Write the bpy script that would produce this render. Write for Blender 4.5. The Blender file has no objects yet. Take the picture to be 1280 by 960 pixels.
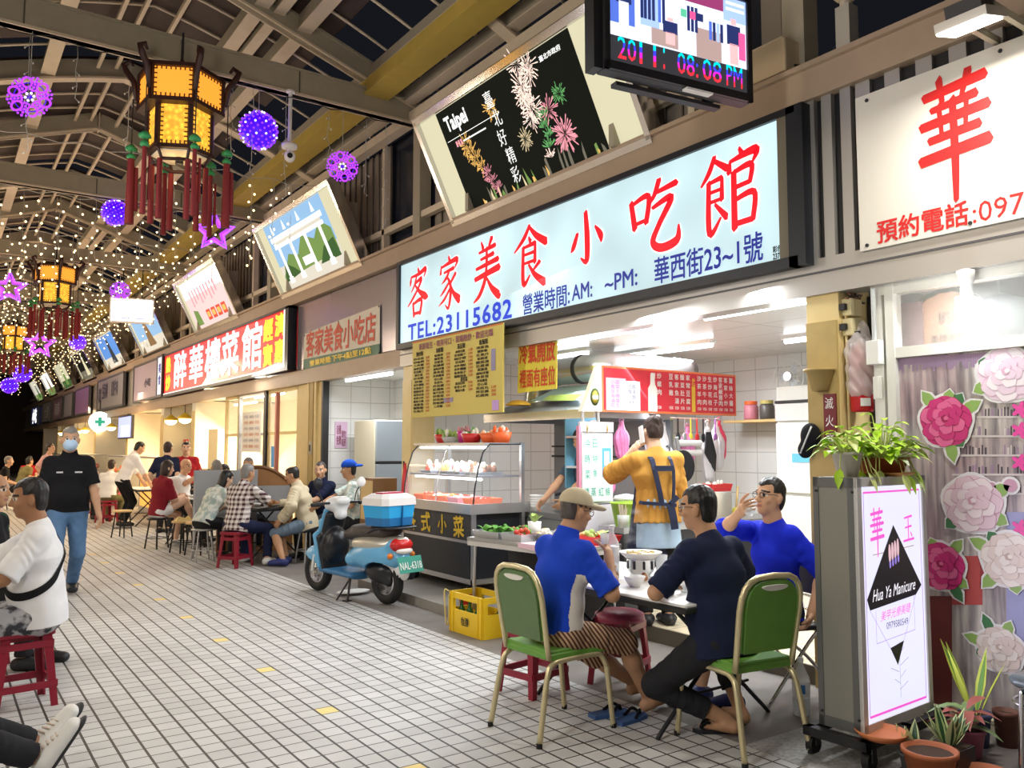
import bpy, math, random
import numpy as np
from mathutils import Matrix, Vector
R = random.Random(7)
SC = bpy.context.scene
COL = SC.collection
PI = math.pi
rad = math.radians
# ------------------------------------------------------------------ camera, world, exposure, lights
cd = bpy.data.cameras.new('camera'); cam = bpy.data.objects.new('camera', cd); COL.objects.link(cam)
cd.sensor_width = 36.0; cd.lens = 36.0 * 1040.0 / 1280.0; cd.clip_start = 0.05; cd.clip_end = 300
cam.location = (0, 0, 1.55); cam.rotation_euler = (rad(94.399), 0, rad(-34.802))
SC.camera = cam
SC.view_settings.view_transform = 'Standard'; SC.view_settings.look = 'None'
SC.view_settings.exposure = 0.35; SC.view_settings.gamma = 1.0; SC.view_settings.use_curve_mapping = False
SC.cycles.use_denoising = True
SC.cycles.max_bounces = 6; SC.cycles.transparent_max_bounces = 12
SC.cycles.sample_clamp_indirect = 4.0
w = bpy.data.worlds.new('night_sky'); SC.world = w; w.use_nodes = True
w.node_tree.nodes['Background'].inputs[0].default_value = (0.30, 0.33, 0.45, 1)
w.node_tree.nodes['Background'].inputs[1].default_value = 0.02

def area(name, loc, size, power, color=(1, 1, 1), aim=None, sy=None):
    l = bpy.data.lights.new(name, 'AREA'); l.energy = power; l.color = color
    l.shape = 'RECTANGLE'; l.size = size; l.size_y = sy or size
    o = bpy.data.objects.new(name, l); COL.objects.link(o); o.location = loc
    d = Vector(aim) - Vector(loc) if aim else Vector((0, 0, -1))
    o.rotation_euler = d.to_track_quat('-Z', 'Y').to_euler()
    return o
def point(name, loc, power, color=(1, 1, 1), r=0.1):
    l = bpy.data.lights.new(name, 'POINT'); l.energy = power; l.color = color; l.shadow_soft_size = r
    o = bpy.data.objects.new(name, l); COL.objects.link(o); o.location = loc
    return o
COOL = (0.93, 0.97, 1.0); WARM = (1.0, 0.66, 0.30); NEUT = (1.0, 0.97, 0.90)
# fluorescent light of the snack shop (tubes on its ceiling) and of the shops further on; then added fill from across the street
area('shop_tube_light', (4.98, 5.0, 2.56), 0.15, 62, COOL, (4.3, 4.8, 0), 1.5)
area('shop_tube_light', (6.5, 6.3, 2.56), 0.15, 62, COOL, (6.3, 6.2, 0), 1.4)
area('shop_tube_light', (5.1, 3.9, 2.56), 0.15, 40, COOL, (4.4, 3.7, 0), 1.0)
area('sign_box_light', (4.55, 6.3, 3.3), 0.9, 85, (0.88, 0.96, 1.0), (1.5, 6.0, 0.4), 5.0)
area('salon_bulb_light', (5.0, 2.2, 2.3), 0.2, 26, COOL, (4.0, 2.0, 0.3))
area('doorway_tube_light', (4.95, 10.6, 2.5), 0.12, 36, COOL, (4.4, 10.4, 0), 1.2)
area('restaurant_light', (5.6, 15.0, 2.45), 0.6, 130, NEUT, (4.6, 14.6, 0), 3.0)
area('restaurant_light', (5.3, 18.5, 2.45), 0.6, 150, (1.0, 0.8, 0.5), (3.6, 17.5, 0), 3.0)
area('restaurant_light', (5.3, 25.0, 2.45), 0.6, 380, (1.0, 0.7, 0.38), (2.6, 25, 0), 5.0)
area('restaurant_light', (5.3, 34.0, 2.45), 0.6, 380, (1.0, 0.75, 0.45), (2.6, 34, 0), 6.0)
area('opposite_side_fill', (-0.7, 2.2, 2.7), 0.4, 80, (1.0, 0.98, 0.95), (3.4, 3.0, 0.5), 4.0)  # unseen fill lights added on the left to brighten the fronts
area('opposite_side_fill', (-0.7, 8.0, 2.7), 0.4, 75, (1.0, 0.96, 0.90), (3.0, 8.0, 0.5), 4.0)
area('opposite_side_fill', (-0.7, 15.5, 2.7), 0.4, 100, (1.0, 0.86, 0.66), (3.0, 15.5, 0.6), 5.0)
area('opposite_side_fill', (-0.7, 26, 2.7), 0.4, 160, (1.0, 0.82, 0.58), (3.0, 26, 0.6), 8.0)
for y, p in ((4.5, 60), (11.5, 55), (17.5, 65), (23.0, 75), (29, 80), (36, 90)):
    point('roof_fill_point', (0.3, y, 3.9), p, (1.0, 0.80, 0.55), 0.25)  # unseen point lights added to brighten the roof; no fitting hangs here
# ------------------------------------------------------------------ helpers
MATS = {}
KD = {}
def M(key, col=(0.5, 0.5, 0.5), rough=0.6, metal=0.0, emit=0.0, ecol=None, alpha=1.0, trans=0.0, ior=1.45, noise=0.0, nscale=20.0, spec=0.5, bump=0.0, light=False):
    if key in MATS: return MATS[key]
    m = bpy.data.materials.new(key); m.use_nodes = True; MATS[key] = m
    nt = m.node_tree; b = nt.nodes['Principled BSDF']; I = b.inputs
    I['Base Color'].default_value = (*col, 1); I['Roughness'].default_value = rough; I['Metallic'].default_value = metal
    I['Specular IOR Level'].default_value = spec
    if emit > 0:
        I['Emission Color'].default_value = (*(ecol or col), 1); I['Emission Strength'].default_value = emit
    I['Alpha'].default_value = alpha; I['Transmission Weight'].default_value = trans; I['IOR'].default_value = ior
    if noise > 0 or bump > 0:
        tc = nt.nodes.new('ShaderNodeTexCoord'); n = nt.nodes.new('ShaderNodeTexNoise')
        n.inputs['Scale'].default_value = nscale; n.inputs['Detail'].default_value = 4
        nt.links.new(tc.outputs['Object'], n.inputs['Vector'])
        if noise > 0:
            mx = nt.nodes.new('ShaderNodeMix'); mx.data_type = 'RGBA'
            mx.inputs[6].default_value = (*[c * (1 - noise) for c in col], 1); mx.inputs[7].default_value = (*[min(1, c * (1 + noise)) for c in col], 1)
            nt.links.new(n.outputs['Fac'], mx.inputs[0]); nt.links.new(mx.outputs[2], I['Base Color'])
        if bump > 0:
            bp = nt.nodes.new('ShaderNodeBump'); bp.inputs['Strength'].default_value = bump; bp.inputs['Distance'].default_value = 0.01
            nt.links.new(n.outputs['Fac'], bp.inputs['Height']); nt.links.new(bp.outputs[0], I['Normal'])
    if emit > 0 and trans == 0: I['Base Color'].default_value = (*[c * .35 for c in col], 1)
    if emit > 0 and not light:
        m.cycles.emission_sampling = 'NONE'
    return m

class MB:
    """collects shapes and links them as ONE mesh object"""
    def __init__(s): s.v = []; s.f = []; s.mi = []; s.sm = []; s.mats = []; s.X = Matrix.Identity(4); s.uv = None
    def mat(s, m):
        if m not in s.mats: s.mats.append(m)
        return s.mats.index(m)
    def raw(s, vs, fs, m, smooth=False, X=None):
        k = len(s.v); T = s.X @ X if X is not None else s.X
        for p in vs: s.v.append(T @ Vector(p))
        i = s.mat(m)
        for f in fs: s.f.append([k + a for a in f]); s.mi.append(i); s.sm.append(smooth)
        return s
    def box(s, c, d, m, rz=0, X=None, taper=1.0):
        a, b, h = d[0] / 2, d[1] / 2, d[2] / 2
        T = Matrix.Translation(c) @ Matrix.Rotation(rz, 4, 'Z')
        if X is not None: T = X @ T
        t = taper
        vs = [(-a, -b, -h), (a, -b, -h), (a, b, -h), (-a, b, -h), (-a * t, -b * t, h), (a * t, -b * t, h), (a * t, b * t, h), (-a * t, b * t, h)]
        return s.raw(vs, [(3, 2, 1, 0), (4, 5, 6, 7), (0, 1, 5, 4), (1, 2, 6, 5), (2, 3, 7, 6), (3, 0, 4, 7)], m, False, T)
    def bb(s, lo, hi, m, **k):
        return s.box([(a + b) / 2 for a, b in zip(lo, hi)], [abs(b - a) for a, b in zip(lo, hi)], m, **k)
    def rbox(s, c, d, m, r=0.02, X=None, rz=0, seg=3):
        """box with rounded vertical edges and softened rims"""
        a, b, h = d[0] / 2, d[1] / 2, d[2] / 2; r = min(r, a * .99, b * .99, h * .99)
        pts = []
        for cx, cy, a0 in ((a - r, b - r, 0), (-a + r, b - r, 90), (-a + r, -b + r, 180), (a - r, -b + r, 270)):
            for i in range(seg + 1):
                t = rad(a0 + 90 * i / seg); pts.append((cx, cy, math.cos(t), math.sin(t)))
        rings = [(-h, r * .35), (-h + r * .35, 0), (h - r * .35, 0), (h, r * .35)]
        vs = []; n = len(pts)
        for z, ins in rings:
            for cx, cy, ux, uy in pts: vs.append((cx + ux * (r - ins), cy + uy * (r - ins), z))
        fs = [tuple(range(n))[::-1], tuple(range(3 * n, 4 * n))]
        for k in range(3):
            for i in range(n): j = (i + 1) % n; fs.append((k * n + i, k * n + j, (k + 1) * n + j, (k + 1) * n + i))
        T = Matrix.Translation(c) @ Matrix.Rotation(rz, 4, 'Z')
        if X is not None: T = X @ T
        return s.raw(vs, fs, m, False, T)
    def cyl(s, a, b, r1, m, r2=None, n=12, caps=True, smooth=True):
        a, b = Vector(a), Vector(b); r2 = r1 if r2 is None else r2
        d = (b - a); L = d.length
        if L < 1e-9: return s
        T = Matrix.Translation(a) @ d.to_track_quat('Z', 'Y').to_matrix().to_4x4()
        vs = []
        for z, r in ((0, r1), (L, r2)):
            for i in range(n): t = 2 * PI * i / n; vs.append((r * math.cos(t), r * math.sin(t), z))
        fs = [(i, (i + 1) % n, n + (i + 1) % n, n + i) for i in range(n)]
        s.raw(vs, fs, m, smooth, T)
        if caps: s.raw(vs, [tuple(range(n))[::-1], tuple(range(n, 2 * n))], m, False, T)
        return s
    def lathe(s, prof, c, m, n=20, X=None, smooth=True, sx=1, sy=1):
        vs = []; fs = []
        for r, z in prof:
            for i in range(n): t = 2 * PI * i / n; vs.append((r * math.cos(t) * sx, r * math.sin(t) * sy, z))
        for k in range(len(prof) - 1):
            for i in range(n): j = (i + 1) % n; fs.append((k * n + i, k * n + j, (k + 1) * n + j, (k + 1) * n + i))
        if prof[0][0] > 1e-5: fs.append(tuple(range(n))[::-1])
        if prof[-1][0] > 1e-5: fs.append(tuple(range((len(prof) - 1) * n, len(prof) * n)))
        T = Matrix.Translation(c)
        if X is not None: T = T @ X
        return s.raw(vs, fs, m, smooth, T)
    def tube(s, pts, r, m, n=8, closed=False, smooth=True):
        P = [Vector(p) for p in pts]; N = len(P); rs = r if hasattr(r, '__len__') else [r] * N
        vs = []; fs = []; up = None
        for i in range(N):
            if closed: t = P[(i + 1) % N] - P[i - 1]
            else: t = P[min(i + 1, N - 1)] - P[max(i - 1, 0)]
            if t.length < 1e-9: t = Vector((0, 0, 1))
            t.normalize()
            if up is None: up = t.orthogonal().normalized()
            up = (up - t * up.dot(t)); up = up.normalized() if up.length > 1e-6 else t.orthogonal().normalized()
            q = t.cross(up)
            for k in range(n):
                a = 2 * PI * k / n; vs.append(P[i] + (up * math.cos(a) + q * math.sin(a)) * rs[i])
        for i in range(N if closed else N - 1):
            j = (i + 1) % N
            for k in range(n): l = (k + 1) % n; fs.append((i * n + k, i * n + l, j * n + l, j * n + k))
        if not closed: fs += [tuple(range(n))[::-1], tuple(range((N - 1) * n, N * n))]
        return s.raw(vs, fs, m, smooth)
    def ell(s, c, r, m, n=12, k=8, X=None):
        prof = [(max(1e-6, math.sin(PI * i / k)), -math.cos(PI * i / k)) for i in range(k + 1)]
        T = Matrix.Translation(c)
        if X is not None: T = T @ X
        T = T @ Matrix.Diagonal((r[0], r[1], r[2], 1))
        vs = []; fs = []
        for i in range(1, k):
            for j in range(n): t = 2 * PI * j / n; vs.append((prof[i][0] * math.cos(t), prof[i][0] * math.sin(t), prof[i][1]))
        vs += [(0, 0, -1), (0, 0, 1)]; b = len(vs) - 2
        for i in range(k - 2):
            for j in range(n): l = (j + 1) % n; fs.append((i * n + j, i * n + l, (i + 1) * n + l, (i + 1) * n + j))
        for j in range(n):
            l = (j + 1) % n; fs.append((b, l, j)); fs.append((b + 1, (k - 2) * n + j, (k - 2) * n + l))
        return s.raw(vs, fs, m, True, T)
    def prism(s, poly, h, m, X=None, z0=0.0, smooth=False):
        """2D polygon (x, y) extruded from z0 to z0 + h"""
        n = len(poly)
        vs = [(x, y, z0) for x, y in poly] + [(x, y, z0 + h) for x, y in poly]
        fs = [tuple(range(n))[::-1], tuple(range(n, 2 * n))] + [(i, (i + 1) % n, n + (i + 1) % n, n + i) for i in range(n)]
        return s.raw(vs, fs, m, smooth, X)
    def quad(s, pts, m): return s.raw(pts, [tuple(range(len(pts)))], m)
    def text(s, body, m, X, w=None, h=None, bold=0.0, fitx=False, gap=1.0):
        """lettering on the plane of X: centred on the origin, scaled to height h (and width w)"""
        vs, fs = glyphs(body, gap)
        if not len(vs): return s
        lo = vs.min(0); hi = vs.max(0); sz = np.maximum(hi - lo, 1e-6)
        if h is None: sx = sy = w / sz[0]
        elif w is None: sx = sy = h / sz[1]
        else: sx, sy = w / sz[0], h / sz[1]
        cx = (lo + hi) / 2; b = bold * 1.5
        for i, (ox, oy) in enumerate([(0, 0)] if b < .012 else [(b, b), (-b, b), (b, -b), (-b, -b), (0, 0)]):
            s.raw([((p[0] - cx[0] + ox) * sx, (p[1] - cx[1] + oy) * sy, i * .0003) for p in vs], fs, m, False, X)
        return s
    def build(s, name, parent=None, smooth_angle=None):
        me = bpy.data.meshes.new(name)
        me.from_pydata([tuple(p) for p in s.v], [], s.f)
        for m in s.mats: me.materials.append(m)
        me.polygons.foreach_set('material_index', s.mi)
        me.polygons.foreach_set('use_smooth', s.sm)
        me.update()
        o = bpy.data.objects.new(name, me); COL.objects.link(o)
        if parent is not None: o.parent = parent; KD.setdefault(parent.name, []).append(o)
        return o
_G = {}
def glyphs(body, gap=1.0):
    k = (body, gap)
    if k not in _G:
        c = bpy.data.curves.new('t', 'FONT'); c.body = body; c.resolution_u = 2; c.space_character = gap; c.space_line = 1.05
        o = bpy.data.objects.new('t', c); me = o.to_mesh()
        vs = np.array([(v.co.x, v.co.y) for v in me.vertices]) if len(me.vertices) else np.zeros((0, 2))
        fs = [tuple(p.vertices) for p in me.polygons]
        _G[k] = (vs, fs); o.to_mesh_clear(); bpy.data.objects.remove(o); bpy.data.curves.remove(c)
    return _G[k]
def tag(o, label=None, cat=None, group=None, kind=None):
    if label: o['label'] = label
    if cat: o['category'] = cat
    if group: o['group'] = group
    if kind: o['kind'] = kind
    return o
def thing(name, label, cat, loc=(0, 0, 0), rz=0.0, group=None):
    o = bpy.data.objects.new(name, None); COL.objects.link(o); o.location = loc; o.rotation_euler = (0, 0, rz); o.empty_display_size = .1
    return tag(o, label, cat, group)
def copy_tree(o, parent=None):
    c = o.copy(); COL.objects.link(c)
    if parent is not None: c.parent = parent; KD.setdefault(parent.name, []).append(c)
    for ch in list(KD.get(o.name, [])): copy_tree(ch, c)
    return c
def structure(o): o['kind'] = 'structure'; return o
# planes for lettering: on the shop fronts (read towards -Y, facing -X) and facing the viewer down the street (read towards +X, facing -Y)
def FX(x, y, z, tilt=0.0): return Matrix.Translation((x, y, z)) @ Matrix(((0, 0, -1, 0), (-1, 0, 0, 0), (0, 1, 0, 0), (0, 0, 0, 1))) @ Matrix.Rotation(tilt, 4, 'X')
def FY(x, y, z, rz=0.0): return Matrix.Translation((x, y, z)) @ Matrix.Rotation(rz, 4, 'Z') @ Matrix(((1, 0, 0, 0), (0, 0, -1, 0), (0, 1, 0, 0), (0, 0, 0, 1)))
def L2(x, y): return Matrix.Translation((x, y, 0))
# brush lettering: strokes "x,y,w;..." in a 0..100 square
BR = {
'客': "50,98,5;54,89,9|18,85,4;15,74,8;13,66,3|20,84,4;55,86,7;86,92,9;79,77,3|43,81,6;34,66,6;19,53,3|38,69,5;67,75,8;50,56,6;24,38,6;3,26,3|36,66,4;58,50,8;84,38,13;98,35,4|28,30,7;33,3,8|30,28,5;68,33,8;62,5,8|32,8,5;64,8,6",
'家': "48,99,5;53,89,9|16,85,4;13,70,8|18,82,4;84,89,9;76,74,3|28,70,4;72,74,7|54,73,5;40,60,7;19,50,2|42,61,4;57,44,9;57,20,9;48,1,6;34,9,2|49,48,5;30,36,6;12,27,2|54,36,5;32,20,6;6,9,2|80,63,7;62,50,6;56,46,3|56,46,4;72,26,9;95,12,14;99,10,4",
'美': "30,99,4;37,87,8|67,101,9;55,85,4|22,82,4;80,87,7|28,70,4;74,74,7|12,56,5;90,63,8|50,87,6;50,56,8|8,39,7;94,49,10|50,58,6;44,34,9;26,12,8;4,1,3|50,37,4;68,18,9;91,4,12;98,3,4",
'食': "50,100,6;34,82,8;5,63,3|50,97,5;70,80,9;98,65,11|48,81,4;53,73,8|32,66,4;67,69,7|67,69,6;66,38,8|34,54,4;66,55,5|34,40,4;66,41,5|32,67,7;32,8,9;52,19,3|80,37,7;62,26,4|48,37,4;66,18,8;93,2,12",
'小': "50,99,9;54,50,12;52,7,10;36,15,3|27,63,7;16,40,10;9,31,3|76,67,4;90,48,11;92,35,4",
'吃': "7,79,8;14,40,9|10,76,5;42,81,8;37,44,8|14,46,5;37,48,5|63,99,8;54,80,7;41,67,3|56,82,5;96,87,8|50,62,5;86,69,9;62,36,8;50,14,9;66,3,10;95,8,10;99,28,3",
'館': "26,99,6;16,82,7;1,67,3|26,94,5;48,80,8|14,68,4;39,71,6|39,70,5;38,44,7|16,56,4;38,57,4|16,44,4;38,45,4|15,69,7;15,6,8;36,22,3|26,40,4;46,21,8|70,99,4;75,90,8|54,86,4;52,73,8|54,86,4;98,91,9;92,77,3|60,72,8;60,4,9|62,72,5;90,75,7;87,54,6|62,53,5;87,55,5|62,38,5;94,41,7;91,9,7|62,9,6;91,10,6",
'華': "10,88,7;94,93,8|32,101,8;36,80,6|72,101,9;62,80,5|20,75,5;82,79,7|5,62,7;97,67,8|31,78,6;34,50,5|69,80,6;66,50,5|16,48,6;85,52,7|3,31,8;97,37,9|50,80,8;51,30,9;50,-9,6",
'玉': "16,86,6;84,92,9|22,52,6;78,57,8|50,88,8;50,8,8|66,36,5;80,22,9|4,6,8;97,12,9",
}
def _cr(P, n=5):
    out = []
    for i in range(len(P) - 1):
        a, b, c, d = P[max(i - 1, 0)], P[i], P[i + 1], P[min(i + 2, len(P) - 1)]
        for k in range(n):
            t = k / n
            out.append(.5 * (2 * b + (c - a) * t + (2 * a - 5 * b + 4 * c - d) * t * t + (3 * b - a - 3 * c + d) * t ** 3))
    out.append(P[-1]); return np.array(out)
def brush(mb, ch, m, X, w, h, fat=1.0):
    for si, st in enumerate(BR[ch].split('|')):
        P = np.array([[float(q) for q in p.split(',')] for p in st.split(';')])
        C = _cr(P, 6); n = len(C)
        T = np.gradient(C[:, :2], axis=0); T /= np.maximum(np.linalg.norm(T, axis=1), 1e-6)[:, None]
        N = np.stack([-T[:, 1], T[:, 0]], 1); hw = C[:, 2:3] * .62 * fat
        Lp = C[:, :2] + N * hw; Rp = C[:, :2] - N * hw
        e0 = C[0, :2] - T[0] * hw[0] * .8 + N[0] * hw[0] * .5; e1 = C[-1, :2] + T[-1] * hw[-1] * .8 - N[-1] * hw[-1] * .3
        pts = [e0] + list(Lp) + [e1] + list(Rp[::-1])
        vs = [((p[0] - 50) / 100 * w, (p[1] - 50) / 100 * h, si * .0003) for p in pts]
        fs = [(0, 1, 2 * n + 1)] + [(1 + i, 2 + i, 2 * n - i, 2 * n + 1 - i) for i in range(n - 1)] + [(n, n + 1, n + 2)]
        mb.raw(vs, [f[::-1] for f in fs], m, False, X)
# ------------------------------------------------------------------ the street: floor, roof, fronts
FX0 = 4.82                                     # plane of the shop fronts
def floor_mat():
    m = bpy.data.materials.new('street_tiles'); m.use_nodes = True; nt = m.node_tree; N = nt.nodes; L = nt.links
    b = N['Principled BSDF']
    tc = N.new('ShaderNodeTexCoord'); sp = N.new('ShaderNodeSeparateXYZ'); L.new(tc.outputs['Object'], sp.inputs[0])
    def math_(op, a, bb=None, c=None):
        n = N.new('ShaderNodeMath'); n.operation = op
        for i, x in enumerate((a, bb, c)):
            if x is None: continue
            if isinstance(x, (int, float)): n.inputs[i].default_value = x
            else: L.new(x, n.inputs[i])
        return n.outputs[0]
    u = math_('DIVIDE', math_('SUBTRACT', sp.outputs[0], 1.93), 0.12); v = math_('DIVIDE', math_('SUBTRACT', sp.outputs[1], 4.109), 0.1228)
    fu, fv = math_('FRACT', u), math_('FRACT', v); iu, iv = math_('FLOOR', u), math_('FLOOR', v)
    du = math_('MINIMUM', fu, math_('SUBTRACT', 1.0, fu)); dv = math_('MINIMUM', fv, math_('SUBTRACT', 1.0, fv))
    gu = math_('LESS_THAN', du, 0.055); gv = math_('LESS_THAN', dv, 0.036); g = math_('MAXIMUM', gu, gv)
    ye = math_('MULTIPLY', math_('COMPARE', iu, 0.0, 0.1), math_('COMPARE', math_('FLOORED_MODULO', iv, 9.0), 5.0, 0.1))
    cb = N.new('ShaderNodeCombineXYZ'); L.new(iu, cb.inputs[0]); L.new(iv, cb.inputs[1])
    wn = N.new('ShaderNodeTexWhiteNoise'); wn.noise_dimensions = '2D'; L.new(cb.outputs[0], wn.inputs[0])
    n1 = N.new('ShaderNodeTexNoise'); n1.inputs['Scale'].default_value = 220; L.new(tc.outputs['Object'], n1.inputs[0])
    n2 = N.new('ShaderNodeTexNoise'); n2.inputs['Scale'].default_value = 1.1; n2.inputs['Detail'].default_value = 5; L.new(tc.outputs['Object'], n2.inputs[0])
    val = math_('ADD', math_('ADD', 0.30, math_('MULTIPLY', wn.outputs[0], 0.09)), math_('ADD', math_('MULTIPLY', n1.outputs[0], 0.16), math_('MULTIPLY', n2.outputs[0], 0.22)))
    cr = N.new('ShaderNodeCombineColor'); L.new(val, cr.inputs[0]); L.new(math_('MULTIPLY', val, 0.985), cr.inputs[1]); L.new(math_('MULTIPLY', val, 0.96), cr.inputs[2])
    def mix(f, a, c):
        x = N.new('ShaderNodeMix'); x.data_type = 'RGBA'; L.new(f, x.inputs[0])
        for i, q in ((6, a), (7, c)):
            if isinstance(q, tuple): x.inputs[i].default_value = (*q, 1)
            else: L.new(q, x.inputs[i])
        return x.outputs[2]
    c1 = mix(ye, cr.outputs[0], (0.80, 0.62, 0.22)); c2 = mix(g, c1, (0.045, 0.04, 0.036))
    L.new(c2, b.inputs['Base Color'])
    L.new(math_('ADD', 0.42, math_('MULTIPLY', n1.outputs[0], 0.3)), b.inputs['Roughness'])
    bp = N.new('ShaderNodeBump'); bp.inputs['Strength'].default_value = 0.5; bp.inputs['Distance'].default_value = 0.006
    L.new(math_('SUBTRACT', 1.0, g), bp.inputs['Height']); L.new(bp.outputs[0], b.inputs['Normal'])
    return m
def wall_tiles(key, col, su, sv, axis, groove=(0.4, 0.4, 0.4), g=0.012):
    """square wall tiles with thin joints; axis: which two coordinates carry the grid"""
    if key in MATS: return MATS[key]
    m = bpy.data.materials.new(key); m.use_nodes = True; nt = m.node_tree; N = nt.nodes; L = nt.links; MATS[key] = m
    b = N['Principled BSDF']; b.inputs['Roughness'].default_value = 0.25
    tc = N.new('ShaderNodeTexCoord'); sp = N.new('ShaderNodeSeparateXYZ'); L.new(tc.outputs['Object'], sp.inputs[0])
    outs = []
    for a, s in zip(axis, (su, sv)):
        n = N.new('ShaderNodeMath'); n.operation = 'DIVIDE'; L.new(sp.outputs['XYZ'.index(a)], n.inputs[0]); n.inputs[1].default_value = s
        f = N.new('ShaderNodeMath'); f.operation = 'PINGPONG'; L.new(n.outputs[0], f.inputs[0]); f.inputs[1].default_value = 0.5
        l = N.new('ShaderNodeMath'); l.operation = 'LESS_THAN'; L.new(f.outputs[0], l.inputs[0]); l.inputs[1].default_value = g / s
        outs.append(l.outputs[0])
    mx = N.new('ShaderNodeMath'); mx.operation = 'MAXIMUM'; L.new(outs[0], mx.inputs[0]); L.new(outs[1], mx.inputs[1])
    x = N.new('ShaderNodeMix'); x.data_type = 'RGBA'; L.new(mx.outputs[0], x.inputs[0]); x.inputs[6].default_value = (*col, 1); x.inputs[7].default_value = (*groove, 1)
    L.new(x.outputs[2], b.inputs['Base Color'])
    return m
steel = M('painted_steel', (0.38, 0.34, 0.26), 0.55, noise=0.12, nscale=6)
steel2 = M('painted_steel_light', (0.66, 0.56, 0.43), 0.55, noise=0.1, nscale=6)
yellow_steel = M('yellow_steel', (0.52, 0.38, 0.08), 0.5, noise=0.15, nscale=5)
roofskin = M('roof_sheet', (0.055, 0.038, 0.034), 0.7, noise=0.25, nscale=3)
alu = M('grey_aluminium', (0.42, 0.40, 0.38), 0.4, 0.5)
alu_d = M('dark_aluminium', (0.10, 0.10, 0.11), 0.4, 0.4)
cream = M('cream_paint', (0.72, 0.56, 0.26), 0.5, noise=0.08, nscale=8)
cream_d = M('dull_cream_paint', (0.46, 0.33, 0.12), 0.55, noise=0.2, nscale=7)  # duller copy of the cream; on the snack shop pillar it paints shade
white = M('white_paint', (0.82, 0.82, 0.80), 0.5)
black = M('black_plastic', (0.015, 0.015, 0.017), 0.4)
dark = M('dark_metal', (0.03, 0.03, 0.035), 0.45, 0.3)
chrome = M('chrome', (0.75, 0.75, 0.76), 0.18, 1.0)
inox = M('stainless_steel', (0.56, 0.56, 0.57), 0.32, 0.9)
concrete = M('strip_concrete', (0.20, 0.18, 0.165), 0.6, noise=0.35, nscale=4)
glass = M('clear_glass', (0.95, 0.98, 0.98), 0.03, alpha=0.14, spec=0.6)
brown_beam = M('brown_beam_paint', (0.42, 0.31, 0.22), 0.5, noise=0.1, nscale=5)
tube_lit = M('lit_tube', (1, 1, 1), 0.5, emit=6.0, ecol=(0.93, 0.97, 1.0))
tube_warm = M('lit_tube_warm', (1, 1, 1), 0.5, emit=6.0, ecol=(1.0, 0.80, 0.48))

mb = MB(); mb.quad([(-1.0, -2, 0), (3.56, -2, 0), (3.56, 70, 0), (-1.0, 70, 0)], floor_mat()); structure(mb.build('floor'))
mb = MB(); mb.quad([(3.56, -2, 0), (4.86, -2, 0), (4.86, 70, 0), (3.56, 70, 0)], concrete); structure(mb.build('floor_strip'))
mb = MB(); mb.bb((3.55, 2.35, 0.0), (4.35, 2.98, 0.004), M('speckled_slab', (0.34, 0.33, 0.31), 0.5, noise=0.9, nscale=45)); structure(mb.build('floor_drain_slab'))
# --- roof trusses every 5.58 m: tie beam, two sloping rafters, posts on the shop side
P0, PER = 9.1, 5.58
TR = [P0 + PER * k for k in range(-1, 9)]
CX = 2.0
def ibeam(mb, a, b, up, h, wd, m1, m2, tf=0.03):
    """I section from a to b: web of m1, lower flange of m2 with light from below in its colour"""
    a, b, up = Vector(a), Vector(b), Vector(up); t = (b - a).normalized(); s = t.cross(up).normalized(); u = s.cross(t).normalized()
    def bar(o, hw, hh, m):
        vs = [p + o + s * x + u * z for p in (a, b) for x, z in ((-hw, -hh), (hw, -hh), (hw, hh), (-hw, hh))]
        mb.raw(vs, [(0, 1, 2, 3), (7, 6, 5, 4), (0, 4, 5, 1), (1, 5, 6, 2), (2, 6, 7, 3), (3, 7, 4, 0)], m)
    bar(Vector((0, 0, 0)), wd * .35, h / 2, m1)
    bar(u * (-h / 2 + tf / 2), wd / 2, tf / 2, m2); bar(u * (h / 2 - tf / 2), wd / 2, tf / 2, m1)  # lower flange paler: light from below is put into its colour
for i, y in enumerate(TR):
    mb = MB()
    ibeam(mb, (-0.95, y, 5.76), (4.95, y, 5.76), (0, 0, 1), 0.32, 0.14, steel, steel2)
    for xx in (0.55, 2.0, 3.3): mb.box((xx, y - 0.055, 5.76), (0.012, 0.012, 0.27), M('plate_joint', (0.1, 0.09, 0.07)))
    ibeam(mb, (2.0, y + .02, 6.86), (4.95, y + .02, 5.88), (0, 0, 1), 0.26, 0.14, steel, steel2)
    ibeam(mb, (2.0, y + .02, 6.86), (-0.95, y + .02, 5.88), (0, 0, 1), 0.26, 0.14, steel, steel2)
    mb.box((2.0, y, 6.84), (0.02, 0.16, 0.3), steel2)
    mb.bb((4.86, y - .09, 3.9), (5.02, y + .09, 6.0), steel); mb.bb((-1.05, y - .09, 0), (-0.92, y + .09, 6.0), steel)
    structure(mb.build('trim_roof_truss'))
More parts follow.
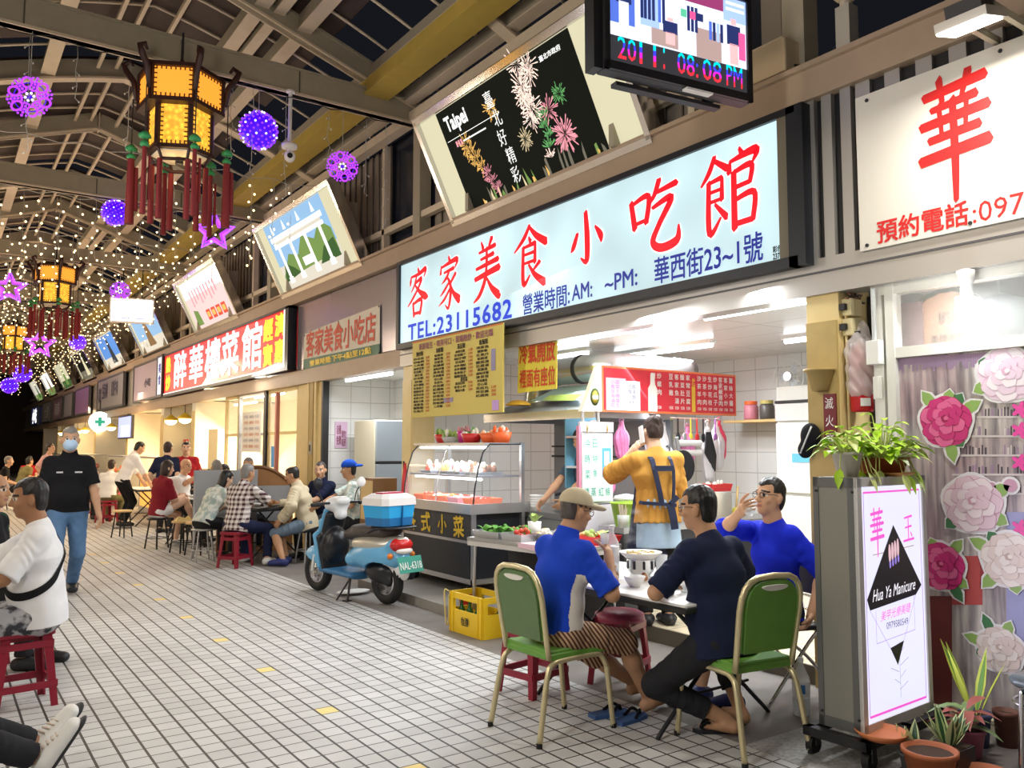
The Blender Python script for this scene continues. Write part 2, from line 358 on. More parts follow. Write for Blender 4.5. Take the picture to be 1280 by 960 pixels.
# --- long members down the street
def roof_z(x):                                   # arched roof line
    t = abs(x - CX) / 3.0
    return 6.98 - 0.42 * t * t - 0.62 * t
Y0, Y1 = -1.0, 62.0
for x, wd, h in [(2.0 - 2.75, .16, .14), (2.0 - 1.75, .13, .16), (2.0 - .95, .13, .16), (2.0 + .85, .13, .18), (2.0 + 1.05, .09, .12), (2.0 + 1.35, .13, .18), (2.0 + 2.25, .11, .14), (2.0 + 2.72, .12, .16)]:
    mb = MB(); z = roof_z(x) - 0.13; mb.bb((x - wd / 2, Y0, z - h / 2), (x + wd / 2, Y1, z + h / 2), steel); mb.bb((x - wd / 2 - .02, Y0, z - h / 2 - .012), (x + wd / 2 + .02, Y1, z - h / 2), steel2); structure(mb.build('trim_purlin'))
for x in (2.0 - .35, 2.0 - .12, 2.0 + .25):
    mb = MB(); z = roof_z(x) - 0.09; mb.bb((x - .022, Y0, z - .04), (x + .022, Y1, z + .02), steel2); structure(mb.build('trim_purlin_rod'))
mb = MB(); mb.bb((4.13, Y0, 5.84), (4.40, Y1, 6.02), yellow_steel); mb.bb((4.10, Y0, 5.82), (4.43, Y1, 5.84), yellow_steel); structure(mb.build('trim_yellow_beam'))
mb = MB(); mb.bb((4.72, Y0, 5.62), (4.86, Y1, 5.74), steel2); structure(mb.build('trim_wall_plate'))
# --- arched sheet roof with a dark gap in every bay, arch ribs and thin ribs
XS = [-1.0 + 6.0 * k / 24 for k in range(25)]
for i, y in enumerate(TR):
    a, b = y - 2.25, y + 2.55
    mb = MB()
    vs = [(x, yy, roof_z(x) + dz) for yy in (a, b) for dz in (0, .06) for x in XS if x < 3.8]; n = len(vs) // 4
    fs = []
    for k in range(n - 1): fs += [(k, k + 1, 2 * n + k + 1, 2 * n + k), (n + k, 3 * n + k, 3 * n + k + 1, n + k + 1), (k, n + k, n + k + 1, k + 1), (2 * n + k, 2 * n + k + 1, 3 * n + k + 1, 3 * n + k)]
    mb.raw(vs, fs, roofskin, False); structure(mb.build('ceiling_roof_sheet'))
    mb = MB(); n = len(XS)
    for k in range(n - 1):                        # arch at the edge of the gap
        x0, x1 = XS[k], XS[k + 1]; z0, z1 = roof_z(x0), roof_z(x1)
        for (ya, yb, za, zb, m) in ((a - .05, a + .05, -.26, 0, steel), (a - .08, a + .08, -.28, -.25, steel2)):  # arch underside in paler steel, painted as lit from below
            mb.raw([(x0, ya, z0 + za), (x1, ya, z1 + za), (x1, yb, z1 + za), (x0, yb, z0 + za), (x0, ya, z0 + zb), (x1, ya, z1 + zb), (x1, yb, z1 + zb), (x0, yb, z0 + zb)], [(0, 1, 2, 3), (7, 6, 5, 4), (0, 4, 5, 1), (2, 6, 7, 3)], m)
    structure(mb.build('trim_roof_arch'))
    mb = MB()
    for yy in np.arange(y - 2.9, y + 2.6, 0.62):
        if abs(yy - y) < .2: continue
        mb.tube([(x, yy, roof_z(x) - .035) for x in XS], 0.02, steel2, n=5)
    structure(mb.build('trim_roof_ribs'))
# --- wall above the header: corrugated panels, rails, dark windows
corr = M('corrugated_sheet', (0.30, 0.26, 0.22), 0.5, 0.2); corr2 = M('window_dark', (0.015, 0.02, 0.035), 0.2)
for i, y in enumerate(TR):
    mb = MB()
    x = 5.0
    for k in range(int(PER / 0.2)):
        yy = y + k * 0.2
        if 0.35 < (yy - y) < 1.0: continue
        mb.bb((x, yy, 4.0), (x + .02, yy + .1, 5.7), corr); mb.bb((x + .03, yy + .1, 4.0), (x + .05, yy + .2, 5.7), corr)
    mb.bb((x + .05, y, 4.0), (x + .07, y + PER, 5.75), corr2)
    structure(mb.build('wall_upper_panels'))
    mb = MB(); mb.bb((4.88, y + .09, 4.42), (4.96, y + PER - .09, 4.5), steel2); mb.bb((4.88, y + .95, 4.08), (4.97, y + 1.02, 5.65), steel2); structure(mb.build('trim_upper_rail'))
# --- header beams over the shop fronts
mb = MB(); mb.bb((4.72, -1, 3.88), (4.95, 62, 4.10), brown_beam); mb.bb((4.68, -1, 4.085), (4.95, 62, 4.12), brown_beam); structure(mb.build('trim_header_beam'))
mb = MB(); mb.bb((4.76, -1, 2.56), (4.94, 9.3, 2.80), alu); mb.bb((4.75, -1, 2.70), (4.76, 9.3, 2.712), alu_d); structure(mb.build('trim_lintel'))
mb = MB(); mb.bb((4.76, 9.3, 2.56), (4.94, 62, 2.78), brown_beam); structure(mb.build('trim_lintel_far'))
mb = MB(); mb.bb((4.86, -1, 2.78), (4.92, 62, 3.9), alu); structure(mb.build('wall_sign_zone'))
# corrugated strips beside the big sign
mb = MB()
for k, yy in enumerate((3.03, 3.17, 3.30)):
    mb.bb((4.76, yy, 2.8), (4.80, yy + .075, 3.88), alu)
    mb.bb((4.80, yy + .075, 2.8), (4.83, yy + .14, 3.88), black)
structure(mb.build('trim_corrugated_strips'))
mb = MB()
for k in range(9):
    yy = 3.0 - k * .2; mb.bb((4.77, yy - .1, 3.76), (4.80, yy, 3.89), alu); mb.bb((4.80, yy - .2, 3.76), (4.82, yy - .1, 3.89), black)
structure(mb.build('trim_corrugated_top'))
# --- columns
def column(name, y0, y1, x0=4.79, x1=5.1, m=cream_d, m2=cream, z1=2.6):
    mb = MB(); mb.bb((x0, y0, 0), (x1, y1, z1), m2); mb.bb((x0 - .012, y0 + .012, 0), (x0, y1, 2.38), m); structure(mb.build(name))
column('pillar_snack_shop', 3.18, 3.42, x1=5.14)  # street face duller than the salon side: its shade is put into the colour
column('pillar_far_side', 9.02, 9.26, m=cream)
column('pillar_doorway', 11.95, 13.0, 4.82, 5.0, m=cream)
mb = MB(); mb.bb((4.78, 12.12, 0), (4.83, 12.2, 2.58), cream); mb.bb((4.78, 12.42, 0), (4.83, 12.5, 2.58), cream); mb.bb((4.78, 12.24, 0), (4.80, 12.38, 2.58), cream_d); mb.bb((4.8, 11.89, 0), (4.9, 11.95, 2.58), black); structure(mb.build('trim_doorway_frame'))
# --- snack shop interior: raised floor, tiled walls, ceiling
wt = wall_tiles('white_wall_tiles', (0.80, 0.80, 0.78), 0.33, 0.25, 'YZ', (0.55, 0.54, 0.52), 0.006)
wt2 = wall_tiles('white_wall_tiles_side', (0.80, 0.80, 0.78), 0.33, 0.25, 'XZ', (0.55, 0.54, 0.52), 0.006)
ft = wall_tiles('cream_floor_tiles', (0.74, 0.64, 0.45), 0.3, 0.3, 'XY', (0.45, 0.38, 0.26), 0.006)
ct = wall_tiles('ceiling_panels', (0.80, 0.80, 0.80), 1.2, 0.6, 'YX', (0.5, 0.5, 0.5), 0.008)
mb = MB(); mb.bb((4.84, 3.42, 0), (8.3, 9.0, 0.12), ft); mb.bb((4.82, 3.42, 0), (4.84, 9.0, 0.119), M('step_edge', (0.10, 0.085, 0.06), 0.5)); structure(mb.build('floor_snack_shop'))
mb = MB(); mb.bb((8.2, 3.2, 0), (8.3, 9.2, 2.7), wt); structure(mb.build('wall_back'))
mb = MB(); mb.bb((5.14, 3.3, 0), (8.2, 3.4, 2.7), wt2); structure(mb.build('wall_near_side'))
mb = MB(); mb.bb((5.1, 9.05, 0), (8.2, 9.2, 2.7), wt2); structure(mb.build('wall_far_side'))
mb = MB(); mb.bb((4.94, 3.2, 2.65), (8.3, 9.2, 2.72), ct); structure(mb.build('ceiling_snack_shop'))
# doorway with the tiled wall and the fridge
mb = MB(); mb.bb((6.0, 9.2, 0), (6.1, 12.2, 2.7), wt); structure(mb.build('wall_doorway_back'))
mb = MB(); mb.bb((4.9, 11.95, 0), (6.05, 12.05, 2.7), wt2); structure(mb.build('wall_doorway_far'))
mb = MB(); mb.bb((4.94, 9.2, 2.62), (6.1, 12.0, 2.7), white); structure(mb.build('ceiling_doorway'))
mb = MB(); mb.bb((4.84, 9.26, 0), (6.1, 11.95, 0.05), concrete); structure(mb.build('floor_doorway'))
# restaurant beyond: glazed front, bright room
room = M('warm_room_wall', (0.82, 0.79, 0.70), 0.6, noise=0.06, nscale=3)
mb = MB(); mb.bb((6.6, 13.0, 0), (6.7, 62, 2.7), room); structure(mb.build('wall_restaurant_back'))
mb = MB(); mb.bb((4.94, 13.0, 2.62), (6.7, 62, 2.7), white); structure(mb.build('ceiling_restaurant'))
mb = MB(); mb.bb((4.84, 13.0, 0), (6.7, 62, 0.04), ft); structure(mb.build('floor_restaurant'))
for k, y in enumerate((19.3, 22.4, 27.0, 33.0, 38.5, 44, 50)):
    column('pillar_restaurant', y, y + .3, 4.8, 6.6, m=cream, m2=room)
# window walls of the restaurant: post, rail and glass
pink = M('red_door_edge', (0.55, 0.20, 0.16), 0.5)
for k, (ya, yb, m1) in enumerate(((13.05, 14.55, cream), (14.6, 16.2, inox), (16.25, 17.1, cream))):
    mb = MB()
    for y in (ya, yb): mb.bb((4.84, y - .035, 0.04), (4.90, y + .035, 2.6), m1)
    mb.bb((4.84, ya, 2.5), (4.9, yb, 2.58), m1); mb.bb((4.85, ya, 1.78), (4.89, yb, 1.83), m1); mb.bb((4.84, ya, 0.04), (4.9, yb, 0.16), m1)
    mb.bb((4.865, ya, 0.16), (4.872, yb, 2.5), glass)
    structure(mb.build('window_%d' % (k + 1)))
mb = MB(); mb.bb((4.80, 14.50, .04), (4.84, 14.62, 2.55), black); mb.bb((4.80, 13.95, .04), (4.86, 14.02, 2.5), pink); structure(mb.build('trim_door_edge'))
# nail salon front: posts, rail, upper pane, lower printed pane
mb = MB()
wfr = M('white_window_frame', (0.78, 0.77, 0.72), 0.4)
mb.bb((4.82, 2.90, 0.05), (4.93, 2.965, 2.56), wfr); mb.bb((4.81, 2.82, 0.05), (4.90, 2.875, 2.56), wfr); mb.bb((4.86, 2.87, 0.05), (4.88, 2.91, 2.56), white)
mb.bb((5.10, 3.10, 0.05), (5.18, 3.17, 2.56), black)
mb.bb((4.82, 0.2, 2.10), (4.90, 2.82, 2.165), wfr); mb.bb((4.80, 0.2, 0.0), (4.92, 2.97, 0.07), M('pale_sill', (0.70, 0.65, 0.45), 0.5)); mb.bb((4.82, 0.2, 2.5), (4.92, 2.97, 2.57), wfr)
structure(mb.build('window_9'))
mb = MB(); mb.bb((4.853, 0.2, 2.165), (4.858, 2.86, 2.5), glass); structure(mb.build('window_10'))
mb = MB(); mb.bb((6.4, 0.0, 0), (6.5, 3.2, 2.7), white); structure(mb.build('wall_salon_back'))
mb = MB(); mb.bb((4.94, 0.0, 2.6), (6.5, 3.2, 2.7), white); structure(mb.build('ceiling_salon'))
mb = MB(); mb.bb((5.18, 3.02, 0), (6.5, 3.17, 2.7), white); structure(mb.build('wall_salon_side'))
mb = MB(); mb.bb((4.92, 0.0, 0), (6.5, 3.1, 0.06), ft); structure(mb.build('floor_salon'))
# the printed film behind the lower glass: purple fringe, blurred shelves, stripes
def film_mat():
    m = bpy.data.materials.new('printed_film'); m.use_nodes = True; nt = m.node_tree; N = nt.nodes; L = nt.links; b = N['Principled BSDF']; b.inputs['Roughness'].default_value = .35
    tc = N.new('ShaderNodeTexCoord'); mp = N.new('ShaderNodeMapping'); mp.inputs['Scale'].default_value = (1, 26, 2.0); L.new(tc.outputs['Object'], mp.inputs[0])
    n = N.new('ShaderNodeTexNoise'); n.inputs['Scale'].default_value = 1.0; n.inputs['Detail'].default_value = 6; L.new(mp.outputs[0], n.inputs[0])
    v = N.new('ShaderNodeTexNoise'); v.inputs['Scale'].default_value = 2.6; v.inputs['Detail'].default_value = 3; L.new(tc.outputs['Object'], v.inputs[0])
    r = N.new('ShaderNodeValToRGB'); L.new(n.outputs[0], r.inputs[0]); e = r.color_ramp.elements
    e[0].position = .32; e[0].color = (.26, .24, .27, 1); e[1].position = .62; e[1].color = (.74, .70, .68, 1)
    r2 = N.new('ShaderNodeValToRGB'); L.new(v.outputs[0], r2.inputs[0]); e = r2.color_ramp.elements
    e[0].position = .38; e[0].color = (.60, .40, .46, 1); e[1].position = .60; e[1].color = (.86, .82, .80, 1)
    x = N.new('ShaderNodeMix'); x.data_type = 'RGBA'; x.blend_type = 'MULTIPLY'; x.inputs[0].default_value = .8; L.new(r.outputs[0], x.inputs[6]); L.new(r2.outputs[0], x.inputs[7]); L.new(x.outputs[2], b.inputs['Base Color'])
    return m
film = film_mat()
mb = MB(); mb.bb((4.852, 0.2, 0.07), (4.858, 2.86, 2.10), film)
structure(mb.build('window_11'))
# --- the other side of the street (behind and left of the picture), plain shop fronts that face the lamps
mb = MB(); mb.bb((-1.2, -2, 0), (-1.05, 62, 4.1), room); mb.bb((-1.04, -2, 2.6), (-0.9, 62, 3.9), alu); structure(mb.build('wall_left'))
mb = MB(); mb.bb((-1.3, 62, 0), (7, 62.2, 7.5), roofskin); structure(mb.build('wall_end'))
# ------------------------------------------------------------------ signs on the shop fronts
red_lit = M('red_lit_letter', (0.85, 0.0, 0.01), 0.5, emit=0.85, ecol=(0.95, 0.0, 0.012))
red_paint = M('red_letter_paint', (0.70, 0.02, 0.02), 0.5)
blue_lit = M('blue_lit_letter', (0.0, 0.04, 0.6), 0.5, emit=0.6, ecol=(0.0, 0.05, 0.75))
navy_lit = M('navy_lit_letter', (0.01, 0.02, 0.35), 0.5, emit=0.35, ecol=(0.01, 0.03, 0.5))
green_p = M('dark_green_print', (0.05, 0.15, 0.10), 0.5)
yel_p = M('yellow_print', (0.85, 0.62, 0.05), 0.5)
def lit_panel(key, col, strength, band=0.12, scale=1.3):
    m = M(key, col, 0.35, emit=strength, ecol=col); nt = m.node_tree; b = nt.nodes['Principled BSDF']
    tc = nt.nodes.new('ShaderNodeTexCoord'); n = nt.nodes.new('ShaderNodeTexNoise'); n.inputs['Scale'].default_value = scale; n.inputs['Detail'].default_value = 1
    nt.links.new(tc.outputs['Object'], n.inputs[0]); mr = nt.nodes.new('ShaderNodeMapRange')
    mr.inputs[1].default_value = .3; mr.inputs[2].default_value = .7; mr.inputs[3].default_value = strength * (1 - band * 2); mr.inputs[4].default_value = strength * (1 + band)
    nt.links.new(n.outputs[0], mr.inputs[0]); nt.links.new(mr.outputs[0], b.inputs['Emission Strength'])
    return m
t = thing('shop_sign', 'long backlit white shop sign with large red brush characters and blue phone number', 'sign', (4.70, 6.32, 3.32))
p = MB(); p.bb((0.0, -2.86, -.49), (0.012, 2.86, .49), lit_panel('big_sign_face', (0.62, 0.84, 0.90), 0.72)); p.build('panel', t)
p = MB()
for lo, hi in (((-.03, -2.93, -.56), (.14, 2.93, -.49)), ((-.03, -2.93, .49), (.14, 2.93, .54)), ((-.03, 2.86, -.49), (.14, 2.93, .49)), ((-.03, -2.99, -.56), (.14, -2.86, .54))): p.bb(lo, hi, M('sign_frame_black', (0.012, 0.014, 0.02), 0.4))
p.bb((-.02, -2.86, -.49), (-.005, -2.78, .49), M('sign_inner_edge', (0.16, 0.14, 0.10), 0.6)); p.bb((.012, -2.9, -.52), (.13, 2.9, .52), alu_d); p.build('frame', t)
p = MB()
halo = M('letter_outline', (0.9, 0.9, 0.9), 0.5, emit=1.0, ecol=(0.95, 0.97, 1.0))
hb = MB()
for ch, y, w_, h in (('客', 8.72, .52, .60), ('家', 7.99, .50, .60), ('美', 7.21, .54, .64), ('食', 6.45, .56, .61), ('小', 5.60, .50, .48), ('吃', 4.76, .58, .58), ('館', 3.98, .53, .61)):
    brush(p, ch, red_lit, FX(-.010, y - 6.32, 3.41 - 3.32), w_, h); brush(hb, ch, halo, FX(-.005, y - 6.32, 3.41 - 3.32), w_, h, 1.35)
p.build('red_lettering', t); hb.build('lettering_outline', t)
p = MB()
p.text('TEL:23115682', blue_lit, FX(-.008, 7.86 - 6.32, 2.945 - 3.32), 2.20, .19, .012, gap=1.1)
for s, y, w_, h, z in (('營業時間:', 6.20, .73, .20, 2.945), ('AM:', 5.66, .28, .14, 2.945), ('~PM:', 5.15, .40, .14, 2.955), ('華西街23~1號', 4.22, 1.06, .21, 2.96)): p.text(s, navy_lit, FX(-.008, y - 6.32, z - 3.32), w_, h, .008)
p.text('彩色廣告', M('black_letter', (0.01, 0.01, 0.01), 0.5), FX(-.008, 3.53 - 6.32, 2.91 - 3.32), .15, .045, .02); p.text('23716419', MATS['black_letter'], FX(-.008, 3.53 - 6.32, 2.86 - 3.32), .15, .04, .02)
p.build('blue_lettering', t)
# sheet-metal front with the cloth banner
sheet = M('violet_grey_sheet', (0.34, 0.31, 0.36), 0.22, 0.65)
mb = MB(); mb.bb((4.80, 9.28, 2.80), (4.85, 13.0, 3.86), sheet); structure(mb.build('wall_sheet_metal'))
t = thing('cloth_banner', 'white cloth banner with red characters and green lower strip on grey sheet metal', 'banner', (4.785, 11.3, 3.11))
p = MB(); p.prism([(-1.37, -.16), (1.37, -.19), (1.36, .33), (.4, .30), (-.5, .28), (-1.36, .24)], .006, M('banner_cloth', (0.72, 0.66, 0.56), 0.8), FX(0, 0, 0)); p.prism([(-1.38, -.32), (1.37, -.33), (1.37, -.19), (-1.37, -.16)], .006, green_p, FX(0, 0, 0)); p.build('cloth', t)
p = MB(); p.text('客家美食小吃店', M('red_banner_print', (0.62, 0.10, 0.06), 0.6), FX(-.012, 0, .06), 2.5, .40, .012); p.text('營業時間:下午4點至12點', yel_p, FX(-.012, -.02, -.25), 2.2, .09, .02); p.build('lettering', t)
p = MB()
for a, b in ((-1.34, .22), (0, .27), (1.34, .31), (1.35, -.31), (-1.35, -.30)): p.cyl((-.012, -a, b), (-.004, -a, b), .015, dark, n=8)
p.build('eyelets', t)
# red restaurant sign
t = thing('shop_sign', 'backlit red shop sign with white characters and yellow side characters', 'sign', (4.70, 17.4, 3.37))
p = MB(); p.bb((0, -4.15, -.47), (.012, 4.6, .46), lit_panel('red_sign_face', (0.95, 0.012, 0.015), 1.0, .08)); p.build('panel', t)
p = MB()
for lo, hi in (((-.03, -4.3, -.56), (.12, 4.65, -.50)), ((-.03, -4.3, .46), (.12, 4.65, .5)), ((-.03, 4.6, -.5), (.12, 4.65, .5)), ((-.03, -4.3, -.5), (.12, -4.15, .5))): p.bb(lo, hi, MATS['sign_frame_black'])
p.bb((-.02, -4.15, -.50), (0, 4.6, -.47), M('white_sign_edge', (0.9, 0.85, 0.8), .4, emit=.9)); p.bb((-.02, -4.15, -.5), (0, -4.05, .46), MATS['white_sign_edge']); p.build('frame', t)
wl = M('white_lit_letter', (1, 1, 1), 0.5, emit=1.4, ecol=(1, .96, .93)); yl = M('yellow_lit_letter', (1, .75, .05), 0.5, emit=1.1, ecol=(1, .66, .03))
p = MB()
for s, y in (('醉', 20.39), ('華', 18.95), ('樓', 17.63), ('菜', 16.40), ('館', 15.05)): p.text(s, wl, FX(-.008, y - 17.4, .02), 1.12, .82, .012)
for s, y, z in (('經', 13.85 + .3, .22), ('濟', 13.85 - .3, .24), ('實', 13.85 + .3, -.22), ('惠', 13.85 - .3, -.20), ('熱', 21.58, .22), ('炒', 21.58, -.22)): p.text(s, yl, FX(-.008, y - 17.4, z), .46, .36, .03)
p.build('lettering', t)
# smaller signs further on
def flat_sign(label, y, w_, col, lines, z=3.37, h=.95, lit=0.0, frame=alu_d, tcol=None, name='shop_sign', x=4.72, group=None):
    t = thing(name, label, 'sign', (x, y, z), group=group)
    p = MB(); p.bb((0, -w_ / 2, -h / 2), (.01, w_ / 2, h / 2), M('face_' + label[:26], col, .4, emit=lit, ecol=col)); p.build('panel', t)
    p = MB()
    for lo, hi in (((-.02, -w_ / 2 - .06, -h / 2 - .06), (.06, w_ / 2 + .06, -h / 2)), ((-.02, -w_ / 2 - .06, h / 2), (.06, w_ / 2 + .06, h / 2 + .06)), ((-.02, w_ / 2, -h / 2), (.06, w_ / 2 + .06, h / 2)), ((-.02, -w_ / 2 - .06, -h / 2), (.06, -w_ / 2, h / 2))): p.bb(lo, hi, frame)
    p.build('frame', t)
    if lines:
        p = MB()
        for s, yy, zz, ww, hh in lines: p.text(s, tcol, FX(-.006, yy, zz), ww, hh, .02)
        p.build('lettering', t)
    return t
dk = M('dark_print', (0.06, 0.05, 0.10), .5)
flat_sign('violet glossy sign beside a white upright strip, past the red sign', 24.3, 3.3, (0.50, 0.40, 0.52), [('小吃', -.2, -.05, .8, .22)], tcol=dk)
flat_sign('narrow white upright sign at the far end of the red sign', 22.35, .5, (0.85, 0.85, 0.9), [('美', 0, .2, .25, .25), ('食', 0, -.1, .25, .25)], lit=.8, tcol=navy_lit, x=4.66)
flat_sign('dark framed grey sign with columns of dark characters', 30.0, 4.8, (0.30, 0.28, 0.29), [('紅燒牛肉', -.9 + .0, .1, 1.1, .5), ('生猛海鮮', .9, .1, 1.1, .5), ('家常', 1.9, 0, .5, .5)], tcol=dk)
for k, (y, w_, col, lab, tx) in enumerate(((36.2, 3.6, (0.36, 0.20, 0.42), 'purple sheet sign reflecting orange lamps, far along the row', ''), (40.2, 2.6, (0.42, 0.40, 0.45), 'pale grey sheet sign far along the row, without lettering', ''), (44.0, 3.2, (0.35, 0.22, 0.25), 'dull red sign with pale characters far along the row', '海鮮'), (48.4, 3.6, (0.40, 0.40, 0.46), 'silver sign with white characters far along the row', '土產'))):
    flat_sign(lab, y, w_, col, [(tx, 0, 0, 1.8, .6)] if tx else [], tcol=M('pale_print', (.8, .78, .75), .5))
flat_sign('small dark blue lit sign with white characters at the far end', 54.5, 3.6, (0.02, 0.03, 0.12), [('小吃', 0, 0, 2.4, .8)], lit=.3, tcol=wl)
# nail-salon board on the corrugated front
t = thing('shop_sign', 'white painted board with one large red character and a phone number', 'sign', (4.735, 1.6, 3.27))
p = MB(); p.bb((0, -1.6, -.49), (.015, 1.38, .50), M('cream_board', (0.74, 0.71, 0.64), .35)); p.build('panel', t)
p = MB(); brush(p, '華', M('red_board_letter', (0.66, 0.015, 0.015), .45), FX(-.002, 2.37 - 1.6, .085), .42, .66)
p.text('預約電話', MATS['red_board_letter'], FX(-.002, 2.585 - 1.6, 2.875 - 3.27), .55, .14, .012); p.text(':097', MATS['red_board_letter'], FX(-.002, 2.15 - 1.6, 2.862 - 3.27), .27, .115, 0); p.build('lettering', t)
p = MB()
for y, z in ((2.93, -.46), (2.9, .46), (2.3, -.46), (2.1, .46)): p.cyl((-.006, y - 1.6, z), (0, y - 1.6, z), .012, dark, n=8)
p.build('screws', t)
# ------------------------------------------------------------------ tilted picture boxes above the header
frame_m = M('polished_frame', (0.62, 0.60, 0.62), 0.16, 1.0)
def pic(key, col, e=0.75): return M(key, col, .8, emit=e, ecol=col, spec=.1)
U = Vector((-.437, 0, .899)); NN = Vector((0, -1, 0)).cross(U)
BOARDW, BOARDH = 3.12, 1.16
pcream = pic('picture_cream', (0.80, 0.76, 0.52), .62); pblack = pic('picture_night', (0.012, 0.014, 0.010), .4); pwhite = pic('picture_white', (0.92, 0.92, 0.90), .95)
psky = pic('picture_sky', (0.30, 0.52, 0.80)); pgreen = pic('picture_green', (0.22, 0.36, 0.10), .6); pgreen2 = pic('picture_dark_green', (0.06, 0.14, 0.04), .6); pstone = pic('picture_stone', (0.72, 0.68, 0.58))
pgold = pic('picture_gold', (0.95, 0.55, 0.15)); ppink = pic('picture_pink', (0.90, 0.35, 0.42)); pbrown = pic('picture_brown', (0.30, 0.18, 0.08), .6); pred = pic('picture_red', (0.75, 0.10, 0.06)); ppale = pic('picture_pale_pink', (0.86, 0.62, 0.62), .8)
pfg = pic('picture_firework_green', (0.15, 0.45, 0.15)); pfc = pic('picture_firework_cream', (0.75, 0.62, 0.38)); pfw = pic('picture_firework_white', (0.95, 0.72, 0.62), .95); pdust = pic('picture_dusk', (0.28, 0.26, 0.20), .4)
def board(k, label, draw):
    yc = 6.36 + PER * k
    t = thing('picture_lightbox', label, 'billboard', (4.495, yc, 4.61), group='tilted picture boxes above the shops')
    A = Matrix(((0, U.x, NN.x, 0), (-1, U.y, NN.y, 0), (0, U.z, NN.z, 0), (0, 0, 0, 1)))
    W, H = BOARDW / 2, BOARDH / 2
    p = MB(); p.X = A; p.box((0, 0, -.06), (W * 2 - .12, H * 2 - .12, .10), alu_d)
    for c, d in (((0, H, 0), (W * 2 + .05, .07, .16)), ((0, -H, 0), (W * 2 + .05, .07, .16)), ((W, 0, 0), (.06, H * 2, .16)), ((-W, 0, 0), (.06, H * 2, .16))): p.box((c[0], c[1], c[2] - .02), d, frame_m)
    p.build('frame', t)
    p = MB(); p.X = A @ Matrix.Translation((0, 0, 0)); p.box((0, 0, 0), (W * 2 - .06, H * 2 - .07, .012), pcream)
    q = MB(); q.X = A @ Matrix.Translation((0, 0, .009))
    draw(p, q, W - .04, H - .04); p.build('panel', t); q.build('printed_picture', t)
    for y in (-1.2, 1.14): p = MB(); p.bb((.14, y, -.5), (.3, y + .06, .4), steel); p.build('bracket', t)
    return t
def rect(q, x0, y0, x1, y1, m, z=0.0): q.raw([(x0, y0, z), (x1, y0, z), (x1, y1, z), (x0, y1, z)], [(0, 1, 2, 3)], m)
def burst(q, x, y, r, m, n=40, z=.003, a0=0, a1=2 * PI, rr=.35):
    for i in range(n):
        a = a0 + (a1 - a0) * (i + R.random()) / n; l = r * R.uniform(rr, 1); wd = r * .035; b = r * R.uniform(0, .3)
        c, s = math.cos(a), math.sin(a)
        q.raw([(x + c * b, y + s * b, z), (x + c * l * .9 - s * wd, y + s * l * .9 + c * wd, z), (x + c * l, y + s * l, z), (x + c * l * .9 + s * wd, y + s * l * .9 - c * wd, z)], [(0, 3, 2, 1)], m)
def draw_fire(p, q, W, H):
    rect(q, -W * .78, -H, W * .70, H, pblack)
    for k in range(26):
        x = R.uniform(-.95, 1.0); q.raw([(x, -H, .001), (x + R.uniform(.02, .06), -H, .001), (x + .03, -H + R.uniform(.05, .3) * (1.2 if .2 < x < .75 else .5), .001), (x, -H + R.uniform(.03, .2), .001)], [(0, 1, 2, 3)], R.choice([pfc, pgold, pdust, pdust, pgreen]))
    for k in range(9): burst(q, .34 + R.uniform(-.12, .10), .02 + k * .062 - (.0), .15 + .02 * (k % 3), pfw, 26)
    for k in range(5): burst(q, .36 + R.uniform(-.06, .06), -.38 + k * .09, .12, R.choice([pfg, pfc, pfw]), 20, a0=.3, a1=2.8)
    burst(q, .50, .02, .16, ppink, 30)
    for k in range(7): burst(q, -.86 + k * .045, .10 - k * .09, .16 - k * .01, pgold if k < 4 else ppink, 24, a0=.4, a1=4.4)
    burst(q, .70, .10, .12, pfg, 40); burst(q, .60, -.24, .20, ppink, 60); burst(q, .06, -.12, .13, pfc, 40); burst(q, -.28, .30, .15, pgold, 36)
    q.text('Taipei', pwhite, L2(-.88, .36) @ Matrix.Translation((0, 0, .004)), .40, .19, .02); rect(q, -1.15, .22, -.2, .226, pwhite, .004)
    for i, m in enumerate((ppink, ppink, ppink)): rect(q, -1.02 + i * .045, .13, -.99 + i * .045, .19, m, .004)
    rect(q, -.88, .15, -.45, .165, pwhite, .004)
    for i, c in enumerate('臺北好精彩'): q.text(c, pwhite, L2(-.26 + .03 * (i % 2), .38 - i * .19) @ Matrix.Translation((0, 0, .004)), .13, .16, .0)
    q.text('臺北市政府', pwhite, L2(.76, .44) @ Matrix.Translation((0, 0, .004)), .30, .05, .01)
def draw_gate(p, q, W, H):
    rect(q, -W * .82, -H, W * .72, H, psky); rect(q, -W * .82, -H, W * .72, -H * .25, pstone, .001)
    q.raw([(-1.2, -.3, .002), (-.7, .0, .002), (-.35, -.08, .002), (0, .16, .002), (.4, .02, .002), (.75, .22, .002), (1.05, .05, .002), (1.05, -.28, .002), (-1.2, -.36, .002)], [(8, 7, 6, 5, 4, 3, 2, 1, 0)], pgreen)
    q.raw([(-1.2, -.4, .003), (-1.0, -.1, .003), (-.7, -.22, .003), (-.5, -.34, .003)], [(3, 2, 1, 0)], pgreen2); q.raw([(.3, -.36, .003), (.6, -.14, .003), (1.0, -.08, .003), (1.05, -.36, .003)], [(3, 2, 1, 0)], pgreen2)
    for x in (-.95, -.45, .15, .72): rect(q, x - .05, -.42, x + .05, .22, pwhite, .004); rect(q, x - .09, -.44, x + .09, -.34, pwhite, .005); q.raw([(x - .06, .36, .005), (x + .06, .36, .005), (x, .52, .005)], [(0, 1, 2)], pwhite)
    rect(q, -1.1, .14, .9, .20, pwhite, .006); rect(q, -1.15, .25, .95, .33, pwhite, .006); rect(q, -1.05, .20, .85, .25, pstone, .005); rect(q, -.25, -.28, .1, -.15, pwhite, .005)
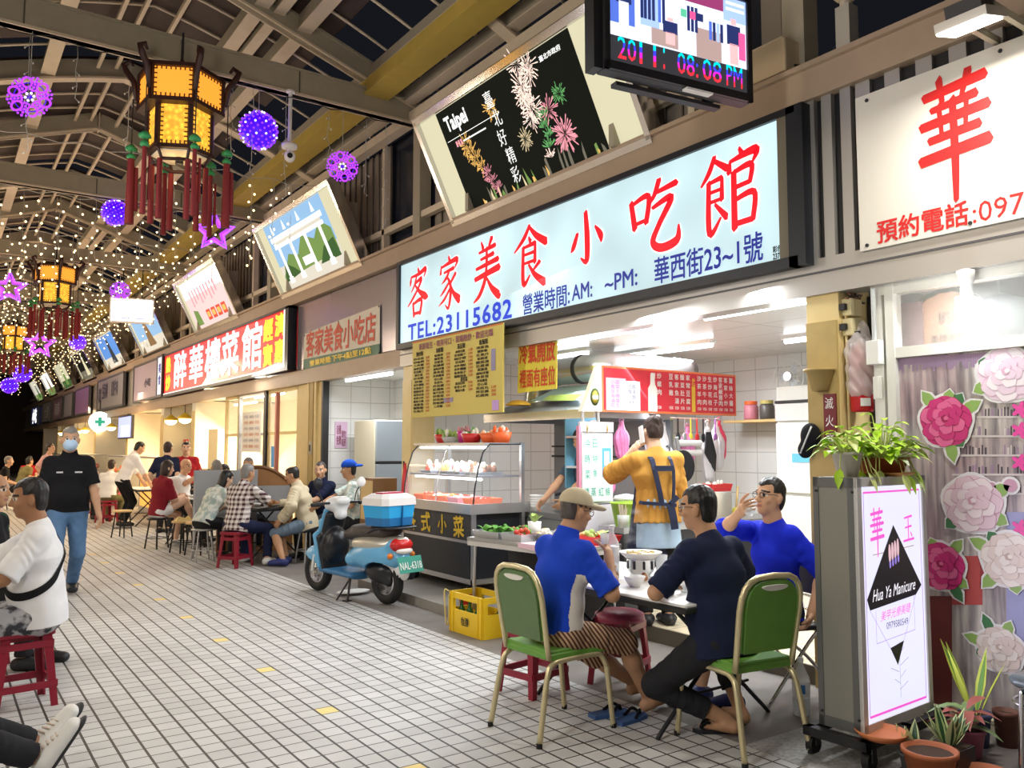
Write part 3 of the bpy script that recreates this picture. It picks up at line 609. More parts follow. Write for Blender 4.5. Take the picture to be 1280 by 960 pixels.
def draw_pink(p, q, W, H):
    rect(q, -W * .9, -H * .95, W * .9, H * .95, ppale); rect(q, -W * .9, H * .3, W * .9, H * .95, pwhite, .001)
    for i in range(9): rect(q, -.9 + i * .22, -.05 + .05 * (i % 3), -.82 + i * .22, .3, ppink, .003)
    for i in range(4): rect(q, -.3 + i * .36, -.42, -.02 + i * .36, -.2, pred, .004); rect(q, -.26 + i * .36, -.36, -.08 + i * .36, -.25, pgold, .005)
    q.raw([(-1.2, -.45, .004), (-.75, -.45, .004), (-.8, -.15, .004), (-1.1, -.1, .004)], [(0, 1, 2, 3)], pgreen)
def draw_tower(sky, tow, base, x0=0.0):
    def d(p, q, W, H):
        rect(q, -W * .92, -H * .95, W * .92, H * .95, sky); rect(q, -W * .92, -H * .95, W * .92, -H * .35, base, .001)
        q.raw([(x0 - .35, -.4, .003), (x0 + .4, -.4, .003), (x0 + .2, .1, .003), (x0 + .12, .35, .003), (x0, .46, .003), (x0 - .12, .3, .003), (x0 - .2, .05, .003)], [(0, 1, 2, 3, 4, 5, 6)], tow)
        for i in range(7): burst(q, R.uniform(-1.2, 1.2), -.38, .14, base if i % 2 else tow, 16, .004, 0, PI)
    return d
board(0, 'tilted picture box showing night fireworks on black with cream side bars', draw_fire)
board(1, 'tilted picture box showing a white stone gateway before a green hill', draw_gate)
board(2, 'tilted pale pink picture box with red bars along its foot', draw_pink)
board(3, 'tilted picture box of a brown pointed tower, half behind the white hanging screen', draw_tower(psky, pbrown, pstone, -.1))
board(4, 'tilted picture box of a dark tower on deep blue sky', draw_tower(pic('picture_deep_blue', (.12, .30, .75)), pic('picture_slate', (.06, .07, .09), .5), pstone, .1))
board(5, 'tilted picture box with pale cream shapes on dark, sixth from the fireworks', draw_tower(pblack, pcream, pdust, .2))
board(6, 'tilted picture box of a green landscape, seventh from the fireworks', draw_tower(pcream, pgreen, pgreen2, 0))
board(7, 'tilted pale picture box with a brown shape, eighth from the fireworks', draw_tower(pwhite, pbrown, pgreen, 0))
board(8, 'tilted small greenish picture box near the far end of the row', draw_tower(pstone, pgreen2, pgreen, .1))
# ------------------------------------------------------------------ hanging television
scr_rz = rad(-8.2)
t = thing('television', 'black flat television hanging from the beam showing a clothes shop and coloured digits', 'television', (3.668, 3.472, 4.10), scr_rz)
p = MB(); W, H = .56, .345
p.rbox((0, .04, 0), (2 * W, .10, 2 * H), black, .02); p.bb((-W, -.03, -H), (W, -.01, -H + .05), black); p.bb((-W, -.03, H - .03), (W, -.01, H), black); p.bb((-W, -.03, -H), (-W + .035, -.01, H), black); p.bb((W - .035, -.03, -H), (W, -.01, H), black); p.bb((-W - .06, -.0, -H), (-W - .0, .10, H), black)
p.build('housing', t)
def sc(key, c, e=1.1): return M('screen_' + key, c, .3, emit=e, ecol=c)
p = MB(); X0 = FY(0, -.012, .0); rect2 = lambda x0, y0, x1, y1, m, z=0.0: p.raw([X0 @ Vector(v) for v in ((x0, y0, z), (x1, y0, z), (x1, y1, z), (x0, y1, z))], [(0, 1, 2, 3)], m)
sw, sl, sd, sg, sb = sc('white', (.75, .80, 1.0)), sc('pale_blue', (.35, .5, .95)), sc('navy', (.02, .03, .12)), sc('grey', (.06, .06, .07), .5), sc('blue', (.08, .15, .6))
rect2(-.525, -.295, .525, .315, sg); rect2(-.525, -.13, .525, .315, sw, .001); rect2(-.525, -.05, -.34, .315, sb, .002); rect2(-.30, -.02, -.16, .27, sl, .002); rect2(-.02, .21, .34, .315, sc('maroon', (.28, .04, .14)), .003); rect2(.34, .16, .525, .315, sl, .003); rect2(.36, .27, .51, .29, sw, .004); rect2(.36, .23, .51, .25, sw, .004)
rect2(.12, -.13, .32, .06, sc('wood', (.4, .28, .26)), .002); rect2(-.22, -.12, -.02, -.02, sc('wood'  , (.4, .28, .26)), .002)
def fig(x, y, h, m1, m2):
    for a, b, c, d, m in ((-.035, .0, .035, .45, m2), (-.055, .42, .055, .85, m1), (-.022, .86, .022, 1.0, m2)): rect2(x + a, y + b * h, x + c, y + d * h, m, .004)
fig(-.42, -.06, .33, sd, sw); fig(.42, -.12, .30, sd, sc('skin', (.9, .45, .45))); fig(-.08, -.10, .17, sd, sc('skin', (.9, .45, .45)))
for x in (-.29, -.265, -.235, -.205, -.16, -.13, .06, .09, .12): rect2(x - .011, .02, x + .011, .18, R.choice([sd, sd, sb]), .005)
for i, x in enumerate((.0, .07, .13)): rect2(x, .10, x + .045, .15, (sc('green', (.1, .5, .3)), sc('rose', (.95, .1, .3)), sd)[i], .005)
for i in range(4): rect2(.22 + .03 * i, .0, .243 + .03 * i, .12, (sb, sd, sl, sd)[i], .005)
rect2(.46, -.08, .515, .1, sc('rose', (.95, .1, .3)), .005)
for s, x, ww in (('20', -.40, .13), ('11', -.25, .12), (':', -.13, .012), ('08:', .05, .16), ('08', .24, .15), ('PM', .42, .13)):
    vs, fs = glyphs(s, 1.0); lo, hi = vs.min(0), vs.max(0)
    for k, m in enumerate((sc('red', (1, .03, .05)), sc('magenta', (.9, .02, .6)), sc('violet_blue', (.05, .05, .95)), sc('cyan', (.0, .75, .8)))):
        X = X0 @ L2(x, -.25 + .034 * k) @ Matrix.Translation((0, 0, .004)); q0, q1 = lo[1] + (hi[1] - lo[1]) * k / 4, lo[1] + (hi[1] - lo[1]) * (k + 1) / 4
        import bmesh
        bm = bmesh.new(); bv = [bm.verts.new((a[0], a[1], 0)) for a in vs]
        for f in fs:
            try: bm.faces.new([bv[i] for i in f])
            except ValueError: pass
        for co, no in (((0, q0, 0), (0, -1, 0)), ((0, q1, 0), (0, 1, 0))): bmesh.ops.bisect_plane(bm, geom=bm.verts[:] + bm.edges[:] + bm.faces[:], plane_co=co, plane_no=no, clear_outer=True)
        bm.verts.index_update(); sx, sy = ww / (hi[0] - lo[0]), .136 / (hi[1] - lo[1])
        p.raw([X @ Vector(((v.co.x - (lo[0] + hi[0]) / 2) * sx, (v.co.y - q0) * sy - .017, 0)) for v in bm.verts], [[v.index for v in f.verts] for f in bm.faces], m); bm.free()
p.build('screen', t)
p = MB(); p.box((.12, -.02, -.36), (.2, .05, .012), white); p.build('paper_tag', t)
p = MB(); p.bb((-.08, .08, .1), (.08, .5, .2), dark); p.bb((-.06, .1, .2), (-.02, .14, 1.7), dark); p.bb((.02, .1, .2), (.06, .14, 1.7), dark); p.bb((-.4, .1, -.37), (.4, .16, -.345), dark); p.build('hanging_bracket', t)
# ------------------------------------------------------------------ palace lanterns
wood = M('lantern_wood', (0.035, 0.010, 0.008), 0.45)
def lantern_glow():
    m = M('lantern_pane', (0.95, 0.55, 0.10), .5, emit=2.0, ecol=(1.0, 0.47, 0.035)); nt = m.node_tree; b = nt.nodes['Principled BSDF']
    tc = nt.nodes.new('ShaderNodeTexCoord'); n = nt.nodes.new('ShaderNodeTexVoronoi'); n.inputs['Scale'].default_value = 22
    nt.links.new(tc.outputs['Object'], n.inputs[0]); r = nt.nodes.new('ShaderNodeMapRange'); r.inputs[1].default_value = 0; r.inputs[2].default_value = .7; r.inputs[3].default_value = 1.5; r.inputs[4].default_value = .6
    nt.links.new(n.outputs[0], r.inputs[0]); nt.links.new(r.outputs[0], b.inputs['Emission Strength']); return m
glow = lantern_glow(); glow2 = M('lantern_pane_amber', (0.9, 0.4, 0.06), .5, emit=.9, ecol=(1.0, 0.36, 0.035)); tas = M('red_tassel', (0.17, 0.008, 0.010), .7); grn = M('green_knot', (0.03, 0.25, 0.08), .6); fret = M('lantern_fretwork', (0.16, 0.05, 0.01), .5)
def hexp(r, a0): return [(r * math.cos(a0 + i * PI / 3), r * math.sin(a0 + i * PI / 3)) for i in range(6)]
def make_lantern():
    t = thing('palace_lantern', 'x', 'lantern', (0, 0, 0), group='palace lanterns hung along the street')
    a0 = rad(274.6)
    tiers = (('upper', .40, .29, .64, glow2), ('lower', .30, .42, .20, glow))
    fr = MB()
    for nm, r, h, z, gm in tiers:
        P = hexp(r, a0)
        for zz, th in ((z - .03, .04), (z + h + .03, .04)):
            fr.prism(hexp(r + .03, a0), th, wood, z0=zz - th / 2)
        for x, y in P: fr.box((x, y, z + h / 2), (.045, .045, h + .06), wood, rz=math.atan2(y, x))
        for i in range(6):
            (x0, y0), (x1, y1) = P[i], P[(i + 1) % 6]
            k = MB(); c = Vector(((x0 + x1) / 2, (y0 + y1) / 2, z + h / 2)); L = math.hypot(x1 - x0, y1 - y0); an = math.atan2(y1 - y0, x1 - x0)
            k.box(c, (L - .05, .012, h), gm, rz=an); pane = k.build('pane', t)
            k = MB(); T = Matrix.Translation(c) @ Matrix.Rotation(an, 4, 'Z'); w2, h2 = (L - .05) / 2, h / 2
            for s in range(int(L * 22)):                 # scalloped fretwork round the pane
                for sg in (-1, 1): k.box((-w2 + (s + .5) * 2 * w2 / int(L * 22), -.010, sg * (h2 - .012)), (.012, .008, .03), fret, X=T)
            for s in range(int(h * 22)):
                for sg in (-1, 1): k.box((sg * (w2 - .012), -.010, -h2 + (s + .5) * 2 * h2 / int(h * 22)), (.03, .008, .012), fret, X=T)
            k.build('fretwork', pane)
    for i, (x, y) in enumerate(hexp(.43, a0)):           # curled finials at the corners
        d = Vector((x, y, 0)).normalized(); b = Vector((x, y, 1.0))
        fr.tube([b + Vector((0, 0, -.3)), b + d * .03 + Vector((0, 0, -.1)), b + d * .10, b + d * .13 + Vector((0, 0, .07)), b + d * .07 + Vector((0, 0, .11)), b + d * .04 + Vector((0, 0, .06))], [.02, .03, .034, .03, .025, .015], wood, n=7)
    fr.prism(hexp(.24, a0), .05, wood, z0=1.0); fr.cyl((0, 0, 1.05), (0, 0, 1.16), .05, wood, .02)
    fr.tube([(x, y, .06) for x, y in hexp(.24, a0)], .018, wood, closed=True, n=6)
    for (x, y), (u, v) in zip(hexp(.24, a0), hexp(.3, a0)): fr.cyl((x, y, .06), (u, v, .17), .016, wood, n=6)
    fr.build('frame', t)
    k = MB(); k.cyl((0, 0, 1.16), (0, 0, 1.45), .012, dark, n=6); k.build('hanging_chain', t)
    k = MB(); k.prism(hexp(.27, a0), .01, M('lantern_base_plate', (.75, .68, .55), .5), z0=.14); k.cyl((0, 0, .07), (0, 0, .14), .04, dark); k.build('bottom_plate', t)
    for i, (x, y) in enumerate(hexp(.46, a0)):
        k = MB(); k.cyl((x, y, .72), (x, y, .12), .006, dark, n=5); f_ = 1 if i in (1, 4) else .62; k.cyl((x, y, .10), (x, y, -.56), .032 * f_, tas, .045 * f_, n=9); k.cyl((x + .05, y, .02), (x + .05, y, -.42), .02 * f_, tas, .028 * f_, n=8)
        ta = k.build('tassel', t); k = MB(); k.lathe([(.02, .25), (.055, .22), (.06, .19), (.03, .18)], (x, y, 0), grn, 6); k.lathe([(.02, .16), (.045, .13), (.045, .11), (.02, .10)], (x, y, 0), grn, 6); k.build('green_knot', ta)
    for i, (x, y) in enumerate(hexp(.26, a0)):
        k = MB(); k.cyl((x, y, .05), (x, y, -.55), .026, tas, .03, n=8); k.build('inner_tassel', t)
    return t
LZ = 4.34
l0 = make_lantern(); l0.location = (1.93, 8.68, LZ); l0['label'] = 'nearest and largest of the glowing red-tasselled palace lanterns under the roof beam'
l1 = copy_tree(l0); l1.location = (2.0, 19.9, 4.42); l1['label'] = 'glowing palace lantern hanging second along the street, beyond the first fairy light rows'
l2 = copy_tree(l0); l2.location = (2.0, 31.0, 4.5); l2['label'] = 'small distant palace lantern cut by the left edge, third along the street'
point('lantern_bulb', (1.93, 8.68, LZ + .1), 5, (1, .6, .2), .2)
# ------------------------------------------------------------------ purple LED decorations
LP = M('led_purple', (.45, .1, 1), .5, emit=1.5, ecol=(.20, .03, 1.0)); LPD = M('led_deep_violet', (.12, .02, .6), .5, emit=.75, ecol=(.07, .0, .95)); LV = M('led_violet', (.5, .1, 1), .5, emit=1.25, ecol=(.42, .04, 1.0)); LW = M('led_core', (.8, .7, 1), .5, emit=2.0, ecol=(.75, .6, 1))
STAR = M('led_rope', (.3, .1, 1), .5, emit=2.4, ecol=(.28, .05, 1.0)); wire = M('pale_wire', (.55, .55, .52), .6)
def at(px, py, Y):
    """point on the vertical plane at distance Y down the street seen at a picture position"""
    f = 1040.0; p = math.atan(80 / f); yw = rad(34.802)
    Fh = Vector((math.sin(yw), math.cos(yw), 0)); Rv = Vector((math.cos(yw), -math.sin(yw), 0)); Zv = Vector((0, 0, 1))
    FW = Fh * math.cos(p) + Zv * math.sin(p); UP = Rv.cross(FW); d = Rv * ((px - 640) / f) - UP * ((py - 480) / f) + FW
    return Vector((0, 0, 1.55)) + d * (Y / d.y)
def make_ball():
    t = thing('led_ball', 'x', 'decoration light'); k = MB(); k.ell((0, 0, 0), (.185, .185, .185), LPD, 18, 12); k.build('globe', t)
    k = MB(); n = 170; ga = PI * (3 - 5 ** .5)
    for i in range(n):
        z = 1 - 2 * (i + .5) / n; r = (1 - z * z) ** .5; a = ga * i; k.ell((.2 * r * math.cos(a), .2 * r * math.sin(a), .2 * z), (.012,) * 3, LW if i % 5 == 0 else LP, 6, 4)
    k.build('led_net', t); k = MB(); k.cyl((0, 0, 0), (0, 0, 1), .004, wire, n=5); k.build('hanging_wire', t).location.z = .19; return t
def make_flake():
    t = thing('led_snowflake', 'x', 'decoration light'); k = MB(); X = FY(0, 0, 0)
    def bulb(a, r, m, s=.012): k.ell(X @ Vector((r * math.cos(a), r * math.sin(a), 0)), (s,) * 3, m, 6, 4)
    for i in range(6):
        a = i * PI / 3 + .2
        for j in range(6): bulb(a, .04 + j * .033, LV if j else LW, .014)
        for j in range(14): u = 2 * PI * j / 14; x, y = .15 + .052 * math.cos(u), .045 * math.sin(u); k.ell(X @ Vector((x * math.cos(a + PI / 6) - y * math.sin(a + PI / 6), x * math.sin(a + PI / 6) + y * math.cos(a + PI / 6), 0)), (.013,) * 3, LV, 6, 4)
        for s in (-1, 1): bulb(a + s * .16, .16, LV); bulb(a + s * .2, .20, LV); bulb(a + s * .3, .08, LV)
    k.build('led_pattern', t); k = MB()
    for i in range(3): a = i * PI / 3 + .2; k.cyl(X @ Vector((.21 * math.cos(a), .21 * math.sin(a), -.01)), X @ Vector((-.21 * math.cos(a), -.21 * math.sin(a), -.01)), .006, LPD, n=5)
    k.tube([X @ Vector((.15 * math.cos(2 * PI * i / 24), .15 * math.sin(2 * PI * i / 24), -.012)) for i in range(24)], .006, LPD, closed=True, n=5)
    k.build('wire_frame', t); k = MB(); k.cyl((0, 0, 0), (0, 0, 1), .004, wire, n=5); k.build('hanging_wire', t).location.z = .2; return t
def make_star():
    t = thing('led_star', 'x', 'decoration light'); X = FY(0, 0, 0)
    k = MB()
    for sc_, z in ((1, 0), (.72, .01)): k.tube([X @ Vector((sc_ * (.24 if i % 2 == 0 else .11) * math.cos(PI / 2 + i * PI / 5), sc_ * (.24 if i % 2 == 0 else .11) * math.sin(PI / 2 + i * PI / 5), z)) for i in range(10)], .018, STAR if z == 0 else LV, closed=True, n=6, smooth=False)
    k.build('rope_light', t); k = MB(); k.cyl((0, 0, 0), (0, 0, 1), .004, wire, n=5); k.build('hanging_wire', t).location.z = .24; return t
deco = {'ball': make_ball(), 'flake': make_flake(), 'star': make_star()}; used = set()
for kind, px, py, Y, dia, lab in (
    ('flake', 37, 121, 9.1, 54, 'violet LED snowflake at the left edge beside the nearest lantern'),
    ('ball', 323, 163, 9.1, 50, 'blue-violet LED ball hanging right of the nearest lantern'),
    ('flake', 428, 208, 9.1, 40, 'violet LED snowflake hanging near the security camera'),
    ('ball', 144, 266, 14.68, 34, 'blue-violet LED ball left of the tassels of the nearest lantern'),
    ('star', 268, 290, 14.68, 44, 'violet LED star outline below the tassels of the nearest lantern'),
    ('flake', 150, 364, 20.26, 24, 'small violet LED snowflake above the white hanging screen'),
    ('star', 12, 360, 20.26, 36, 'violet LED star left of the second lantern'),
    ('star', 50, 430, 25.84, 32, 'violet LED star below the second lantern'),
    ('ball', 97, 428, 25.84, 20, 'small blue-violet LED ball right of the star below the second lantern'),
    ('ball', 28, 467, 37.0, 22, 'small violet LED ball low near the left edge, before the far pictures'),
    ('ball', 12, 482, 42.58, 20, 'tiny blue LED ball lowest at the left edge')):
    o = deco[kind] if kind not in used else copy_tree(deco[kind]); used.add(kind)
    o.location = at(px, py, Y); dep = Y * .821 + o.location.x * .571
    s = dia / 1040 * dep / .42; o.scale = (s, s, s); o.rotation_euler = (0, 0, rad(R.uniform(-25, 5))); o['label'] = lab; o['group'] = 'violet LED decorations under the roof'
    for c_ in KD[o.name]:
        if c_.name.startswith('hanging_wire'): c_.scale.z = (5.64 - o.location.z) / s - c_.location.z
# ------------------------------------------------------------------ fairy-light curtains
fl = M('fairy_bulb', (1, .85, .55), .5, emit=5.0, ecol=(1.0, .66, .30)); flo = M('fairy_bulb_off', (.7, .7, .66), .4)
def strands(mlit):
    out = []
    for v in range(6):
        k = MB(); L = (.55, .95, .7, 1.15, .85, 1.3)[v]; n = int(L / .115); x = 0
        pts = [(0, 0, 0)]
        for i in range(1, n + 1): pts.append((R.uniform(-.018, .018), R.uniform(-.01, .01), -L * i / n))
        k.tube(pts, .0035, wire, n=4)
        for i, q in enumerate(pts[1:]):
            s = 1 if i % 2 else -1; e = Vector(q) + Vector((s * .035, R.uniform(-.02, .02), -.03)); k.cyl(q, e, .0028, wire, n=4, caps=False); k.ell(e, (.0155, .0155, .017) if mlit is fl else (.008, .008, .012), mlit, 6, 4)
        out.append(k)
    return out
SL, SO = strands(fl), strands(flo)
LM = {}
CUR = [(8.98, False), (12.0, True), (14.6, True), (17.4, True), (20.1, True), (23.0, True), (25.7, True), (28.6, True), (31.3, True), (34.2, True), (36.9, True), (42.5, True), (48, True)]
ORD = ['row over the nearest lantern, unlit', 'short row before the second roof beam', 'row on the second roof beam', 'row between second and third roof beams', 'row by the second lantern', 'row just past the second lantern', 'row on the fourth roof beam', 'row past the fourth roof beam', 'row by the third lantern', 'row just past the third lantern', 'row on the sixth roof beam', 'row on the seventh roof beam', 'row deepest down the street']
for ci, (Y, lit) in enumerate(CUR):
    t = thing('fairy_light_curtain', ('warm fairy lights' if lit else 'fairy lights') + ' strung across the street, ' + ORD[ci], 'fairy lights', (0, Y, 5.56), group='fairy light curtains across the street')
    k = MB(); k.tube([(-.9 + 5.7 * i / 30, 0, -.03 - .03 * math.sin(i * 1.9)) for i in range(31)], .006, dark if not lit else wire, n=5); k.build('top_wire', t)
    x = -.2 if Y < 10 else -.8
    if ci == 1: x = 2.6
    while x < 4.75:
        v = R.randrange(6); key = (v, lit)
        if key in LM: o = LM[key].copy(); COL.objects.link(o); o.parent = t
        else: o = (SL if lit else SO)[v].build('light_strand', t); LM[key] = o
        o.location = (x, 0, -.03); x += R.uniform(.2, .34) if lit else R.uniform(.22, .5)
# ------------------------------------------------------------------ camera, lamps and boxes on the beams
t = thing('security_camera', 'white dome security camera on a pole under the nearest roof beam', 'camera', (3.18, 9.0, 5.6))
p = MB(); p.cyl((0, 0, 0), (0, 0, -.60), .022, white); p.cyl((0, 0, -.01), (0, 0, .01), .05, white); p.build('pole', t)
p = MB(); p.lathe([(.02, -.58), (.09, -.62), (.085, -.66), (.03, -.67)], (0, 0, 0), white); p.build('mount', t)
p = MB(); p.ell((0, -.02, -.76), (.062, .062, .07), white, 14, 10); p.build('housing', t)
p = MB(); p.cyl((-.02, -.075, -.77), (-.023, -.092, -.772), .03, black, n=14); p.build('lens', t)
t = thing('hanging_screen', 'white glowing rectangular screen hanging before the fourth picture box', 'screen', at(165, 388, 20.2), rad(-12))
HZ = 5.62 - at(165, 388, 20.2).z
p = MB(); p.rbox((0, .05, 0), (.92, .09, .57), white, .02); p.build('housing', t)
p = MB(); p.bb((-.43, -.004, -.25), (.43, .004, .25), M('white_screen', (1, 1, 1), .4, emit=1.6, ecol=(.93, .97, 1))); p.text('小', blue_lit, FY(-.25, -.008, .02), h=.08); p.text('館', M('screen_rose', (.9, .1, .3), .4, emit=.7), FY(.24, -.008, .02), h=.08); p.bb((-.34, -.007, -.19), (.34, -.004, -.175), blue_lit); p.build('screen', t)
p = MB(); p.cyl((-.2, .05, .28), (-.2, .05, HZ), .012, dark, n=6); p.cyl((.2, .05, .28), (.2, .05, HZ), .012, dark, n=6); p.build('hanging_rod', t)
t = thing('flood_lamp', 'flood lamp with glowing face on a bracket above the white board', 'lamp', (4.30, 2.04, 3.68))
p = MB(); p.box((0, 0, .06), (.22, .26, .05), alu, X=Matrix.Rotation(rad(-14), 4, 'Y')); p.box((.02, 0, .12), (.16, .18, .08), dark, X=Matrix.Rotation(rad(-14), 4, 'Y')); p.build('housing', t)
p = MB(); p.box((-.02, 0, .03), (.20, .24, .012), M('lamp_face', (1, .98, .92), .4, emit=5, ecol=(1, .97, .88)), X=Matrix.Rotation(rad(-14), 4, 'Y')); p.build('lens', t)
p = MB(); p.bb((.04, -.1, .1), (.5, -.07, .14), steel); p.bb((.04, .07, .1), (.5, .1, .14), steel); p.tube([(.1, 0, .16), (.2, .05, .22), (.4, 0, .2), (.52, -.1, .3)], .008, dark, n=5); p.build('bracket', t)
area('flood_lamp_light', (4.27, 2.04, 3.66), .2, 26, (1, .95, .85), (4.5, 1.9, 0))
t = thing('round_bulb_lamp', 'clear round glass lamp on a pale post beside the television', 'lamp', (4.78, 3.05, 4.12))
p = MB(); p.bb((-.05, -.05, 0), (.05, .05, .30), M('pale_post', (.5, .46, .38), .5)); p.cyl((0, 0, .3), (0, 0, .34), .04, steel2); p.build('post', t)
p = MB(); p.ell((0, 0, .45), (.10, .10, .12), M('bulb_glass', (.85, .75, .55), .08, alpha=.45), 16, 12); p.build('globe', t)
p = MB(); p.tube([(0, -.02, .36), (.015, 0, .45), (0, .02, .5)], .006, M('filament', (1, .7, .3), .5, emit=5), n=5); p.build('filament', t)
t = thing('junction_box', 'cream metal box on the beam behind the television', 'box', (4.80, 3.62, 4.14)); p = MB(); p.rbox((0, 0, .12), (.20, .30, .24), M('cream_box', (.66, .52, .34), .5), .015); p.build('body', t); p = MB(); p.tube([(0, -.15, .06), (.0, -.3, -.01), (-.02, -.45, .02), (-.03, -.55, .1)], .008, dark, n=6); p.build('cable', t)
t = thing('hanging_sign', 'blue and yellow sign corner at the top right, above the flood lamp', 'sign', (4.45, 1.85, 4.02)); p = MB(); p.bb((-.03, -.5, -.02), (0, .12, .5), M('blue_sign', (.05, .12, .22), .4)); p.build('panel', t); p = MB(); p.bb((-.04, -.5, -.06), (.02, .12, -.02), yellow_steel); p.bb((-.035, -.02, .02), (-.03, .06, .12), M('led_blue_strip', (.05, .02, 1), .4, emit=1.5)); p.build('frame', t)
# fluorescent tubes
def tube_light(x, y, z, L, label, m=tube_lit, rz=0):
    t = thing('fluorescent_light', label, 'ceiling light', (x, y, z), rz, group='fluorescent tubes of the food stalls')
    p = MB(); p.bb((-.05, -L / 2, .02), (.05, L / 2, .07), white); p.build('fitting', t)
    p = MB(); p.cyl((0, -L / 2 + .02, 0), (0, L / 2 - .02, 0), .022, m, n=10); p.build('tube', t)
tube_light(4.98, 5.75, 2.575, 2.1, 'long fluorescent tube just inside the snack shop lintel, left of the pair')
tube_light(4.98, 3.98, 2.575, 1.05, 'fluorescent tube just inside the snack shop lintel, beside the pillar')
tube_light(6.5, 6.5, 2.60, 1.5, 'fluorescent tube over the red menu board deeper in the snack shop')
tube_light(5.9, 7.6, 2.60, 1.2, 'fluorescent tube behind the hanging yellow banner')
tube_light(6.9, 4.7, 2.60, 1.0, 'fluorescent tube over the white fridge')
tube_light(4.93, 10.6, 2.53, 1.5, 'fluorescent tube over the tiled doorway')
tube_light(4.98, 14.9, 2.50, 1.6, 'fluorescent tube over the glazed restaurant front')
tube_light(5.6, 18.3, 2.52, 1.6, 'fluorescent tube behind the standing waiter', tube_warm)
t = thing('energy_saving_bulb', 'glowing white spiral bulb in a ceramic holder over the salon window', 'lamp', (4.76, 2.35, 2.50))
p = MB(); p.lathe([(.02, .06), (.05, .05), (.045, -.01), (.032, -.03), (.034, -.10), (.03, -.11)], (0, 0, 0), white); p.build('holder', t)
p = MB(); p.tube([(.046 * math.cos(i * .55), .046 * math.sin(i * .55), -.10 - .0024 * i) for i in range(60)], .015, M('bulb_lit', (1, 1, 1), .4, emit=9), n=7); p.build('spiral_tube', t)
point('energy_saving_bulb_light', (4.68, 2.35, 2.30), 4, COOL, .06)
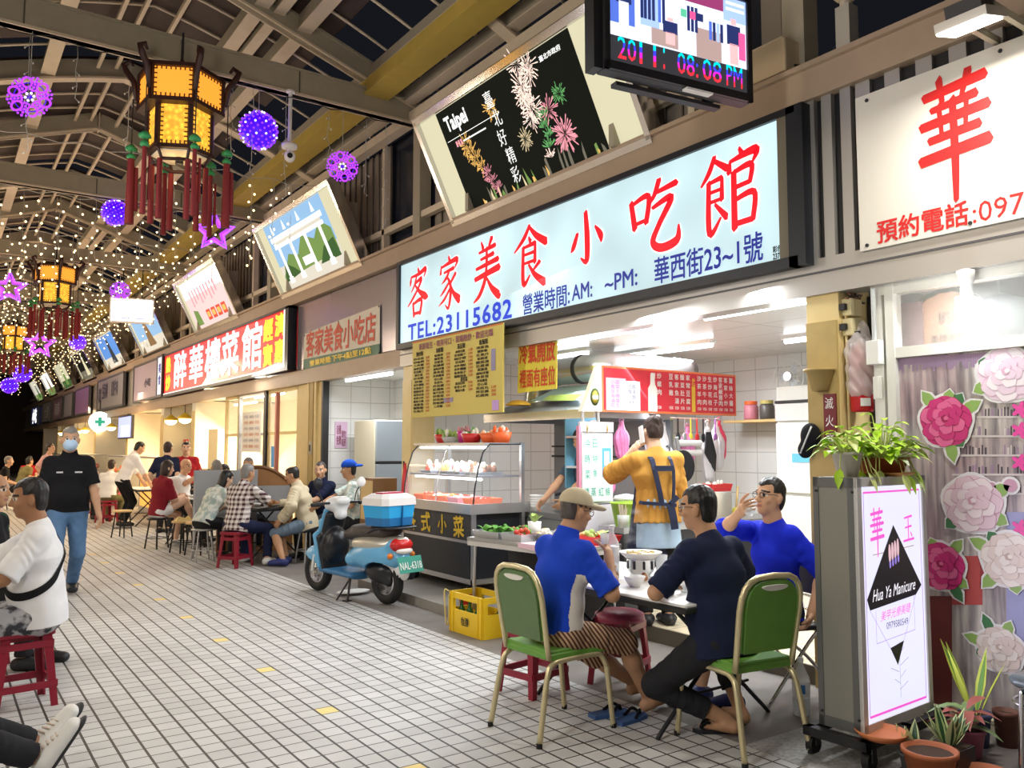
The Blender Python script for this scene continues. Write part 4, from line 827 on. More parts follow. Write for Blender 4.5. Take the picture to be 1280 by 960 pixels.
# ------------------------------------------------------------------ smooth solids: distance fields turned into one continuous mesh
def V(*a): return np.array(a, float)
def nrm(v): v = np.asarray(v, float); return v / max(np.linalg.norm(v), 1e-9)
class SDF:
    def __init__(s, lo, hi, res):
        s.lo = np.array(lo, float); s.res = res; s.n = np.maximum(np.ceil((np.array(hi) - s.lo) / res).astype(int) + 1, 2)
        s.g = np.full(s.n, 9.0, np.float32)
    def _sub(s, lo, hi, pad):
        a = np.clip(np.floor((np.minimum(lo, hi) - pad - s.lo) / s.res).astype(int), 0, s.n); b = np.clip(np.ceil((np.maximum(lo, hi) + pad - s.lo) / s.res).astype(int) + 1, 0, s.n)
        if np.any(b <= a): return None
        ax = [s.lo[i] + s.res * np.arange(a[i], b[i]) for i in range(3)]
        return (slice(a[0], b[0]), slice(a[1], b[1]), slice(a[2], b[2])), (ax[0][:, None, None], ax[1][None, :, None], ax[2][None, None, :])
    def put(s, lo, hi, pad, fn, k=0.0, op='u'):
        q = s._sub(np.asarray(lo, float), np.asarray(hi, float), pad)
        if q is None: return s
        sl, p = q; d = fn(*p).astype(np.float32); o = s.g[sl]
        if op == 'u':
            if k > 0: h = np.maximum(k - np.abs(o - d), 0) / k; s.g[sl] = np.minimum(o, d) - h * h * k * .25
            else: s.g[sl] = np.minimum(o, d)
        else: s.g[sl] = np.maximum(o, -d)
        return s
    def cone(s, a, b, r1, r2, k=.02, flat=False, sq=None, side=None, wr=0.0):
        """tapered limb from a to b; flat: cut square at b; sq: (side axis, squash) makes the section oval"""
        a, b = np.asarray(a, float), np.asarray(b, float); d = b - a; L2 = max(d @ d, 1e-9); u = d / L2 ** .5
        m = max(r1, r2) * (max(1, sq[1]) if sq else 1)
        def fn(x, y, z):
            px, py, pz = x - a[0], y - a[1], z - a[2]
            tt = (px * d[0] + py * d[1] + pz * d[2]) / L2; t = np.clip(tt, 0, 1)
            qx, qy, qz = px - t * d[0], py - t * d[1], pz - t * d[2]; r = r1 + (r2 - r1) * t
            if sq:
                ax, f = sq; c = qx * ax[0] + qy * ax[1] + qz * ax[2]; e = c / f - c
                qx, qy, qz = qx + e * ax[0], qy + e * ax[1], qz + e * ax[2]
            q = np.sqrt(qx * qx + qy * qy + qz * qz) - r
            if wr: q = q + wr * np.sin(tt * 26 + 3 * np.sin(px * 31 + py * 17)) * np.sin(px * 23 - py * 29 + pz * 7)
            if flat: q = np.maximum(q, (tt - 1) * L2 ** .5)
            return q
        return s.put(np.minimum(a, b) - m, np.maximum(a, b) + m, k + .03, fn, k)
    def ell(s, c, r, k=.02, rot=None, op='u'):
        c = np.asarray(c, float); r = np.asarray(r, float); m = max(r)
        def fn(x, y, z):
            px, py, pz = x - c[0], y - c[1], z - c[2]
            if rot is not None: px, py, pz = (rot[0][0] * px + rot[1][0] * py + rot[2][0] * pz, rot[0][1] * px + rot[1][1] * py + rot[2][1] * pz, rot[0][2] * px + rot[1][2] * py + rot[2][2] * pz)
            q = np.sqrt((px / r[0]) ** 2 + (py / r[1]) ** 2 + (pz / r[2]) ** 2); g = np.sqrt((px / r[0] ** 2) ** 2 + (py / r[1] ** 2) ** 2 + (pz / r[2] ** 2) ** 2)
            return q * (q - 1) / np.maximum(g, 1e-6)
        return s.put(c - m, c + m, k + .03, fn, k, op)
    def plane(s, p, n):
        """keep only the side the normal points away from"""
        p, n = np.asarray(p, float), nrm(n); ax = [s.lo[i] + s.res * np.arange(s.n[i]) for i in range(3)]
        d = (ax[0][:, None, None] - p[0]) * n[0] + (ax[1][None, :, None] - p[1]) * n[1] + (ax[2][None, None, :] - p[2]) * n[2]
        s.g = np.maximum(s.g, d.astype(np.float32)); return s
    def grids(s): return [s.lo[i] + s.res * np.arange(s.n[i]) for i in range(3)]
    def mesh(s):
        g = s.g; g[0], g[-1] = 9, 9; g[:, 0], g[:, -1] = 9, 9; g[:, :, 0], g[:, :, -1] = 9, 9
        ins = g < 0; n0, n1, n2 = g.shape
        cnt = np.zeros((n0 - 1, n1 - 1, n2 - 1), np.int8)
        for i in (0, 1):
            for j in (0, 1):
                for k in (0, 1): cnt += ins[i:n0 - 1 + i, j:n1 - 1 + j, k:n2 - 1 + k]
        C = np.argwhere((cnt > 0) & (cnt < 8))
        if not len(C): return np.zeros((0, 3)), np.zeros((0, 4), int)
        idx = np.full(cnt.shape, -1, np.int64); idx[tuple(C.T)] = np.arange(len(C))
        acc = np.zeros((len(C), 3)); num = np.zeros(len(C))
        cor = [(i, j, k) for i in (0, 1) for j in (0, 1) for k in (0, 1)]
        val = {c: g[C[:, 0] + c[0], C[:, 1] + c[1], C[:, 2] + c[2]] for c in cor}
        for c in cor:
            for ax in range(3):
                if c[ax] == 0:
                    e = list(c); e[ax] = 1; a, b = val[c], val[tuple(e)]; m = (a < 0) != (b < 0)
                    t = np.where(m, a / np.where(a - b == 0, 1, a - b), 0); t = np.clip(t, 0, 1)
                    for q in range(3): acc[:, q] += np.where(m, c[q] + (t if q == ax else 0), 0)
                    num += m
        vs = s.lo + s.res * (C + acc / num[:, None]); F = []
        for ax in range(3):
            o1, o2 = [(1, 2), (2, 0), (0, 1)][ax]
            A = ins; sl0 = [slice(None)] * 3; sl1 = [slice(None)] * 3; sl0[ax] = slice(0, -1); sl1[ax] = slice(1, None)
            a, b = A[tuple(sl0)], A[tuple(sl1)]
            E = np.argwhere(a != b)
            E = E[(E[:, o1] > 0) & (E[:, o2] > 0)]
            if not len(E): continue
            fl_ = a[tuple(E.T)]
            def gi(d1, d2):
                q = E.copy(); q[:, o1] -= d1; q[:, o2] -= d2; return idx[tuple(q.T)]
            f = np.stack([gi(1, 1), gi(0, 1), gi(0, 0), gi(1, 0)], 1)
            f[~fl_] = f[~fl_][:, ::-1]; F.append(f)
        return vs, np.concatenate(F)
    def build(s, name, mat, parent=None, paint=None, mats=None):
        vs, fs = s.mesh(); me = bpy.data.meshes.new(name)
        me.vertices.add(len(vs)); me.vertices.foreach_set('co', vs.astype(np.float32).ravel())
        me.loops.add(len(fs) * 4); me.loops.foreach_set('vertex_index', fs.astype(np.int32).ravel())
        me.polygons.add(len(fs)); me.polygons.foreach_set('loop_start', (np.arange(len(fs)) * 4).astype(np.int32)); me.polygons.foreach_set('loop_total', np.full(len(fs), 4, np.int32))
        for m in (mats or [mat]): me.materials.append(m)
        if paint is not None and len(fs): me.polygons.foreach_set('material_index', paint(vs[fs].mean(1)).astype(np.int32))
        me.polygons.foreach_set('use_smooth', np.ones(len(fs), bool)); me.update(calc_edges=True); me.validate()
        o = bpy.data.objects.new(name, me); COL.objects.link(o)
        if parent is not None: o.parent = parent; KD.setdefault(parent.name, []).append(o)
        return o
def rotz(v, a): c, s = math.cos(a), math.sin(a); return V(v[0] * c - v[1] * s, v[0] * s + v[1] * c, v[2])
def ik(a, t, l1, l2, pole):
    a, t = np.asarray(a, float), np.asarray(t, float); d = t - a; L = np.linalg.norm(d); L = min(max(L, abs(l1 - l2) + 1e-3), (l1 + l2) * .999); u = nrm(d); t = a + u * L
    x = (l1 * l1 - l2 * l2 + L * L) / (2 * L); h = math.sqrt(max(l1 * l1 - x * x, 0)); p = np.asarray(pole, float); p = nrm(p - u * (p @ u))
    return a + u * x + p * h, t
SKIN = {k: M('skin_' + k, c, .5, spec=.35) for k, c in {'tan': (.50, .27, .15), 'fair': (.66, .42, .29), 'brown': (.34, .165, .085), 'warm': (.58, .33, .20)}.items()}
HAIR = {k: M('hair_' + k, c, .45, noise=.4, nscale=60) for k, c in {'black': (.012, .010, .010), 'grey': (.22, .21, .20), 'brown': (.03, .015, .012), 'stubble': (.07, .055, .05)}.items()}
LIP = M('lips', (.36, .13, .10), .5); EYE = M('eye', (.02, .015, .012), .2); EYW = M('eye_white', (.7, .66, .6), .3)
def cloth(key, col, noise=.12, ns=9): return M('cloth_' + key, col, .85, noise=noise, nscale=ns, spec=.2)
def person(label, loc, face=0.0, h=1.68, seat=None, lean=6, side=0, twist=0, head=(0, 0), skin='tan', hair='black', hairstyle='short', shirt=None, sleeve=.55, sleeve_r=1.0, hem=.06, collar=False,
           trousers=None, leg_to=.97, shoes=None, RH=None, LH=None, rp=None, lp=None, RF=None, LF=None, rk=None, lk=None, res=.006, curl=.9, fat=1.0, group=None, palm=None, extra=None, skirt=None, bald=False, toes=None, pull=None, name='person', wr=.003, sole=None):
    """a figure: loc is the point under the pelvis; face is the heading in degrees (0 = +Y, clockwise); RH/LH/RF/LF are world targets of wrists and ankles"""
    s = h / 1.70; th = -rad(face); lx, ly, lz = loc
    Rt, Fw, Up = rotz((1, 0, 0), th), rotz((0, 1, 0), th), V(0, 0, 1)
    def W(v): return np.asarray(v, float) - V(lx, ly, lz)                 # world -> local to the figure
    def Lc(r, f, u): return Rt * r + Fw * f + Up * u
    hz = (seat - lz + .095 * s) if seat is not None else .515 * h
    pel = Lc(0, 0, hz); u = nrm(Lc(math.sin(rad(side)), math.sin(rad(lean)), math.cos(rad(lean))))
    tr = rotz(Rt, -rad(twist)); tr = nrm(tr - u * (tr @ u)); tf = np.cross(u, tr)
    wai = pel + u * .15 * s; che = pel + u * .33 * s; nb = pel + u * .50 * s
    SR, SLh = nb + tr * .165 * s - u * .045 * s, nb - tr * .165 * s - u * .045 * s
    hy, hp = rad(head[0]), rad(head[1])
    hf = rotz(Fw, -rad(twist) - hy); hf = nrm(hf * math.cos(hp) + Up * math.sin(hp)); hr = nrm(np.cross(hf, Up)); hu = np.cross(hr, hf)
    hb = nb + u * .07 * s + hf * .012; hc = hb + hu * .125 * s + hf * .03 * s
    def H(x, y, z): return hc + (hr * x + hf * y + hu * z) * s
    rot = np.stack([hr, hf, hu], 1)
    # limbs
    dflt_r, dflt_l = pel + Lc(.20 * s, .06, .0) + u * .0, pel + Lc(-.20 * s, .06, .0)
    if seat is not None: dflt_r, dflt_l = pel + Lc(.11 * s, .34 * s, .10), pel + Lc(-.11 * s, .34 * s, .10)
    ER, WR = ik(SR, W(RH) if RH is not None else dflt_r, .285 * s, .25 * s, rp if rp is not None else (Lc(.6, -1, -.3)))
    EL, WL = ik(SLh, W(LH) if LH is not None else dflt_l, .285 * s, .25 * s, lp if lp is not None else (Lc(-.6, -1, -.3)))
    HR, HL = pel + Lc(.088 * s, 0, -.02), pel + Lc(-.088 * s, 0, -.02)
    fz = .075 * s
    if seat is not None: dR, dL = Lc(.12 * s, .40 * s, fz), Lc(-.12 * s, .40 * s, fz)
    else: dR, dL = Lc(.09 * s, .0, fz), Lc(-.09 * s, .02, fz)
    KR, AR = ik(HR, W(RF) if RF is not None else dR, .43 * s, .42 * s, rk if rk is not None else Lc(.15, 1, .35))
    KL, AL = ik(HL, W(LF) if LF is not None else dL, .43 * s, .42 * s, lk if lk is not None else Lc(-.15, 1, .35))
    tdir = {'R': nrm(rotz(Fw, 0)), 'L': nrm(Fw)}
    if toes: tdir = {'R': nrm(toes[0]), 'L': nrm(toes[1])}
    pts = np.array([pel, nb, SR, SLh, ER, EL, WR, WL, KR, KL, AR, AL, hc + hu * .2 * s, hc + hf * .2, hc - hf * .2, AR + tdir['R'] * .2, AL + tdir['L'] * .2])
    lo, hi = pts.min(0) - .19, pts.max(0) + .19
    t = thing(name, label, 'person', loc, group=group)
    near = res <= .0075
    b = SDF(lo, hi, res); f2 = fat
    # --- body, one continuous surface
    def torso(B, o, k=.05, neck=True):
        B.cone(pel - u * .01, wai, .098 * f2 * s + o, .088 * f2 * s + o, k, sq=(Rt, 1.5)); B.cone(wai, che, .088 * f2 * s + o, .100 * f2 ** .5 * s + o, k, sq=(tr, 1.5))
        B.cone(che, nb - u * .05 * s, .100 * f2 ** .5 * s + o, .065 * s + o, k, sq=(tr, 1.62)); B.cone(SR, SLh, .052 * s + o, .052 * s + o, k)
        if neck: B.cone(nb - u * .04, hb, .060 * s + o, .05 * s + o * .3, k)
    torso(b, 0)
    if f2 > 1.05: b.ell(wai + tf * .035 * f2 - u * .02, V(.15, .11, .13) * f2 * s, .05, np.stack([tr, tf, u], 1))
    for S_, E_, W_ in ((SR, ER, WR), (SLh, EL, WL)):
        b.cone(S_, E_, .050 * s, .039 * s, .035); b.cone(E_, E_ + (W_ - E_) * .35, .040 * s, .040 * s, .02); b.cone(E_ + (W_ - E_) * .3, W_, .040 * s, .027 * s, .02)
    for H_, K_, A_ in ((HR, KR, AR), (HL, KL, AL)):
        b.cone(H_, K_, .083 * s * f2 ** .5, .054 * s, .04); b.cone(K_, K_ + (A_ - K_) * .35, .052 * s, .056 * s, .02); b.cone(K_ + (A_ - K_) * .3, A_, .056 * s, .034 * s, .02)
    for A_, d in ((AR, tdir['R']), (AL, tdir['L'])):
        sd = nrm(np.cross(d, Up)); dn = nrm(np.cross(d, sd)); dn = dn if dn[2] < 0 else -dn
        b.cone(A_ - d * .035 * s + dn * .035 * s, A_ + d * .02 * s + dn * .03, .036 * s, .034 * s, .02); b.cone(A_ + dn * .025 * s, A_ + d * .15 * s + dn * .052 * s, .035 * s, .022 * s, .02, sq=(sd, 1.5))
        for i in range(5 if shoes is None else 0): o_ = (i - 2) * .018 * s; b.cone(A_ + d * .14 * s + dn * .055 * s + sd * o_, A_ + d * (.195 - .008 * abs(i - 1)) * s + dn * .058 * s + sd * o_ * 1.15, .0105 * s, .009 * s, .004)
    # head
    b.cone(hb - hu * .01, H(0, -.005, -.02), .054 * s, .055 * s, .03)
    b.ell(H(0, -.012, .03), V(.074, .093, .088) * s, .03, rot); b.ell(H(0, .022, -.045), V(.060, .066, .078) * s, .03, rot)
    b.ell(H(0, .055, -.098), V(.028, .022, .02) * s, .02, rot); b.cone(H(0, .082, .008), H(0, .102, -.030), .009 * s, .0135 * s, .012); b.ell(H(.013, .092, -.036), V(.009, .010, .008) * s, .006, rot); b.ell(H(-.013, .092, -.036), V(.009, .010, .008) * s, .006, rot)
    b.ell(H(0, .078, -.066), V(.024, .012, .009) * s, .008, rot); b.cone(H(-.035, .074, .022), H(.035, .074, .022), .010 * s, .010 * s, .02)
    b.ell(H(.048, .058, -.028), V(.018, .016, .016) * s, .02, rot); b.ell(H(-.048, .058, -.028), V(.018, .016, .016) * s, .02, rot)
    for sg in (-1, 1): b.ell(H(sg * .076, -.012, -.018), V(.010, .020, .032) * s, .006, rot); b.ell(H(sg * .083, -.018, -.010), V(.008, .014, .022) * s, .005, rot)
    # hands
    def hand(W_, E_, sg, pn):
        d = nrm(W_ - E_); n = np.asarray(pn, float) if pn is not None else (Lc(-sg, .2, -.6)); n = nrm(n - d * (n @ d)); a = nrm(np.cross(d, n)) * sg          # a: towards the thumb side
        fr = .0085 if near else .011
        b.cone(W_, W_ + d * .035 * s, .024 * s, .026 * s, .015, sq=(a, 1.3)); b.cone(W_ + d * .03 * s, W_ + d * .08 * s, .017 * s, .015 * s, .012, sq=(a, 2.3))
        for i, (off, ln) in enumerate(((.030, .070), (.010, .078), (-.010, .072), (-.029, .058))):
            p = W_ + d * .085 * s + a * off * s; q = d.copy(); c = curl * (.75 + .12 * i)
            for j, fr_ in enumerate((.45, .32, .26)):
                an = c * (.55, .85, .6)[j]; q = nrm(q * math.cos(an) + n * math.sin(an)); p2 = p + q * ln * fr_ * s; b.cone(p, p2, fr * s * (1 - .08 * j), fr * s * (.94 - .1 * j), .003); p = p2
        p = W_ + d * .025 * s + a * .028 * s; q = nrm(d * .75 + a * .75 + n * .25)
        for j, ln in enumerate((.040, .034, .026)): p2 = p + q * ln * s; b.cone(p, p2, .0115 * s * (1 - .1 * j), .0105 * s * (1 - .1 * j), .004); p = p2; q = nrm(q * .8 + d * .25 + n * .35 * curl)
    pm = palm or {}
    hand(WR, ER, 1, pm.get('R')); hand(WL, EL, -1, pm.get('L'))
    sk = SKIN[skin]; hm = HAIR[hair]
    def paint(c):
        q = (c - hc) @ np.stack([hr, hf, hu], 1) / s; r = np.zeros(len(c), int); fr_ = q[:, 1] > .04
        ax = np.abs(np.abs(q[:, 0]) - .033)
        r[fr_ & (ax < .017) & (np.abs(q[:, 2] - .004) < .0075)] = 2; r[fr_ & (ax < .007) & (np.abs(q[:, 2] - .004) < .0085)] = 1
        r[fr_ & (np.abs(np.abs(q[:, 0]) - .034) < .022) & (np.abs(q[:, 2] - .028 + .25 * (np.abs(q[:, 0]) - .034)) < .005)] = 3
        r[fr_ & (np.abs(q[:, 0]) < .024) & (np.abs(q[:, 2] + .066) < .0085) & (q[:, 1] > .06)] = 4
        return r
    b.build('body', sk, t, paint, [sk, EYE, EYW, hm, LIP])
    D = dict(locals())
    # --- clothes
    if shirt is not None:
        c = SDF(lo, hi, res); o = .016 * s
        torso(c, o, .05, False); c.cone(nb - u * .05, nb + u * .02, .075 * s, .068 * s, .03); c.cone(pel + u * .02, pel - u * hem * 2, .118 * f2 * s, .126 * f2 * s, .03, flat=True, sq=(Rt, 1.52))
        if f2 > 1.05: c.ell(wai + tf * .035 * f2 - u * .02, V(.15, .11, .13) * f2 * s + o * 1.1, .05, np.stack([tr, tf, u], 1))
        for S_, E_, W_ in ((SR, ER, WR), (SLh, EL, WL)):
            if sleeve > 0: c.cone(S_, S_ + (E_ - S_) * min(sleeve, 1) * 1.0, .066 * s, .062 * s * sleeve_r, .03, flat=sleeve < 1, wr=wr)
            if sleeve > 1: c.cone(E_, E_ + (W_ - E_) * (sleeve - 1), .058 * s * sleeve_r, .046 * s * sleeve_r, .02, flat=True, wr=wr)
        G = c.grids(); X, Y, Z = G[0][:, None, None], G[1][None, :, None], G[2][None, None, :]
        if collar: c.cone(nb + u * .0, hb + hu * .018 * s, .078 * s, .066 * s, .02, flat=True)
        c.ell(hb + hu * (.065 if collar else .03) * s + hf * .025, V(.068, .075, .066) * s, 0, rot, 'c')
        if wr: c.g += (wr * .9 * np.sin(X * 19 + 7 * Z + 2 * np.sin(Y * 13)) * np.sin(Z * 17 - Y * 21 + X * 5)).astype(np.float32)
        c.plane(pel - u * hem * s, -u)
        m = shirt if isinstance(shirt, (list, tuple)) else [shirt]
        o_ = c.build('shirt', m[0], t, (lambda cc: pull(cc, D)) if pull else None, list(m))
    if trousers is not None:
        c = SDF(lo, hi, res); c.cone(pel - u * .02, pel + u * .075 * s, .112 * f2 * s, .100 * f2 * s, .04, flat=True, sq=(Rt, 1.5))
        for H_, K_, A_ in ((HR, KR, AR), (HL, KL, AL)):
            kk = .078 * s if skirt else .070 * s
            f = min(leg_to, .5) / .5; c.cone(H_, H_ + (K_ - H_) * f, .100 * s * f2 ** .5, kk if f >= 1 else .088 * s, .04, flat=f < 1, wr=wr)
            if leg_to > .5: g_ = (leg_to - .5) / .5; c.cone(K_, K_ + (A_ - K_) * g_, .070 * s, (.070 - .014 * g_) * s, .03, flat=True, wr=wr)
        m = trousers if isinstance(trousers, (list, tuple)) else [trousers]
        c.build('trousers', m[0], t, None, list(m))
    if shoes is not None:
        for A_, d in ((AR, tdir['R']), (AL, tdir['L'])):
            sd = nrm(np.cross(d, Up)); dn = nrm(np.cross(d, sd)); dn = dn if dn[2] < 0 else -dn
            c = SDF(np.minimum(A_, A_ + d * .25) - .12, np.maximum(A_, A_ + d * .25) + .12, res)
            c.cone(A_ - d * .035 * s + dn * .035 * s, A_ + d * .03 * s + dn * .03 * s, .046 * s, .044 * s, .02); c.cone(A_ + dn * .024 * s, A_ + d * .175 * s + dn * .045 * s, .047 * s, .036 * s, .02, sq=(sd, 1.45))
            c.plane(A_ + dn * .075 * s, dn); c.plane(A_ - dn * .02, -dn - d * .1); c.build('shoe', shoes, t)
            if sole: c = SDF(np.minimum(A_, A_ + d * .25) - .12, np.maximum(A_, A_ + d * .25) + .12, res); c.cone(A_ - d * .03 * s + dn * .066 * s, A_ + d * .185 * s + dn * .066 * s, .052 * s, .050 * s, .0, sq=(dn, .3)); c.build('shoe_sole', sole, t)
            if sole: c = SDF(A_ - .15, A_ + .2, .005); [c.cone(A_ + d * (.045 + .022 * i) * s - dn * (.022 - .008 * i) * s - sd * .032, A_ + d * (.052 + .022 * i) * s - dn * (.022 - .008 * i) * s + sd * .032, .006, .006, 0) for i in range(4)]; c.build('shoe_lace', S_lace, t)
    # --- hair
    if hairstyle:
        c = SDF(hc - .2, hc + .2, min(res, .006)); o = .012 * s
        c.ell(H(0, -.014, .034), V(.079, .098, .094) * s + (0 if hairstyle != 'buzz' else -.004), .01, rot)
        if hairstyle == 'bob':
            c.ell(H(0, -.03, -.06), V(.085, .075, .12) * s, .04, rot); c.plane(H(0, 0, -.15), -hu)
        if hairstyle == 'bun': c.ell(H(0, -.075, .09), V(.045, .04, .045) * s, .015, rot); c.ell(H(0, -.04, -.02), V(.066, .07, .07) * s, .03, rot)
        if hairstyle == 'pony': c.cone(H(0, -.10, .02), H(0, -.13, -.16), .03 * s, .012 * s, .02)
        if hairstyle == 'long': c.ell(H(0, -.045, -.08), V(.085, .06, .15) * s, .04, rot)
        if hairstyle in ('short', 'buzz', 'bald', 'thin'): c.ell(H(0, -.045, -.028), (V(.068, .056, .075) if hairstyle == 'short' else V(.064, .05, .058)) * s, .02, rot)
        G = c.grids(); X, Y, Z = G[0][:, None, None] - hc[0], G[1][None, :, None] - hc[1], G[2][None, None, :] - hc[2]
        qx, qy, qz = [(X * a_[0] + Y * a_[1] + Z * a_[2]) / s for a_ in (hr, hf, hu)]
        line = .052 if hairstyle != 'bob' else .045                # hairline: nothing on the face
        face_ = np.minimum(qy - (.030 - .0 * qz), (line + .10 * (qy - .03) + .35 * np.abs(qx)) - qz) if hairstyle not in ('bob', 'long') else np.minimum(qy - .035, line - qz)
        c.g = np.maximum(c.g, (face_ * s).astype(np.float32))
        if hairstyle in ('short', 'buzz', 'bald', 'thin', 'bun', 'pony'):
            ear = np.minimum(np.minimum(qy + .035, .03 - qy + .02), .022 - qz); c.g = np.maximum(c.g, (ear * s).astype(np.float32)); c.plane(H(0, 0, -.088 if hairstyle == 'short' else -.06), -hu)
        if hairstyle in ('bald', 'thin'): c.g = np.maximum(c.g, ((qz - (.055 if hairstyle == 'bald' else .102) + np.maximum(0, -qy - .06) * -.5) * s).astype(np.float32))
        if near: c.g += (.0022 * np.sin(qx * 190 + 30 * qz) * np.sin(qz * 60 + qy * 160)).astype(np.float32)
        c.build('hair', hm, t)
    return t, D
# ------------------------------------------------------------------ people
C_blue = cloth('royal_blue', (0.012, 0.055, 0.50)); C_blue2 = cloth('vivid_blue', (0.010, 0.025, 0.60)); C_navy = cloth('navy', (0.012, 0.016, 0.045)); C_white = cloth('white', (0.80, 0.79, 0.80)); C_cream = cloth('side_panel', (0.72, 0.66, 0.58))
C_char = cloth('charcoal', (0.022, 0.022, 0.025)); C_black = cloth('black', (0.010, 0.010, 0.012)); C_must = cloth('mustard', (0.50, 0.25, 0.05), .2, 14); C_beige = cloth('beige', (0.56, 0.48, 0.33)); C_teal = cloth('slate', (0.07, 0.10, 0.14))
C_maroon = cloth('maroon', (0.22, 0.015, 0.025)); C_redc = cloth('red', (0.42, 0.02, 0.03)); C_pink = cloth('pink', (0.75, 0.48, 0.50)); C_grey = cloth('grey', (0.30, 0.30, 0.31)); C_dgreen = cloth('dark_green', (0.015, 0.05, 0.03)); C_purple = cloth('purple', (0.18, 0.06, 0.50)); C_olive = cloth('olive', (0.16, 0.14, 0.06)); C_khaki = cloth('khaki', (0.50, 0.42, 0.28), .15, 20)
def denim(key, col):
    m = cloth(key, col, .45, 5); return m
C_jeans = denim('jeans', (0.10, 0.19, 0.34)); C_denim = denim('pale_denim', (0.34, 0.46, 0.60)); C_short = cloth('blue_grey_shorts', (0.14, 0.19, 0.25))
def patterned(key, fn):
    m = bpy.data.materials.new('cloth_' + key); m.use_nodes = True; nt = m.node_tree; b = nt.nodes['Principled BSDF']; b.inputs['Roughness'].default_value = .85; b.inputs['Specular IOR Level'].default_value = .2
    tc = nt.nodes.new('ShaderNodeTexCoord'); fn(nt, b, tc); return m
def stripes_fn(nt, b, tc):
    w = nt.nodes.new('ShaderNodeTexWave'); w.inputs['Scale'].default_value = 15; w.inputs['Distortion'].default_value = 2.2; w.inputs['Detail'].default_value = 1; w.inputs['Detail Scale'].default_value = .5
    mp = nt.nodes.new('ShaderNodeMapping'); mp.inputs['Rotation'].default_value = (0, rad(38), rad(20)); nt.links.new(tc.outputs['Object'], mp.inputs[0]); nt.links.new(mp.outputs[0], w.inputs[0])
    r = nt.nodes.new('ShaderNodeValToRGB'); nt.links.new(w.outputs[0], r.inputs[0]); e = r.color_ramp.elements; e[0].position = .35; e[0].color = (.10, .035, .022, 1); e[1].position = .6; e[1].color = (.55, .36, .22, 1); nt.links.new(r.outputs[0], b.inputs[0])
C_stripe = patterned('brown_stripes', stripes_fn)
def plaid_fn(nt, b, tc):
    sp = nt.nodes.new('ShaderNodeSeparateXYZ'); mp = nt.nodes.new('ShaderNodeMapping'); mp.inputs['Rotation'].default_value = (0, 0, rad(60)); nt.links.new(tc.outputs['Object'], mp.inputs[0]); nt.links.new(mp.outputs[0], sp.inputs[0]); os_ = []
    for ax, sc_ in ((0, 16), (2, 16)):
        a = nt.nodes.new('ShaderNodeMath'); a.operation = 'MULTIPLY'; a.inputs[1].default_value = sc_; nt.links.new(sp.outputs[ax], a.inputs[0]); f = nt.nodes.new('ShaderNodeMath'); f.operation = 'PINGPONG'; f.inputs[1].default_value = .5; nt.links.new(a.outputs[0], f.inputs[0]); g = nt.nodes.new('ShaderNodeMath'); g.operation = 'LESS_THAN'; g.inputs[1].default_value = .24; nt.links.new(f.outputs[0], g.inputs[0]); os_.append(g)
    s_ = nt.nodes.new('ShaderNodeMath'); s_.operation = 'ADD'; nt.links.new(os_[0].outputs[0], s_.inputs[0]); nt.links.new(os_[1].outputs[0], s_.inputs[1]); d = nt.nodes.new('ShaderNodeMath'); d.operation = 'MULTIPLY'; d.inputs[1].default_value = .5; nt.links.new(s_.outputs[0], d.inputs[0])
    r = nt.nodes.new('ShaderNodeValToRGB'); nt.links.new(d.outputs[0], r.inputs[0]); e = r.color_ramp.elements; e[0].position = 0; e[0].color = (.72, .66, .62, 1); e[1].position = 1; e[1].color = (.07, .025, .03, 1); nt.links.new(r.outputs[0], b.inputs[0])
C_plaid = patterned('plaid', plaid_fn)
def blotch(c1, c2, sc_):
    def fn(nt, b, tc):
        n = nt.nodes.new('ShaderNodeTexNoise'); n.inputs['Scale'].default_value = sc_; n.inputs['Detail'].default_value = 3; nt.links.new(tc.outputs['Object'], n.inputs[0]); r = nt.nodes.new('ShaderNodeValToRGB'); nt.links.new(n.outputs[0], r.inputs[0]); e = r.color_ramp.elements; e[0].position = .44; e[0].color = (*c1, 1); e[1].position = .54; e[1].color = (*c2, 1); nt.links.new(r.outputs[0], b.inputs[0])
    return fn
C_pale = patterned('pale_print', blotch((.40, .50, .48), (.70, .72, .66), 16)); C_camo = patterned('grey_print', blotch((.05, .05, .06), (.42, .42, .44), 13))
S_lace = M('shoe_lace', (.6, .5, .42), .7); S_white = M('shoe_white', (.72, .70, .66), .5); S_black = M('shoe_black', (.015, .015, .018), .5); S_navy = M('shoe_navy', (.02, .03, .14), .6)
# --- the three at the near table
def side_panel(cc, D):
    s, Rt, u, pel, tf = D['s'], D['Rt'], D['u'], D['pel'], D['tf']; q = cc - pel; a = q @ Rt; f = q @ tf; h_ = q @ u
    arm = np.linalg.norm(np.cross(cc - D['SR'], nrm(D['ER'] - D['SR'])), axis=1) < .075 * s
    return ((a > .03) & (f > -.05) & (f < .115) & (h_ < .33 * s) & ~arm).astype(int)
cap_man, D = person('person in blue polo, khaki cap and striped shorts on the green chair', (2.92, 3.76, 0), 88, 1.63, seat=.45, lean=8, head=(8, -12), skin='tan', hair='stubble', hairstyle='buzz', shirt=[C_blue, C_cream], pull=side_panel, sleeve=.92, sleeve_r=1.12, hem=.02, collar=True, trousers=C_stripe, leg_to=.56,
    RH=(3.17, 3.60, .93), LH=(3.40, 3.98, .80), rp=V(.8, -.5, -.9), lp=V(.3, .9, -.4), RF=(3.52, 3.66, .085), LF=(3.66, 3.88, .085), res=.0055, curl=1.2, palm={'R': V(0, .8, .3)}, toes=(V(.95, .05, .12), V(1, .1, 0)))
